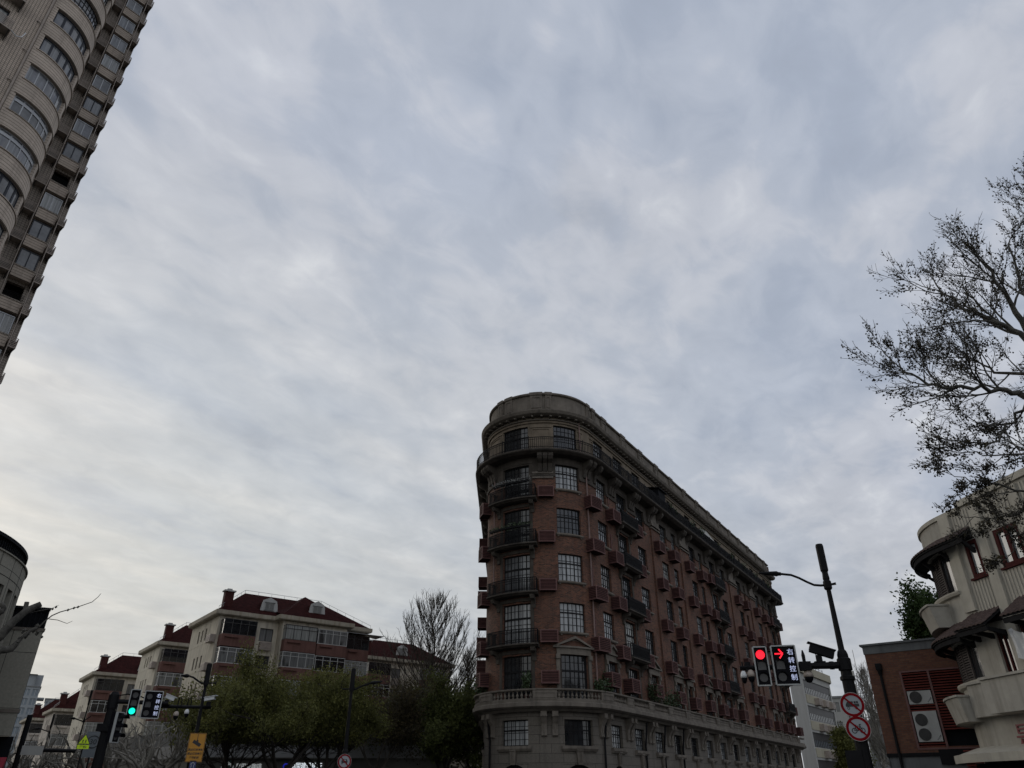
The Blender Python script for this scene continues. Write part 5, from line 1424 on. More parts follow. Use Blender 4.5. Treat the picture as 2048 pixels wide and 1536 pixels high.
farblock('white_building', 'small distant white building behind the round traffic signs', 1655, 1702, 1392, 150, 4, MT['fwhite'], MT['g_apt2'])
farblock('grey_building', 'grey green building screened by bare trees beside the brick annex', 1728, 1790, 1440, 120, 4, MT['concrete'], MT['g_apt2'])
MT['towerglass'] = paint('blue_grey_curtain_wall', (0.20, 0.235, 0.26), 0.3, 0.25, 0.05)
MT['towerconc'] = paint('pale_grey_tower', (0.27, 0.285, 0.29), 0.8, 0.15, 0.1)
for (u0, u1, v, nm_) in ((49, 92, 1372, 'pale blue glass tower far off beyond the last red roofed house'), ):
    P, r, z = farblock('glass_tower', nm_, u0, u1 - 10, v, 330, 14, MT['towerconc'], MT['towerglass'], dep=22, band=0.72, cat='tower')
    mb = MB(); fl = 5
    pbox(mb, P, 1.0, 6.0, -10, -2, z, z + 4.0); mb.build('plant_room', MT['towerconc'], r)
    mb = MB()
    for k in range(14): pbox(mb, P, P.L[-1] * 0.3, P.L[-1] * 0.55, 0, 2.2, z - 4 - 3.1 * k, z - 3.4 - 3.1 * k)
    mb.build('balcony_slabs', MT['towerconc'], r)
farblock('distant_block', 'distant grey apartment block peeping over the roofs beside the glass tower', 92, 120, 1397, 300, 6, MT['towerconc'], MT['towerglass'], dep=15, band=0.6)
farblock('low_grey_house', 'low grey house glimpsed under the dark trees left of the mansion prow', 880, 972, 1452, 92, 3, MT['acream'], MT['g_apt2'], dep=10)
# lattice masts
for (u, v, nm_, h) in ((1715, 1347, 'thin red white antenna mast right of the signal pole', 150.0), (1741, 1368, 'thin antenna mast close to the brick annex', 165.0)):
    top = pix(u, v, h); base = azp(degrees(atan2(top.x, top.y)), h)
    root = thing('antenna_mast', nm_, 'antenna mast', (base.x, base.y, 0))
    mb = MB(); wd = 0.45
    L4 = [Vector((base.x + sx * wd, base.y + sy * wd, 0)) for sx, sy in ((-1, -1), (1, -1), (1, 1), (-1, 1))]
    for q in L4: mb.tube([q, Vector((q.x, q.y, top.z))], 0.06, 4)
    z = 1.0
    i = 0
    while z < top.z - 1:
        for j in range(4): a, b = L4[j], L4[(j + 1) % 4]; mb.tube([Vector((a.x, a.y, z)), Vector((b.x, b.y, z + 1.2))], 0.04, 3); mb.tube([Vector((a.x, a.y, z)), Vector((b.x, b.y, z))], 0.04, 3)
        z += 1.3
    mb.build('lattice', MT['concrete'], root)
    mb = MB()
    for k, z in enumerate((top.z - 0.4, top.z - 2.6, top.z - 5.2)):
        for q in range(4): a = q * pi / 2 + 0.4; mb.box((base.x + 1.0 * cos(a), base.y + 1.0 * sin(a), z), (0.28, 0.2, 1.6), a); mb.tube([(base.x, base.y, z), (base.x + 1.0 * cos(a), base.y + 1.0 * sin(a), z)], 0.04, 4)
    mb.tube([(base.x, base.y, top.z), (base.x, base.y, top.z + 4)], 0.05, 4)
    mb.build('antenna_panels', MT['fwhite'], root)
# ============================================================ traffic signals, masts, signs
MT['red'] = emit('lit_red_lamp', (1.0, 0.012, 0.03), 1.5)
MT['green'] = emit('lit_green_lamp', (0.0, 1.0, 0.62), 1.3)
MT['lens'] = paint('unlit_smoked_lens', (0.035, 0.035, 0.037), 0.35, 0.3, 6)
MT['sigblack'] = paint('black_signal_plate', (0.004, 0.004, 0.006), 0.7, 0.2, 6, spec=0.1)
MT['edge'] = paint('pale_reflective_edge', (0.33, 0.34, 0.33), 0.5, 0.1, 8)
MT['litchar'] = emit('lit_character', (0.60, 0.67, 0.95), 0.62)
MT['signred'] = paint('sign_red', (0.17, 0.006, 0.009), 0.8, 0.1, 6, spec=0.05)
MT['signwhite'] = paint('sign_white', (0.29, 0.31, 0.325), 0.8, 0.08, 6, spec=0.1)
MT['signblack'] = flat('sign_black', (0.008, 0.008, 0.01), 0.5)
MT['signyellow'] = emit('fluorescent_yellow_green', (0.40, 0.58, 0.0), 0.22)  # added emission stands in for fluorescence; the plate is no lamp
MT['signorange'] = paint('sign_orange', (0.40, 0.18, 0.006), 0.5, 0.1, 6)
MT['signblue'] = paint('sign_blue', (0.02, 0.03, 0.12), 0.5, 0.1, 6)
def ring(m1, c, r0, r1, y0, y1, n=40):
    for i in range(n):
        a, b = 2 * pi * i / n, 2 * pi * (i + 1) / n
        def p(r, t, y): return (c[0] + r * cos(t), y, c[1] + r * sin(t))
        m1.face([p(r0, a, y0), p(r1, a, y0), p(r1, b, y0), p(r0, b, y0)])
        m1.face([p(r1, a, y0), p(r1, a, y1), p(r1, b, y1), p(r1, b, y0)])
        m1.face([p(r0, a, y0), p(r0, b, y0), p(r0, b, y1), p(r0, a, y1)])
def disc(m1, c, r, y0, y1, n=32):
    pts = [(c[0] + r * cos(2 * pi * i / n), c[1] + r * sin(2 * pi * i / n)) for i in range(n)]
    m1.prism(pts, y0, y1)
def bar(m1, x0, z0, x1, z1, w_, y0, y1):
    d = Vector((x1 - x0, z1 - z0)); n = Vector((-d.y, d.x)).normalized() * w_ / 2
    m1.prism([(x0 + n.x, z0 + n.y), (x1 + n.x, z1 + n.y), (x1 - n.x, z1 - n.y), (x0 - n.x, z0 - n.y)], y0, y1)
def signal_head(root, x, z, wd, ht, lit, panel=False):
    """front faces -Y. x,z = left bottom corner"""
    m1 = MB()
    m1.box((x + wd / 2, 0.07, z + ht / 2), (wd - 0.05, 0.12, ht - 0.05)); body = m1.build('signal_housing', MT['sigblack'], root)
    m1 = MB(); e = 0.035
    for (cx_, cz, sx, sz) in ((x + wd / 2, z + e / 2, wd - e * 1.2, e), (x + wd / 2, z + ht - e / 2, wd - e * 1.2, e), (x + e / 2, z + ht / 2, e, ht - e * 1.0), (x + wd - e / 2, z + ht / 2, e, ht - e * 1.0)):
        m1.box((cx_, 0.03, cz), (sx, 0.11, sz))
    m1.build('border', MT['edge'], body)
    lx = x + (0.215 if panel else wd / 2)
    r = 0.128
    for i, zc in enumerate((z + ht - 0.235, z + ht / 2 + 0.005, z + 0.225)):
        on = lit.get(i)
        m1 = MB()
        if on and on != 'arrow':
            disc(m1, (lx, zc), r * 0.98, -0.02, 0.02); m1.build('lit_lamp', MT[on], body)
        elif on == 'arrow':
            disc(m1, (lx, zc), r, -0.005, 0.02); m1.build('lamp_lens', MT['sigblack'], body)
            m1 = MB(); bar(m1, lx - 0.12, zc, lx + 0.08, zc, 0.034, -0.03, -0.006)
            bar(m1, lx + 0.005, zc + 0.125, lx + 0.105, zc, 0.038, -0.031, -0.007); bar(m1, lx + 0.005, zc - 0.125, lx + 0.105, zc, 0.038, -0.032, -0.008)
            m1.build('lit_arrow', MT['red'], body)
        else:
            if i == 1: m1.box((lx, 0.005, zc), (0.23, 0.03, 0.23))
            else: disc(m1, (lx, zc), r * 0.9, -0.008, 0.02)
            m1.build('lamp_lens', MT['lens'], body)
        m1 = MB()       # visor
        for k in range(10):
            a0, a1 = pi * k / 10 + 0.0, pi * (k + 1) / 10
            def p(a, y, rr): return (lx + rr * cos(a), y, zc + rr * sin(a))
            m1.face([p(a0, 0.0, r * 1.06), p(a1, 0.0, r * 1.06), p(a1, -0.12, r * 1.06), p(a0, -0.12, r * 1.06)])
            m1.face([p(a0, 0.0, r * 1.1), p(a0, -0.12, r * 1.1), p(a1, -0.12, r * 1.1), p(a1, 0.0, r * 1.1)])
            m1.face([p(a0, -0.12, r * 1.06), p(a1, -0.12, r * 1.06), p(a1, -0.12, r * 1.1), p(a0, -0.12, r * 1.1)])
        m1.build('visor', MT['sigblack'], body)
    if panel:
        for i, ch in enumerate('右转控制'):
            zc = z + ht - 0.2 - i * (ht - 0.4) / 3
            text_mesh(ch, 0.18, MT['litchar'], body, Matrix.Translation((x + wd - 0.165, 0.004, zc)) @ UP, 'lit_lettering', 0.004, 1.0, 0.0)
    return body
def domecam(lab, p, s=1.0, arm=0.25, white=True):
    o = thing('dome_camera', lab, 'security camera', p, 0, 'dome cameras on the signal masts')
    m1 = MB(); m1.tube([p + Vector((0, 0, 0.02)), p + Vector((0, 0, arm))], 0.03 * s, 6); m1.build('stem', MT['black'], o)
    m1 = MB(); m1.lathe(p, [(0.05 * s, 0.05), (0.09 * s, 0.02), (0.125 * s, -0.06), (0.13 * s, -0.14)], 16); m1.build('hood', MT['white'] if white else MT['rack'], o, smooth=True)
    m1 = MB(); m1.lathe(p + Vector((0, 0, -0.14)), [(0.115 * s, 0), (0.11 * s, -0.06), (0.07 * s, -0.13), (0.015 * s, -0.155)], 16); m1.build('dome', MT['sigblack'], o, smooth=True)
def boxcam(name, lab, p, ang, tilt, L=0.75, wd=0.2, mat='black'):
    o = thing(name, lab, 'camera', p)
    M = Matrix.Rotation(ang, 3, 'Z') @ Matrix.Rotation(tilt, 3, 'Y')
    m1 = MB(); m1.box(p + M @ Vector((0, 0, 0.32)), (L, wd, wd), mat=M); m1.build('body', MT[mat], o)
    m1 = MB(); m1.box(p + M @ Vector((-0.03, 0, 0.32 + wd / 2 + 0.02)), (L + 0.12, wd + 0.06, 0.025), mat=M); m1.build('rain_hood', MT[mat], o)
    m1 = MB(); m1.lathe(p + M @ Vector((-L / 2 - 0.012, 0, 0.32)), [(wd * 0.38, 0), (wd * 0.38, 0.03)], 14, axis=M @ Matrix.Rotation(pi / 2, 3, 'Y')); m1.build('lens', MT['lens'], o)
    m1 = MB(); m1.box(p + Vector((0, 0, 0.1)), (0.16, 0.12, 0.2), ang); m1.box(p + Vector((0, 0, 0.01)), (0.3, 0.2, 0.03), ang); m1.tube([p + M @ Vector((-0.2, 0, 0.25)), p + Vector((0, 0, 0.03))], 0.012, 4); m1.build('bracket', MT[mat if mat != 'white' else 'black'], o)
    return o
def roundsign(lab, p, r, kind, rz):
    o = thing('round_sign', lab, 'traffic sign', p, rz, 'round prohibition signs on the masts')
    m1 = MB(); disc(m1, (0, 0), r, 0, 0.02, 40); m1.build('plate', MT['signwhite'], o)
    m1 = MB(); ring(m1, (0, 0), r * 0.78, r, -0.006, 0.0); m1.build('red_rim', MT['signred'], o)
    m1 = MB(); ring(m1, (0, 0), r, r * 1.035, -0.004, 0.02); m1.build('edge', MT['edge'], o)
    m1 = MB(); k = r / 0.3
    if kind == 'truck':
        m1.prism([(-0.17 * k, -0.05 * k), (-0.17 * k, 0.0), (-0.13 * k, 0.07 * k), (-0.1 * k, 0.09 * k), (-0.03 * k, 0.09 * k), (-0.03 * k, 0.02 * k), (0.17 * k, 0.02 * k), (0.17 * k, -0.05 * k)], -0.004, 0)
        for x in (0.0, 0.07, 0.13): m1.prism([(x * k - 0.025 * k, 0.03 * k), (x * k + 0.025 * k, 0.03 * k), (x * k + 0.025 * k, 0.085 * k), (x * k - 0.025 * k, 0.085 * k)], -0.004, 0)
        for x in (-0.11, 0.09): ring(m1, (x * k, -0.085 * k), 0.022 * k, 0.036 * k, -0.0045, 0, 16)
    elif kind == 'bike':
        for x in (-0.1, 0.1): ring(m1, (x * k, -0.05 * k), 0.048 * k, 0.070 * k, -0.004, 0, 24)
        for a in ((-0.1, -0.05, -0.05, 0.06), (-0.05, 0.06, 0.06, 0.06), (-0.05, 0.05, 0.0, -0.05), (0.0, -0.05, 0.06, 0.06), (0.0, -0.05, -0.1, -0.05), (0.06, 0.05, 0.1, -0.05), (0.06, 0.06, 0.05, 0.1), (0.03, 0.1, 0.09, 0.1), (-0.055, 0.06, -0.06, 0.085), (-0.09, 0.09, -0.03, 0.085)):
            bar(m1, a[0] * k, a[1] * k, a[2] * k, a[3] * k, 0.02 * k, -0.0042, 0)
    elif kind == 'car':
        m1.prism([(-0.13 * k, -0.06 * k), (-0.14 * k, 0.02 * k), (-0.09 * k, 0.10 * k), (0.09 * k, 0.10 * k), (0.14 * k, 0.02 * k), (0.13 * k, -0.06 * k)], -0.004, 0)
        for x in (-0.1, 0.1): m1.prism([(x * k - 0.025 * k, -0.11 * k), (x * k + 0.025 * k, -0.11 * k), (x * k + 0.025 * k, -0.05 * k), (x * k - 0.025 * k, -0.05 * k)], -0.005, 0)
    m1.build('pictogram', MT['signblack'], o)
    m1 = MB(); bar(m1, -0.56 * r, 0.58 * r, 0.58 * r, -0.56 * r, 0.15 * r, -0.009, -0.005); m1.build('red_slash', MT['signred'], o)
    if kind == 'car':
        m1 = MB(); m1.prism([(-0.075 * k, 0.03 * k), (-0.06 * k, 0.08 * k), (0.06 * k, 0.08 * k), (0.075 * k, 0.03 * k)], -0.0062, -0.0041); m1.build('pictogram_window', MT['signwhite'], o)
    return o

# ---- right hand mast (azimuth 23.5, 24 m)
HR = 24.0
base = azp(23.5, HR)
root = thing('signal_mast', 'black signal mast with long arm and curved street lamp, right of the brick mansion', 'signal mast', base)
zt = EYE + 0.2793 * HR; zj = EYE + 0.2269 * HR; za = EYE + 0.1318 * HR
armv = azp(16.55, 23.6) - base; armd = armv.normalized(); armL = armv.length
MT['mast'] = paint('black_mast_paint', (0.006, 0.006, 0.007), 0.6, 0.3, 3, spec=0.14)
m1 = MB(); m1.tube([base, base + Vector((0, 0, za - 0.5)), base + Vector((0, 0, za - 0.35))], [0.20, 0.165, 0.165], 12); m1.tube([base + Vector((0, 0, za + 0.35)), base + Vector((0, 0, zt - 1.16))], [0.088, 0.062], 10)
m1.lathe(base + Vector((0, 0, za)), [(0.17, -0.42), (0.2, -0.4), (0.2, -0.32), (0.155, -0.28), (0.15, -0.16), (0.19, -0.14), (0.19, 0.16), (0.15, 0.2), (0.15, 0.28), (0.12, 0.38), (0.09, 0.42)], 12)
m1.build('pole', MT['mast'], root)
m1 = MB(); m1.lathe(base + Vector((0, 0, zt - 1.16)), [(0.05, 0), (0.09, 0.04), (0.10, 0.1), (0.085, 0.26), (0.09, 0.3), (0.115, 0.34), (0.115, 1.1), (0.1, 1.16)], 12); m1.build('antenna_finial', MT['mast'], root)
m1 = MB(); m1.tube([base + Vector((0, 0, za)), base + armd * armL + Vector((0, 0, za + 0.0))], [0.105, 0.06], 10)
for k in (0.35, 1.0, 1.75): m1.lathe(base + armd * k + Vector((0, 0, za)), [(0.11, -0.06), (0.115, 0.0), (0.11, 0.06)], 10, axis=Matrix.Rotation(atan2(armd.y, armd.x), 3, 'Z') @ Matrix.Rotation(pi / 2, 3, 'Y'))
m1.build('mast_arm', MT['mast'], root)
# curved lamp arm, its head far left
P0 = base + Vector((0, 0, zj))
tip = pix(1518, 1146, 23.7); midp = pix(1562, 1148, 23.7)
cp = [P0, pix(1641, 1171, 24.0), pix(1628, 1170, 24), pix(1614, 1164, 23.9), pix(1598, 1156, 23.8), pix(1582, 1150, 23.8), midp]
m1 = MB(); m1.tube(cp, 0.036, 8); m1.lathe(P0, [(0.09, -0.14), (0.12, -0.1), (0.12, 0.1), (0.09, 0.14)], 10); m1.tube([P0, pix(1672, 1167, 24.0)], [0.03, 0.04], 8); m1.build('lamp_arm', MT['mast'], root)
m1 = MB(); dv = (tip - midp); 
m1.tube([midp, midp + dv * 0.12, midp + dv * 0.2, tip], [0.055, 0.06, 0.085, 0.03], 8); lh = m1.build('lamp_head', MT['mast'], root)
# heads
def head_root(lab, azd, h, zb, rz, group=None):
    p = azp(azd, h, zb); return thing('traffic_light', lab, 'traffic light', p, rz)
dR = armd; angR = atan2(-dR.y, -dR.x)       # local +x runs towards the pole
g1 = head_root('slim traffic light showing a round red lamp on the right mast', 17.6, 23.45, EYE + 0.1124 * 23.45, angR)
WORLD.pop(g1.name, None)
signal_head(g1, 0.0, 0.0, 0.40, 1.09, {0: 'red'})
g2 = head_root('wide traffic light with a red right arrow and lit characters on the right mast', 18.83, 23.45, EYE + 0.1124 * 23.45, angR)
WORLD.pop(g2.name, None)
signal_head(g2, 0.0, 0.0, 0.70, 1.09, {0: 'arrow'}, True)
boxcam('surveillance_camera', 'big black surveillance camera on top of the right mast arm', azp(21.95, 23.95, za + 0.1), angR, radians(20), 0.66, 0.22)
domecam('white dome camera at the outer end of the right mast arm', azp(16.75, 23.5, EYE + 0.1285 * 23.5), 0.72, 0.3)
domecam('grey hooded dome camera next to the red round lamp', azp(17.25, 23.5, EYE + 0.1295 * 23.5), 0.85, 0.25, False)
domecam('dome camera hanging below the right arm beside the lit characters', azp(21.05, 23.85, EYE + 0.1262 * 23.85), 1.05, 0.18, False)
m1 = MB(); q = azp(20.95, 23.8, za); m1.box(q, (0.32, 0.2, 0.24), angR); m1.lathe(q, [(0.05, 0.12), (0.055, 0.3), (0.02, 0.44)], 8); m1.build('arm_bracket', MT['mast'], root)
m1 = MB(); q = azp(17.1, 23.55, za); m1.box(q + Vector((0, 0, 0.02)), (0.14, 0.14, 0.26), angR); m1.tube([azp(16.6, 23.5, za + 0.0), azp(17.5, 23.5, za)], 0.05, 6); m1.build('arm_bracket', MT['mast'], root)
rzs = radians(-23.5)
roundsign('round red rimmed no truck sign, upper of the two on the right mast', azp(23.45, HR - 0.25, EYE + 0.0873 * HR), 0.305, 'truck', rzs)
roundsign('round red rimmed no bicycle sign, lower of the two on the right mast', azp(23.5, HR - 0.25, EYE + 0.0623 * HR), 0.305, 'bike', rzs)
# small pedestrian signal silhouette low on the mast
m1 = MB(); m1.box(azp(22.9, HR - 0.05, EYE + 0.030 * HR), (0.42, 0.3, 0.5), rzs); m1.build('control_box', MT['mast'], root)

# ---- left hand mast (azimuth -27, 38 m)
HL = 38.0
base = azp(-27.0, HL)
root = thing('signal_mast', 'thick black signal mast with arm carrying the green light, lower left', 'signal mast', base)
za = EYE + 0.0893 * HL
armd = (azp(-24.0, 38.0) - base).normalized(); angL = atan2(armd.y, armd.x)
m1 = MB(); m1.tube([base, base + Vector((0, 0, za - 0.3)), base + Vector((0, 0, za + 0.3))], [0.26, 0.17, 0.17], 12); m1.lathe(base + Vector((0, 0, za)), [(0.21, -0.3), (0.21, 0.25), (0.12, 0.38)], 12); m1.build('pole', MT['mast'], root)
m1 = MB(); m1.tube([base + Vector((0, 0, za)), base + armd * 2.2 + Vector((0, 0, za))], [0.1, 0.08], 10); m1.tube([base + Vector((0, 0, za + 0.2)), base + armd * 0.5 + Vector((0, 0, za + 0.3)), base + armd * 1.0 + Vector((0, 0, za + 0.25)), base + armd * 1.4 + Vector((0, 0, za + 0.1))], 0.025, 5); m1.build('mast_arm', MT['mast'], root)
g1 = thing('traffic_light', 'slim traffic light showing a round green lamp, lower left', 'traffic light', azp(-26.08, 37.85, EYE + 0.0740 * 37.85), angL); WORLD.pop(g1.name, None)
signal_head(g1, 0.0, 0.0, 0.42, 1.10, {2: 'green'})
g2 = thing('traffic_light', 'wide unlit traffic light with white characters beside the green one', 'traffic light', azp(-25.22, 37.85, EYE + 0.0727 * 37.85), angL); WORLD.pop(g2.name, None)
signal_head(g2, 0.0, 0.0, 0.75, 1.12, {}, True)
# side-on signal on the thick mast, facing left
sp = azp(-26.35, 36.5, EYE + 0.047 * 36.5)
g3 = thing('traffic_light', 'black traffic light seen from the side with deep visors below the green lamp', 'traffic light', sp, radians(74)); WORLD.pop(g3.name, None)
signal_head(g3, -0.2, 0.0, 0.40, 1.15, {})
m1 = MB()
for zc in (0.225, 0.58, 0.915):
    for k in range(10):
        a0, a1 = pi * k / 10, pi * (k + 1) / 10; r = 0.15
        m1.face([(r * cos(a0), -0.1, zc + r * sin(a0)), (r * cos(a1), -0.1, zc + r * sin(a1)), (r * 0.95 * cos(a1), -0.36, zc - 0.02 + r * 0.95 * sin(a1)), (r * 0.95 * cos(a0), -0.36, zc - 0.02 + r * 0.95 * sin(a0))])
m1.box((0, 0.22, 0.58), (0.3, 0.2, 1.12)); m1.build('deep_visor', MT['sigblack'], g3)
m1 = MB(); q = base + Vector((0, 0, EYE + 0.062 * HL)); m1.box(q, (0.6, 0.5, 0.3)); m1.tube([q, sp + Vector((0, 0, 0.8))], 0.05, 6); m1.build('signal_bracket', MT['mast'], root)

# ---- camera pole (azimuth -21.55, 38 m)
def lamp_pole(lab, azd, h, ztop, zjoint, tip, pts, r0, r1, extra=None, fin=1.0):
    base = azp(azd, h); root = thing('street_lamp', lab, 'street lamp', base, 0, 'black street lamps with curved arms')
    m1 = MB(); m1.tube([base, base + Vector((0, 0, 3.2)), base + Vector((0, 0, 3.3)), base + Vector((0, 0, ztop - fin))], [r0, r0 * 0.85, r1, r1 * 0.7], 10); m1.build('pole', MT['mast'], root)
    m1 = MB(); m1.lathe(base + Vector((0, 0, ztop - fin)), [(r1 * 0.7, 0), (r1 * 1.1, 0.08), (r1 * 1.25, 0.3 * fin), (r1 * 1.25, 0.95 * fin), (r1, fin)], 10); m1.build('antenna_finial', MT['mast'], root)
    P0 = base + Vector((0, 0, zjoint)); m1 = MB(); m1.tube([P0] + pts, 0.04, 6); m1.lathe(P0, [(r1 * 1.3, -0.1), (r1 * 1.4, 0.1)], 8); m1.tube([P0, P0 - (pts[0] - P0).normalized() * 0.45], 0.035, 6); m1.build('lamp_arm', MT['mast'], root)
    m1 = MB(); dv = tip - pts[-1]; m1.tube([pts[-1], pts[-1] + dv * 0.25, tip], [0.06, 0.085, 0.03], 8); m1.build('lamp_head', MT['mast'], root)
    return root, base
root, base = lamp_pole('black street lamp with cameras and an orange sign on its pole', -21.57, 38.0, EYE + 0.1354 * 38, EYE + 0.1133 * 38, pix(362, 1351, 38), [pix(402, 1366, 38), pix(395, 1361, 38), pix(387, 1355, 38), pix(378, 1352, 38)], 0.16, 0.09)
zc = EYE + 0.0869 * 38
m1 = MB(); m1.tube([azp(-20.95, 38, zc), azp(-24.1, 38.4, zc)], 0.07, 8)
for azd in (-23.0, -22.4):
    q = azp(azd, 38.2, zc); m1.tube([q + Vector((0.1, 0, 0)), q + Vector((0.1, 0, 0.25)), q + Vector((0.05, 0, 0.38)), q + Vector((-0.03, 0, 0.34)), q + Vector((-0.05, 0, 0.2)), q + Vector((-0.05, 0, -0.1))], 0.025, 6)
m1.build('camera_arm', MT['mast'], root)
domecam('dome camera hanging from the arm left of the orange sign pole', azp(-22.42, 38.1, zc - 0.15), 0.8, 0.12)
domecam('grey dome camera hanging under the arm close to the white characters', azp(-23.05, 38.1, zc - 0.25), 0.9, 0.2, False)
boxcam('bullet_camera', 'white bullet camera on the pole end above the orange sign', azp(-21.15, 37.9, zc + 0.02), radians(170), radians(8), 0.6, 0.13, 'white')
boxcam('bullet_camera', 'white bullet camera peeking out right of the wide unlit traffic light', azp(-23.8, 38.3, zc + 0.06), radians(200), radians(-20), 0.4, 0.15, 'white')
o = thing('orange_sign', 'orange surveillance warning sign with a black camera drawing on the lamp pole', 'sign', azp(-21.42, 37.75, EYE + 0.0441 * 37.75), radians(21.4)); WORLD.pop(o.name, None)
m1 = MB(); m1.box((0, 0, 0), (0.68, 0.03, 1.13)); m1.build('plate', MT['signorange'], o)
m1 = MB()
bar(m1, 0.0, 0.52, 0.0, 0.27, 0.02, -0.022, -0.016); bar(m1, -0.16, 0.25, 0.16, 0.08, 0.13, -0.023, -0.017); bar(m1, -0.02, 0.29, 0.05, 0.24, 0.05, -0.0235, -0.0175)
for (x0, z0, x1, z1) in ((-0.32, 0.545, 0.32, 0.545), (-0.32, -0.545, 0.32, -0.545), (-0.32, 0.545, -0.32, -0.545), (0.32, 0.545, 0.32, -0.545)): bar(m1, x0, z0, x1, z1, 0.014, -0.0195, -0.016)
m1.build('camera_drawing', MT['signblack'], o)
for k, tx in enumerate(('禁止违法停车', '禁止违法鸣笛', '严管路段')): text_mesh(tx, 0.098, MT['signblack'], o, Matrix.Translation((0, -0.018, -0.09 - 0.155 * k)) @ UP, 'lettering', 0.003, 1.0, 0.003)
o = thing('blue_sign', 'small blue sign with a white house outline below the orange sign', 'sign', azp(-21.42, 37.75, EYE + 0.0262 * 37.75), radians(21.4)); WORLD.pop(o.name, None)
m1 = MB(); m1.box((0, 0, 0), (0.26, 0.03, 0.34)); m1.build('plate', MT['signblue'], o)
m1 = MB(); bar(m1, -0.09, 0.02, 0.0, 0.11, 0.03, -0.022, -0.016); bar(m1, 0.0, 0.11, 0.09, 0.02, 0.03, -0.0225, -0.0165); bar(m1, -0.05, 0.02, -0.05, -0.12, 0.025, -0.023, -0.017); bar(m1, 0.05, 0.02, 0.05, -0.12, 0.025, -0.023, -0.017); m1.build('house_outline', MT['signwhite'], o)
# ---- lamp among the green trees
lamp_pole('black street lamp standing in front of the large green tree', -11.66, 38.0, EYE + 0.1366 * 38, EYE + 0.1123 * 38, pix(765, 1363, 38), [pix(712, 1378, 38), pix(720, 1374, 38), pix(730, 1370, 38), pix(742, 1366, 38)], 0.16, 0.09)
p = azp(-11.65, 37.8, EYE + 0.0313 * 37.8)
roundsign('round no car sign on the street lamp in front of the green tree', p, 0.30, 'car', radians(11.65))
# ---- far lamps on the left
lamp_pole('distant street lamp behind the yellow school sign', -28.37, 62.0, EYE + 0.0756 * 62 + 1.5, EYE + 0.073 * 62 - 0.3, pix(141, 1436, 62), [pix(166, 1443, 62), pix(158, 1440, 62), pix(150, 1437, 62)], 0.1, 0.06)
lamp_pole('farthest street lamp, in front of the pale low apartment house', -30.1, 70.0, EYE + 0.0694 * 70 + 0.3, EYE + 0.055 * 70, pix(64, 1458, 70), [pix(98, 1464, 70), pix(90, 1461, 70), pix(80, 1457, 70)], 0.1, 0.06)
# school sign
q = azp(-28.05, 45.0, EYE + 0.049 * 45)
o = thing('school_sign', 'fluorescent yellow triangular school sign with two children', 'traffic sign', q, radians(28)); WORLD.pop(o.name, None); o.scale = (0.62,) * 3
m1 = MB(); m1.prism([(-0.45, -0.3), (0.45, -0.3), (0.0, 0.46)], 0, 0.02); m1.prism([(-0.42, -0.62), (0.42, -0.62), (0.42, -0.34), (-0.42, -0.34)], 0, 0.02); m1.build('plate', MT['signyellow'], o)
m1 = MB()
for a in ((-0.43, -0.27, 0.43, -0.27), (-0.43, -0.27, 0, 0.43), (0.43, -0.27, 0, 0.43)): bar(m1, *a, 0.05, -0.006, 0)
for x in (-0.1, 0.1):
    disc(m1, (x, 0.02), 0.035, -0.005, 0, 12)
    bar(m1, x, -0.01, x, -0.12, 0.06, -0.0052, 0); bar(m1, x, -0.12, x - 0.06, -0.22, 0.03, -0.0054, 0); bar(m1, x, -0.12, x + 0.06, -0.22, 0.03, -0.0056, 0); bar(m1, x - 0.08, -0.06, x + 0.08, -0.04, 0.025, -0.0058, 0)
m1.build('pictogram', MT['signblack'], o)
text_mesh('学校', 0.2, MT['signblack'], o, Matrix.Translation((0, -0.003, -0.485)) @ UP, 'lettering', 0.003, 1.3, 0.004)
m1 = MB(); m1.tube([(0, 0.06, -q.z / 0.62), (0, 0.06, 0.3)], 0.05, 8); m1.build('sign_post', MT['mast'], o)
q = azp(-27.55, 46.0, EYE + 0.0475 * 46)
o = thing('speed_board', 'grey board with a black speed ring reading 30 beside the school sign', 'traffic sign', q, radians(27.5)); WORLD.pop(o.name, None); o.scale = (0.78,) * 3
m1 = MB(); m1.box((0, 0.03, -0.15), (0.95, 0.03, 1.5)); m1.build('board', MT['fblue'], o)
m1 = MB(); ring(m1, (0, 0), 0.32, 0.38, -0.006, 0.0); m1.build('ring', MT['signblack'], o)
text_mesh('30', 0.42, MT['signblack'], o, Matrix.Translation((0, -0.0, 0)) @ UP, 'lettering', 0.004)
m1 = MB(); m1.tube([(0, 0.1, -q.z / 0.78), (0, 0.1, 0.5)], 0.05, 8); m1.build('sign_post', MT['mast'], o)
# black sign gantry low on the left
o = thing('sign_gantry', 'black gantry beam crossing low at the left in front of the pale houses', 'sign gantry', azp(-31.2, 48.0))
m1 = MB(); a = pix(40, 1499, 48); b = pix(151, 1502, 48); m1.tube([a, b], 0.09, 8); m1.build('beam', MT['mast'], o)
m1 = MB(); m1.tube([(a.x, a.y, 0), a + Vector((0, 0, 1.6))], 0.13, 8); m1.build('post', MT['mast'], o)
m1 = MB(); c_ = pix(62, 1501, 48); d_ = pix(82, 1502, 48)
for s in range(4): 
    q = a.lerp(b, 0.1 + 0.09 * s); m1.box(q + Vector((0, -0.1, -0.03)), (0.3, 0.03, 0.42), radians(30))
m1.build('sign_panels', MT['fwhite'], o)
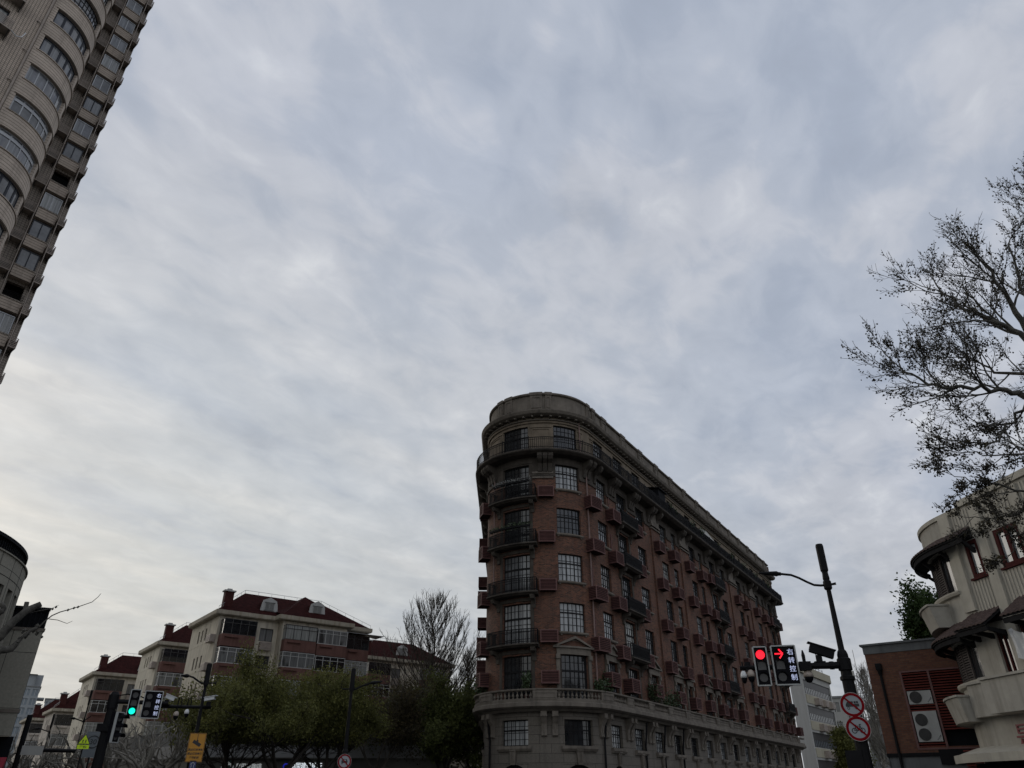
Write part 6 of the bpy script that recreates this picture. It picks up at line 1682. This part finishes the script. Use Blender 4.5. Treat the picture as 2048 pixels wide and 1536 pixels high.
# ============================================================ trees and plants
MT['barkpale'] = paint('pale_plane_bark', (0.21, 0.195, 0.165), 0.85, 0.45, 3.0, bump=0.3)
MT['barkplane'] = paint('grey_plane_bark', (0.085, 0.08, 0.07), 0.9, 0.65, 9.0, 0.4, bump=0.6)
MT['barkdark'] = paint('dark_bark', (0.035, 0.030, 0.025), 0.9, 0.35, 4.0, bump=0.3)
MT['barkmid'] = paint('grey_brown_bark', (0.075, 0.066, 0.054), 0.9, 0.35, 4.0, bump=0.3)
def leafmat(name, c, var=0.5):
    m, t, b = _mat(name)
    f = _noise(t, 1.1, 3); g = _noise(t, 9.0, 2)
    c1 = _mix(t, _ramp(t, f, 0.3, 0.7), sh(c, 1 - var), (c[0] * 1.5, c[1] * 1.35, c[2] * 1.1))
    c2 = _mix(t, _ramp(t, g, 0.3, 0.7, (0, 0, 0), (0.6,) * 3), c1, sh(c, 0.5))
    t.links.new(c2, b.inputs['Base Color']); b.inputs['Roughness'].default_value = 0.65; b.inputs['Specular IOR Level'].default_value = 0.2
    tr = t.nodes.new('ShaderNodeBsdfTranslucent'); t.links.new(c2, tr.inputs[0])
    ms = t.nodes.new('ShaderNodeMixShader'); ms.inputs[0].default_value = 0.3
    o = [n for n in t.nodes if n.type == 'OUTPUT_MATERIAL'][0]
    t.links.new(b.outputs[0], ms.inputs[1]); t.links.new(tr.outputs[0], ms.inputs[2]); t.links.new(ms.outputs[0], o.inputs[0])
    return m
MT['leaf_olive'] = leafmat('young_olive_leaves', (0.135, 0.148, 0.05))
MT['leaf_dark'] = leafmat('dark_green_leaves', (0.105, 0.13, 0.046))
MT['leaf_brown'] = leafmat('brown_green_buds', (0.075, 0.066, 0.036))
MT['leaf_ever'] = leafmat('evergreen_leaves', (0.040, 0.070, 0.022))
MT['fruit'] = paint('dark_seed_balls', (0.022, 0.019, 0.014), 0.9, 0.4, 8)
def rdir(rg, d, ang):
    """random direction at angle ang from d"""
    d = d.normalized(); o = d.orthogonal().normalized(); b = d.cross(o)
    a = rg.uniform(0, 2 * pi); return (d * cos(ang) + (o * cos(a) + b * sin(a)) * sin(ang)).normalized()
def grow(rg, tb, tips, p, d, L, r, lev, maxlev, kids=(3, 5), up=0.15, wob=0.16, shrink=0.62, ang=(0.45, 0.85), tipr=0.006, sides=6, taper=0.45, dens=1.0, minsub=0.25, curl=0.0):
    n = max(3, int(3 + L / 0.7)) if lev < maxlev else 3
    n = min(n, 9)
    pts = [Vector(p)]; q = Vector(p); dd = d.normalized()
    for i in range(n):
        dd = (dd + Vector((rg.gauss(0, wob), rg.gauss(0, wob), rg.gauss(0, wob) + up * 0.5 + curl * i / n))).normalized()
        q = q + dd * (L / n); pts.append(q)
    r1 = max(tipr, r * taper); rr = [r + (r1 - r) * i / n for i in range(n + 1)]
    if lev == maxlev: rr[-1] = max(0.003, r1 * 0.4)
    tb.tube(pts, rr, max(3, sides - lev), cap=False)
    if lev >= maxlev - 1: tips.append((pts, dd, lev))
    if lev >= maxlev: return
    nk = max(1, int(round(rg.uniform(*kids) * dens)))
    for k in range(nk):
        t = minsub + (1 - minsub) * (k + rg.random()) / nk
        i = min(n - 1, int(t * n)); f = t * n - i
        o = pts[i].lerp(pts[i + 1], f); base = (pts[i + 1] - pts[i]).normalized()
        cd = rdir(rg, base, rg.uniform(*ang))
        cd = (cd + Vector((0, 0, up))).normalized()
        grow(rg, tb, tips, o, cd, L * shrink * rg.uniform(0.75, 1.15) * (1.15 - 0.45 * t), (r + (r1 - r) * t) * 0.6, lev + 1, maxlev, kids, up, wob, shrink, ang, tipr, sides, taper, dens, minsub, curl)
    grow(rg, tb, tips, pts[-1], dd, L * shrink * 0.95, r1, lev + 1, maxlev, kids, up, wob, shrink, ang, tipr, sides, taper, dens, minsub, curl)
def leafq(mb, rg, c, s, el=1.6):
    n = Vector((rg.gauss(0, 1), rg.gauss(0, 1), rg.gauss(0, 1))).normalized(); a = n.orthogonal().normalized(); b = n.cross(a)
    t = rg.uniform(0, 6.28); u = a * cos(t) + b * sin(t); v = n.cross(u)
    mb.face([c - u * s * el * 0.5, c + v * s * 0.5, c + u * s * el * 0.5, c - v * s * 0.5])
def octa(mb, c, r):
    i = len(mb.v); mb.v += [(c.x + r, c.y, c.z), (c.x, c.y + r, c.z), (c.x - r, c.y, c.z), (c.x, c.y - r, c.z), (c.x, c.y, c.z + r), (c.x, c.y, c.z - r)]
    for f in ((0, 1, 4), (1, 2, 4), (2, 3, 4), (3, 0, 4), (1, 0, 5), (2, 1, 5), (3, 2, 5), (0, 3, 5)):
        mb.f.append(tuple(i + k for k in f)); mb.uv.append([(0, 0)] * 3); mb.mi.append(0)
# ---- big plane tree at the right edge: trunk out of frame, crown over the cream house
def bigplane():
    rg = random.Random(21)
    base = azp(41.5, 17.5)
    root = thing('plane_tree', 'large pale barked plane tree with dark seed balls reaching in from the right edge', 'tree', base)
    tb = MB(); tips = []
    fork = base + Vector((0, 0, 5.2))
    tb.tube([base, base + Vector((0.1, 0, 2)), fork], [0.34, 0.27, 0.24], 12, cap=False)
    def limb(pix_pts, r0, r1, hs=None):
        pts = [fork] + [pix(u, v, h) for u, v, h in pix_pts]
        n = len(pts); 
        # subdivide
        out = []
        for i in range(n - 1):
            for k in range(4):
                t = k / 4; q = pts[i].lerp(pts[i + 1], t)
                if i + k > 0: q = q + Vector((rg.gauss(0, .03), rg.gauss(0, .03), rg.gauss(0, .03)))
                out.append(q)
        out.append(pts[-1]); m = len(out) - 1
        rr = [r0 + (r1 - r0) * (i / m) ** 0.8 for i in range(m + 1)]
        tb.tube(out, rr, 8, cap=False)
        return out, rr
    def sprout(out, rr, n, L, a0=0.25, up=0.12, ml=3, kids=(2.6, 3.8), cone=(0.4, 0.9)):
        m = len(out) - 1
        for k in range(n):
            t = a0 + (1 - a0) * (k + rg.random()) / n; i = min(m - 1, int(t * m)); f = t * m - i
            o = out[i].lerp(out[i + 1], f); d = (out[i + 1] - out[i]).normalized()
            cd = rdir(rg, d, rg.uniform(*cone)); cd = (cd + Vector((0, 0, up))).normalized()
            grow(rg, tb, tips, o, cd, L * rg.uniform(0.7, 1.2) * (1.15 - 0.5 * t), rr[i] * 0.42 + 0.004, 0, ml, kids, up, 0.13, 0.66, (0.4, 0.8), 0.0045, 5, 0.5)
        grow(rg, tb, tips, out[-1], (out[-1] - out[-2]).normalized(), L * 0.7, rr[-1], 0, ml, kids, up, 0.13, 0.66, (0.35, 0.7), 0.0045, 5, 0.5)
    D = [
        ([(2085, 720, 17.3), (2060, 664, 17.2), (2010, 590, 17.0), (1970, 530, 17.0)], 0.13, 0.022, 9, 1.25),
        ([(2105, 740, 17.6), (2080, 640, 17.9), (2040, 570, 18.3), (2020, 500, 18.5)], 0.10, 0.02, 7, 1.2),
        ([(2090, 720, 17.0), (2055, 676, 16.7), (1990, 645, 16.4), (1930, 620, 16.3), (1880, 580, 16.3)], 0.10, 0.018, 12, 1.15),
        ([(2085, 800, 16.8), (2048, 790, 16.3), (1995, 780, 16.0), (1920, 775, 15.7), (1850, 765, 15.6), (1800, 735, 15.6)], 0.09, 0.015, 15, 0.95),
        ([(2090, 790, 17.6), (2060, 750, 18.0), (1995, 745, 18.3), (1930, 715, 18.4)], 0.08, 0.016, 9, 1.15),
        ([(2095, 850, 17.2), (2055, 810, 17.0), (2015, 850, 17.0), (1985, 890, 16.8), (1940, 885, 16.5)], 0.06, 0.012, 6, 0.85),
        ([(2095, 900, 16.6), (2060, 905, 16.3), (2010, 912, 15.8), (1930, 905, 15.5)], 0.04, 0.008, 7, 0.62),
        ([(2100, 930, 18.5), (2070, 900, 18.8), (2030, 900, 19.2), (2005, 930, 19.4)], 0.05, 0.010, 5, 0.9),
        ([(2100, 960, 17.2), (2060, 985, 17.2), (2005, 970, 16.8), (1950, 965, 16.6), (1905, 950, 16.4)], 0.04, 0.007, 6, 0.5),
        ([(2100, 960, 18.8), (2070, 1000, 19.0), (2030, 1030, 19.4), (1985, 1035, 19.4), (1940, 1035, 19.0)], 0.045, 0.008, 6, 0.6),
        ([(2100, 1000, 18.6), (2065, 1050, 18.9), (2035, 1070, 19.1), (2020, 1110, 19.1)], 0.04, 0.008, 6, 0.55),
        ([(2115, 600, 17.8), (2095, 500, 18.5), (2085, 440, 18.6), (2075, 390, 18.6)], 0.06, 0.011, 6, 0.9),
    ]
    for pts, r0, r1, n, L in D:
        out, rr = limb(pts, r0, r1)
        # only the far end lies in view; sprout along the last part
        sprout(out, rr, n, L, 0.42)
    tb.build('trunk', MT['barkplane'], root, smooth=True)
    fr = MB(); lf = MB()
    for pts, d, lev in tips:
        for k in range(len(pts) - 1):
            for _ in range(2):
                o = pts[k].lerp(pts[k + 1], rg.random())
                if rg.random() < 0.10:
                    c_ = o + Vector((rg.gauss(0, .03), rg.gauss(0, .03), -rg.uniform(0.03, 0.11))); octa(fr, c_, rg.uniform(0.015, 0.026))
                if rg.random() < 0.08: leafq(lf, rg, o + Vector((rg.gauss(0, .02), rg.gauss(0, .02), rg.gauss(0, .02))), rg.uniform(0.025, 0.045))
    fr.build('seed_balls', MT['fruit'], root); lf.build('crown', MT['leaf_brown'], root)
    print('bigplane tips', len(tips), len(tb.f), len(fr.f), len(lf.f))
bigplane()
# ---- generic broad trees
def tree(name, label, base, height, spread, leaf, bark, seed, maxlev=4, stems=3, leafn=10, leafs=0.16, lean=0.5, trunkr=0.2, split=0.22, kids=(3, 4.5), up=0.1, group=None, scatter=0.3, cat='tree', shrink=0.66, wob=0.14, zmin=0.0):
    rg = random.Random(seed); base = Vector(base)
    root = thing(name, label, cat, base, 0, group)
    tb = MB(); tips = []
    fork = base + Vector((rg.gauss(0, .1), rg.gauss(0, .1), height * split))
    tb.tube([base, base.lerp(fork, 0.5) + Vector((rg.gauss(0, .05), rg.gauss(0, .05), 0)), fork], [trunkr * 1.25, trunkr * 1.0, trunkr], 9, cap=False)
    L0 = height * (1 - split) * 0.42
    for k in range(stems):
        a = 2 * pi * (k + rg.uniform(-0.25, 0.25)) / stems
        d = Vector((cos(a) * lean, sin(a) * lean, 1.0)).normalized()
        grow(rg, tb, tips, fork - Vector((0, 0, 0.05)), d, L0 * rg.uniform(0.85, 1.15), trunkr * 0.62, 0, maxlev, kids, up, wob, shrink, (0.4, 0.85), 0.012, 7, 0.5)
    # fit the crown to the wanted width
    xs = [q.x for t_ in tips for q in t_[0]]; ys = [q.y for t_ in tips for q in t_[0]]; zs = [q.z for t_ in tips for q in t_[0]]
    cxm = base.x; w_ = max(max(xs) - cxm, cxm - min(xs)); hh = max(zs)
    fx = (spread / 2) / max(w_, 0.1); fz = height / hh if hh > 0 else 1
    def fit(v): 
        t = min(1, max(0, (v[2] - base.z) / (height * split + 0.5)))
        f_ = 1 + (fx - 1) * t
        return (base.x + (v[0] - base.x) * f_, base.y + (v[1] - base.y) * f_, v[2] * fz)
    tb.v = [fit(v) for v in tb.v]
    tb.build('trunk', bark, root, smooth=True)
    if leaf is not None and leafn > 0:
        lf = MB()
        for pts, d, lev in tips:
            pp = [Vector(fit(q)) for q in pts]
            for k in range(len(pp) - 1):
                for _ in range(leafn):
                    o = pp[k].lerp(pp[k + 1], rg.random()) + Vector((rg.gauss(0, scatter), rg.gauss(0, scatter), rg.gauss(0, scatter * 0.8)))
                    if o.z > zmin + abs(rg.gauss(0, 0.9)) - 0.3: leafq(lf, rg, o, leafs * rg.uniform(0.6, 1.4))
        lf.build('crown', leaf, root)
        print(label[:30], len(tips), len(tb.f), len(lf.f))
    else: print(label[:30], len(tips), len(tb.f))
    return root
def leader_tree(name, label, base, H, W, bark, seed):
    rg = random.Random(seed); base = Vector(base); root = thing(name, label, 'tree', base)
    tb = MB(); tips = []; n = 14; pts = [base]
    for i in range(n): pts.append(base + Vector((rg.gauss(0, .12), rg.gauss(0, .12), H * (i + 1) / n)))
    tb.tube(pts, [0.2 * (1 - i / n) ** 0.8 + 0.012 for i in range(n + 1)], 8, cap=False)
    z = H * 0.24
    while z < H * 0.97:
        i = min(n - 1, int(z / H * n)); o = pts[i].lerp(pts[i + 1], z / H * n - i); t = (z / H - 0.24) / 0.73
        L = W * (1 - t) ** 0.75 * rg.uniform(0.75, 1.1) + 0.5
        a = rg.uniform(0, 2 * pi); d = Vector((cos(a), sin(a), 0.75 + 0.5 * t)).normalized()
        m = 6; q = [o]; dd = d
        for k in range(m): dd = (dd + Vector((rg.gauss(0, .07), rg.gauss(0, .07), .1 + rg.gauss(0, .04)))).normalized(); q.append(q[-1] + dd * L / m)
        r0 = 0.02 + 0.055 * (1 - t); tb.tube(q, [r0 * (1 - .8 * k / m) for k in range(m + 1)], 5, cap=False)
        nt_ = int(4 + L * 3.0)
        for k in range(nt_):
            u = 0.15 + 0.85 * (k + rg.random()) / nt_; j = min(m - 1, int(u * m)); s_ = q[j].lerp(q[j + 1], u * m - j)
            cd = (rdir(rg, dd, rg.uniform(.3, .75)) + Vector((0, 0, .55))).normalized(); l = rg.uniform(.7, 1.6) * (0.6 + 0.4 * (1 - t))
            w1_ = s_ + cd * l * .5 + Vector((rg.gauss(0, .05), rg.gauss(0, .05), 0)); w2_ = w1_ + (cd + Vector((0, 0, .35))).normalized() * l * .5
            tb.tube([s_, w1_, w2_], [0.022, 0.017, 0.008], 3, cap=False)
            for _ in range(2):
                e_ = s_.lerp(w2_, rg.random()); tb.tube([e_, e_ + (rdir(rg, cd, .6) + Vector((0, 0, .3))).normalized() * rg.uniform(.3, .6)], [0.014, 0.007], 3, cap=False)
        z += rg.uniform(0.10, 0.2)
    tb.build('trunk', bark, root, smooth=True)
G1 = 'leafy street trees below the apartment houses'
tree('street_tree', 'broad olive green street tree, left of the street lamp and right of the orange sign', azp(-19.3, 52), 8.9, 10.5, MT['leaf_olive'], MT['barkdark'], 31, stems=5, leafn=11, leafs=0.075, lean=0.75, trunkr=0.17, group=G1, scatter=0.28, zmin=4.3)
tree('street_tree', 'largest olive green street tree, whose crown tops the row before the two dormer house', azp(-16.0, 50), 9.7, 11.0, MT['leaf_olive'], MT['barkdark'], 32, stems=5, leafn=11, leafs=0.075, lean=0.7, trunkr=0.18, group=G1, scatter=0.28, zmin=4.3)
tree('street_tree', 'olive green street tree directly behind the middle street lamp', azp(-12.7, 53), 8.9, 10.0, MT['leaf_olive'], MT['barkdark'], 33, stems=5, leafn=11, leafs=0.075, lean=0.75, trunkr=0.17, group=G1, scatter=0.28, zmin=4.3)
tree('street_tree', 'thin brownish budding street tree between the middle lamp and the tall bare tree', azp(-9.3, 58), 10.2, 9.0, MT['leaf_brown'], MT['barkmid'], 34, stems=4, leafn=2, leafs=0.09, lean=0.5, trunkr=0.15, group=G1, scatter=0.3)
tree('street_tree', 'dark green tree with black limbs just left of the mansion prow', azp(-4.6, 60), 9.8, 8.0, MT['leaf_dark'], MT['barkdark'], 35, stems=4, leafn=5, leafs=0.11, lean=0.55, trunkr=0.22, group=G1, scatter=0.3)
tree('street_tree', 'dark green tree half hidden behind the mansion prow', azp(-2.6, 66), 12.0, 8.0, MT['leaf_dark'], MT['barkdark'], 36, stems=4, leafn=5, leafs=0.12, lean=0.5, trunkr=0.2, group=G1, scatter=0.32)
tree('street_tree', 'dark green tree at the foot of the tall bare tree', azp(-7.0, 64), 8.8, 8.0, MT['leaf_dark'], MT['barkmid'], 37, stems=4, leafn=4, leafs=0.11, lean=0.5, trunkr=0.16, group=G1, scatter=0.3)
leader_tree('bare_tree', 'tall bare pointed tree rising between the apartment houses and the mansion', azp(-5.95, 74), 18.4, 9.6, MT['barkmid'], 38)
leader_tree('bare_tree', 'lower bare tree behind the dark green tree beside the mansion', azp(-3.2, 84), 14.8, 5.5, MT['barkmid'], 39)
tree('evergreen_tree', 'dark evergreen tree behind the cream house and the brick annex', azp(30.2, 46), 11.6, 6.0, MT['leaf_ever'], MT['barkdark'], 40, stems=4, leafn=26, leafs=0.11, lean=0.4, trunkr=0.2, scatter=0.3)
leader_tree('bare_tree', 'bare pale tree behind the two round prohibition signs', azp(24.6, 95), 13.5, 4.5, MT['barkpale'], 41)
leader_tree('bare_tree', 'bare pale tree beside the left edge of the brick annex', azp(25.6, 75), 9.2, 3.2, MT['barkpale'], 42)
tree('street_tree', 'small yellow green tree behind the no bicycle sign', azp(23.0, 80), 6.9, 3.0, MT['leaf_olive'], MT['barkmid'], 43, stems=3, leafn=10, leafs=0.12, lean=0.4, trunkr=0.12, scatter=0.3)
# ---- pollarded plane trees low on the left
def pollard(label, base, ht, seed, pale=True, n=7, spread=0.9, r=0.16):
    rg = random.Random(seed); base = Vector(base); root = thing('pollarded_tree', label, 'tree', base, 0, 'pollarded plane trees along the left street')
    tb = MB(); hd = base + Vector((0, 0, ht * 0.42)); tb.tube([base, base.lerp(hd, .5) + Vector((rg.gauss(0, .08), 0, 0)), hd], [r * 1.2, r, r * 0.95], 9)
    tips = []
    def crook(p, d, L, rr, lev):
        n_ = 5; pts = [p]; q = Vector(p); dd = d
        for i in range(n_):
            dd = (dd + Vector((rg.gauss(0, .34), rg.gauss(0, .34), rg.gauss(0.12, .25)))).normalized(); q = q + dd * L / n_; pts.append(q)
        rs = [rr * (1 - 0.35 * i / n_) * rg.uniform(0.9, 1.12) for i in range(n_ + 1)]
        if lev == 2: rs = [rr * (1 - 0.8 * i / n_) for i in range(n_ + 1)]
        tb.tube(pts, rs, 7 if lev < 2 else 4)
        if lev == 2: return
        for k in range(rg.randint(3, 4)):
            i = rg.randint(1, n_); cd = rdir(rg, dd, rg.uniform(.4, 1.0)); cd = (cd + Vector((0, 0, .35))).normalized()
            crook(pts[i], cd, L * rg.uniform(.55, .85), rs[i] * (0.62 if lev == 0 else 0.3), lev + 1)
    for k in range(n):
        a = 2 * pi * k / n + rg.uniform(-.3, .3); crook(hd, Vector((cos(a) * spread, sin(a) * spread, rg.uniform(.5, 1.1))).normalized(), ht * 0.36, r * 0.55, 0)
    tb.build('trunk', MT['barkpale'], root, smooth=True)
pollard('pollarded plane tree below the wide unlit traffic light', azp(-24.6, 47), 5.5, 51)
pollard('pollarded plane tree left of the orange sign pole', azp(-23.0, 52), 6.3, 52)
pollard('pollarded plane tree below the green traffic light', azp(-26.1, 50), 5.6, 53)
pollard('pollarded plane tree behind the thick black mast', azp(-27.6, 54), 5.8, 54)
pollard('pollarded plane tree under the yellow school sign', azp(-29.0, 56), 5.2, 55)
pollard('pollarded plane tree under the black gantry beam', azp(-30.6, 54), 4.9, 56)
pollard('pollarded plane tree before the lowest pale house', azp(-31.8, 60), 5.2, 57)
tree('bare_tree', 'thin bare tree standing against the side wall of the nearest apartment house', azp(-22.2, 60), 9.5, 4.0, MT['leaf_olive'], MT['barkmid'], 58, maxlev=3, stems=3, leafn=1, leafs=0.12, lean=0.3, trunkr=0.1, up=0.25)
# ---- lopped plane limbs in front of the stone clad building
def lopped():
    rg = random.Random(61); h = 14.0
    base = azp(-40.0, 13.6); root = thing('pollarded_tree', 'nearest lopped plane tree, its pale sawn limbs crossing the stone clad building', 'tree', base, 0, 'pollarded plane trees along the left street')
    tb = MB(); fork = base + Vector((0, 0, 3.0)); tb.tube([base, fork], [0.32, 0.26], 10)
    def L_(pts, r0, r1, n=9, knob=0.0):
        pp = [Vector(p) for p in pts]; out = []
        for i in range(len(pp) - 1):
            for k in range(3): out.append(pp[i].lerp(pp[i + 1], k / 3))
        out.append(pp[-1]); m = len(out) - 1
        rs = [(r0 + (r1 - r0) * i / m) * (1 + (rg.uniform(-knob, knob) if 0 < i < m else 0)) for i in range(m + 1)]
        tb.tube(out, rs, n); return out
    def pl(*a): return [pix(u, v, h) for u, v in a]
    L_([fork] + pl((-30, 1295), (0, 1272), (28, 1242), (52, 1222), (82, 1208)), 0.085, 0.044, 10, 0.12)
    L_(pl((50, 1224), (52, 1212), (54, 1204)), 0.036, 0.034, 8)
    L_([fork] + pl((-30, 1320), (0, 1300), (22, 1298), (34, 1286)), 0.07, 0.042, 9, 0.12)
    o = L_(pl((30, 1290), (44, 1275), (60, 1262), (76, 1255)), 0.038, 0.02, 8, 0.3)
    for q in o[2:]:
        for _ in range(2): octa(tb, q + Vector((rg.gauss(0, .04), rg.gauss(0, .04), rg.gauss(0, .04))), rg.uniform(.02, .045))
    L_(pl((76, 1256), (90, 1242), (104, 1231), (120, 1224), (138, 1219), (158, 1213), (184, 1204), (196, 1194), (202, 1187)), 0.012, 0.004, 5)
    L_(pl((98, 1238), (115, 1240), (134, 1247), (145, 1242)), 0.007, 0.003, 4)
    L_(pl((60, 1226), (80, 1221), (101, 1218), (118, 1210)), 0.007, 0.003, 4)
    for u, v in ((136, 1220), (156, 1214), (148, 1216), (105, 1218), (112, 1214), (84, 1274)): octa(tb, pix(u, v, h), 0.025)
    L_([fork] + pl((-20, 1240), (0, 1225), (8, 1218), (2, 1205)), 0.06, 0.03, 7, 0.3)
    tb.build('trunk', MT['barkplane'], root, smooth=True)
lopped()
# ---- plants on the mansion terrace and balconies
def shrub(name, label, c, r, h, seed, n=260, ls=0.09, mat='leafplant', group=None, flower=None):
    rg = random.Random(seed); c = Vector(c); root = thing(name, label, 'plant', c, 0, group); tb = MB(); lf = MB()
    for k in range(7):
        a = rg.uniform(0, 6.28); q = c + Vector((cos(a) * r * .7, sin(a) * r * .7, h * rg.uniform(.6, 1))); tb.tube([c, c.lerp(q, .5) + Vector((rg.gauss(0, .05), rg.gauss(0, .05), 0)), q], [0.015, 0.01, 0.005], 4)
        for _ in range(n // 7): leafq(lf, rg, c.lerp(q, rg.uniform(.35, 1.1)) + Vector((rg.gauss(0, r * .28), rg.gauss(0, r * .28), rg.gauss(0, r * .25))), ls * rg.uniform(.6, 1.4))
    tb.lathe(c - Vector((0, 0, 0.3)), [(0.12, 0), (0.17, 0.3)], 8)
    tb.build('pot_and_stems', MT['chimney'], root); lf.build('foliage', MT[mat], root)
for i, (sv, off, z, r, h, lab) in enumerate([
    (MSR + 0.2, 0.35, 6.95, 0.45, 1.5, 'leafy potted plant on the terrace by the first right facade pediment'),
    (MSR - 0.9, 0.35, 6.95, 0.4, 1.2, 'dark potted shrub on the terrace beside the right prow window'),
    (MSR + 8.0, 0.4, 6.95, 0.5, 1.8, 'climbing plant on the terrace under the third pediment'),
    (MSR + 10.6, 0.4, 6.95, 0.7, 1.2, 'bushy plants on the terrace where the balusters end'),
    (MSR + 12.0, 0.4, 6.95, 0.6, 1.4, 'tall bushy plant next to the solid terrace panels'),
    (-1.45, 0.3, 6.95, 0.28, 1.4, 'potted plant in front of the left prow window on the terrace'),
    (-5.6, 0.4, 6.95, 0.45, 1.2, 'dark plant on the terrace at the far left of the prow')]):
    shrub('terrace_plant', lab, MP.P(sv, off, z), r, h, 70 + i, n=420, group='plants on the mansion terrace')
for i, (t0, z, lab, mt) in enumerate([(-3.9, 17.2 + 0.8, 'row of balcony plants on the sixth floor prow balcony', 'leafplant'), (-3.6, 20.6 + 0.75, 'pale dried flowers along the seventh floor prow balcony rail', 'drypl')]):
    if mt == 'drypl': MT['drypl'] = paint('pale_dried_flowers', (0.22, 0.22, 0.21), 0.9, 0.3, 8)
    rg = random.Random(80 + i); c = MP.P(-2.3, 0.8, z); root = thing('balcony_plants', lab, 'plant', c)
    tb = MB(); pbox(tb, MP, t0, -1.0, 0.72, 0.9, z - 0.16, z - 0.02); tb.build('trough', MT['iron'], root); lf = MB()
    for _ in range(520): leafq(lf, rg, MP.P(rg.uniform(t0 - 0.1, -0.9), 0.8 + rg.gauss(0, .1), z + abs(rg.gauss(0, .12)) - rg.random() * (0.35 if rg.random() < .3 else 0)), rg.uniform(.03, .08))
    lf.build('foliage', MT[mt], root)
rg = random.Random(90)
# plants along the top balcony, one object each
for i, sv in enumerate((15.0, 16.4, 20.5, 23.4, 29.0, 33.5, 38.5, 43.5, 49.0)):
    shrub('top_balcony_plant', '%s potted plant counted from the prow on the top balcony' % ('first', 'second', 'third', 'fourth', 'fifth', 'sixth', 'seventh', 'eighth', 'ninth')[i], MP.P(MSR + sv, 0.8, 24.1), 0.45, 0.8, 100 + i, n=160, group='plants on the top balcony of the mansion')
# white folded parasol-like board on the top balcony
o = thing('white_sheet', 'white sheet of awning cloth on the top balcony half way along the mansion', 'awning', MP.P(MSR + 26.0, 0.5, 23.8))
m1 = MB(); P_ = MP
m1.face([P_.P(MSR + 25.6, 0.2, 25.7), P_.P(MSR + 28.0, 0.2, 26.0), P_.P(MSR + 28.0, 0.95, 24.7), P_.P(MSR + 25.6, 0.95, 24.3)]); m1.build('cloth', MT['fwhite'], o)
m1 = MB(); m1.tube([P_.P(MSR + 25.6, 0.2, 23.8), P_.P(MSR + 25.6, 0.2, 25.7)], 0.03, 5); m1.tube([P_.P(MSR + 28.0, 0.2, 23.8), P_.P(MSR + 28.0, 0.2, 26.0)], 0.03, 5); m1.build('poles', MT['iron'], o)
o = thing('balcony_shed', 'black box shaped enclosure on the top balcony rail of the mansion', 'enclosure', MP.P(MSR + 13.0, 0.5, 23.8))
m1 = MB(); pbox(m1, MP, MSR + 12.1, MSR + 13.8, 0.05, 0.93, 23.78, 25.5); m1.build('screen', MT['darkscreen'], o)
m1 = MB(); sweep(m1, MP, MSR + 11.9, MSR + 14.0, [(0, 25.75), (1.1, 25.5), (1.1, 25.56), (0, 25.81)]); m1.build('roof', MT['black'], o)

# ============================================================ ground, roads
MT['asphalt'] = paint('asphalt', (0.05, 0.05, 0.052), 0.9, 0.2, 1.5, bump=0.2)
MT['paving'] = brickmat('pavement_slabs', (0.15, 0.145, 0.14), (0.12, 0.118, 0.115), (0.05, 0.05, 0.05), bw=0.6, bh=0.3, stain=0)
MT['earth'] = paint('city_ground', (0.07, 0.068, 0.062), 0.95, 0.3, 0.05)
m1 = MB(); m1.face([(-1500, -600, 0), (1500, -600, 0), (1500, 2500, 0), (-1500, 2500, 0)]); m1.build('ground', MT['earth'], kind='structure')
m1 = MB(); m1.face([(-60, -40, 0.004), (60, -40, 0.004), (25, 43, 0.004), (-45, 50, 0.004)]); m1.build('road', MT['asphalt'], kind='structure')
m1 = MB(); d = Vector((sin(radians(31.7)), cos(radians(31.7)), 0)); n = Vector((d.y, -d.x, 0)); o = MP.P(MSR, 3.5, 0.006)
m1.face([o, o + n * 12, o + n * 12 + d * 200, o + d * 200]); m1.build('road', MT['asphalt'], kind='structure')
m1 = MB(); pl = [MP.P(t, 3.3, 0.0) for t in MP.brk(-50, MSR + 56)]
for a, b in zip(pl, pl[1:]):
    ia = MP
m1 = MB(); sweep(m1, MP, -50, MSR + 56, [(-0.1, 0.005), (3.3, 0.005), (3.3, 0.13), (-0.1, 0.13)]); m1.build('pavement', MT['paving'], kind='structure')
m1 = MB()
for k in range(9): m1.box((-6 + k * 1.1, 36.5, 0.006), (0.5, 4.0, 0.004))
m1.build('road_markings', MT['signwhite'], kind='structure')
m1 = MB(); m1.box((-4, -6, 0.065), (60, 20, 0.13)); m1.build('pavement', MT['paving'], kind='structure')
# red shop awning at the foot of the stone clad building
p = pix(0, 1520, 40.0)
o = thing('shop_awning', 'dark red shop awning at the lower left corner under the stone clad building', 'awning', Vector((p.x, p.y, 0)))
m1 = MB(); Q = Path([(p.x - 5, p.y - 2.5), (p.x + 0.2, p.y + 0.1)])
sweep(m1, Q, 0, Q.L[-1], [(0, p.z + 0.1), (1.0, p.z - 0.45), (1.0, p.z - 0.8), (0, p.z - 0.75)]); m1.build('cloth', paint('dark_red_awning', (0.16, 0.01, 0.02), 0.8, 0.2, 3), o)
m1 = MB(); m1.tube([Q.P(0.2, 1.15, 0), Q.P(0.2, 1.15, p.z)], 0.04, 6); m1.tube([Q.P(Q.L[-1] - 0.2, 1.15, 0), Q.P(Q.L[-1] - 0.2, 1.15, p.z - 0.1)], 0.04, 6); m1.build('post', MT['black'], o)
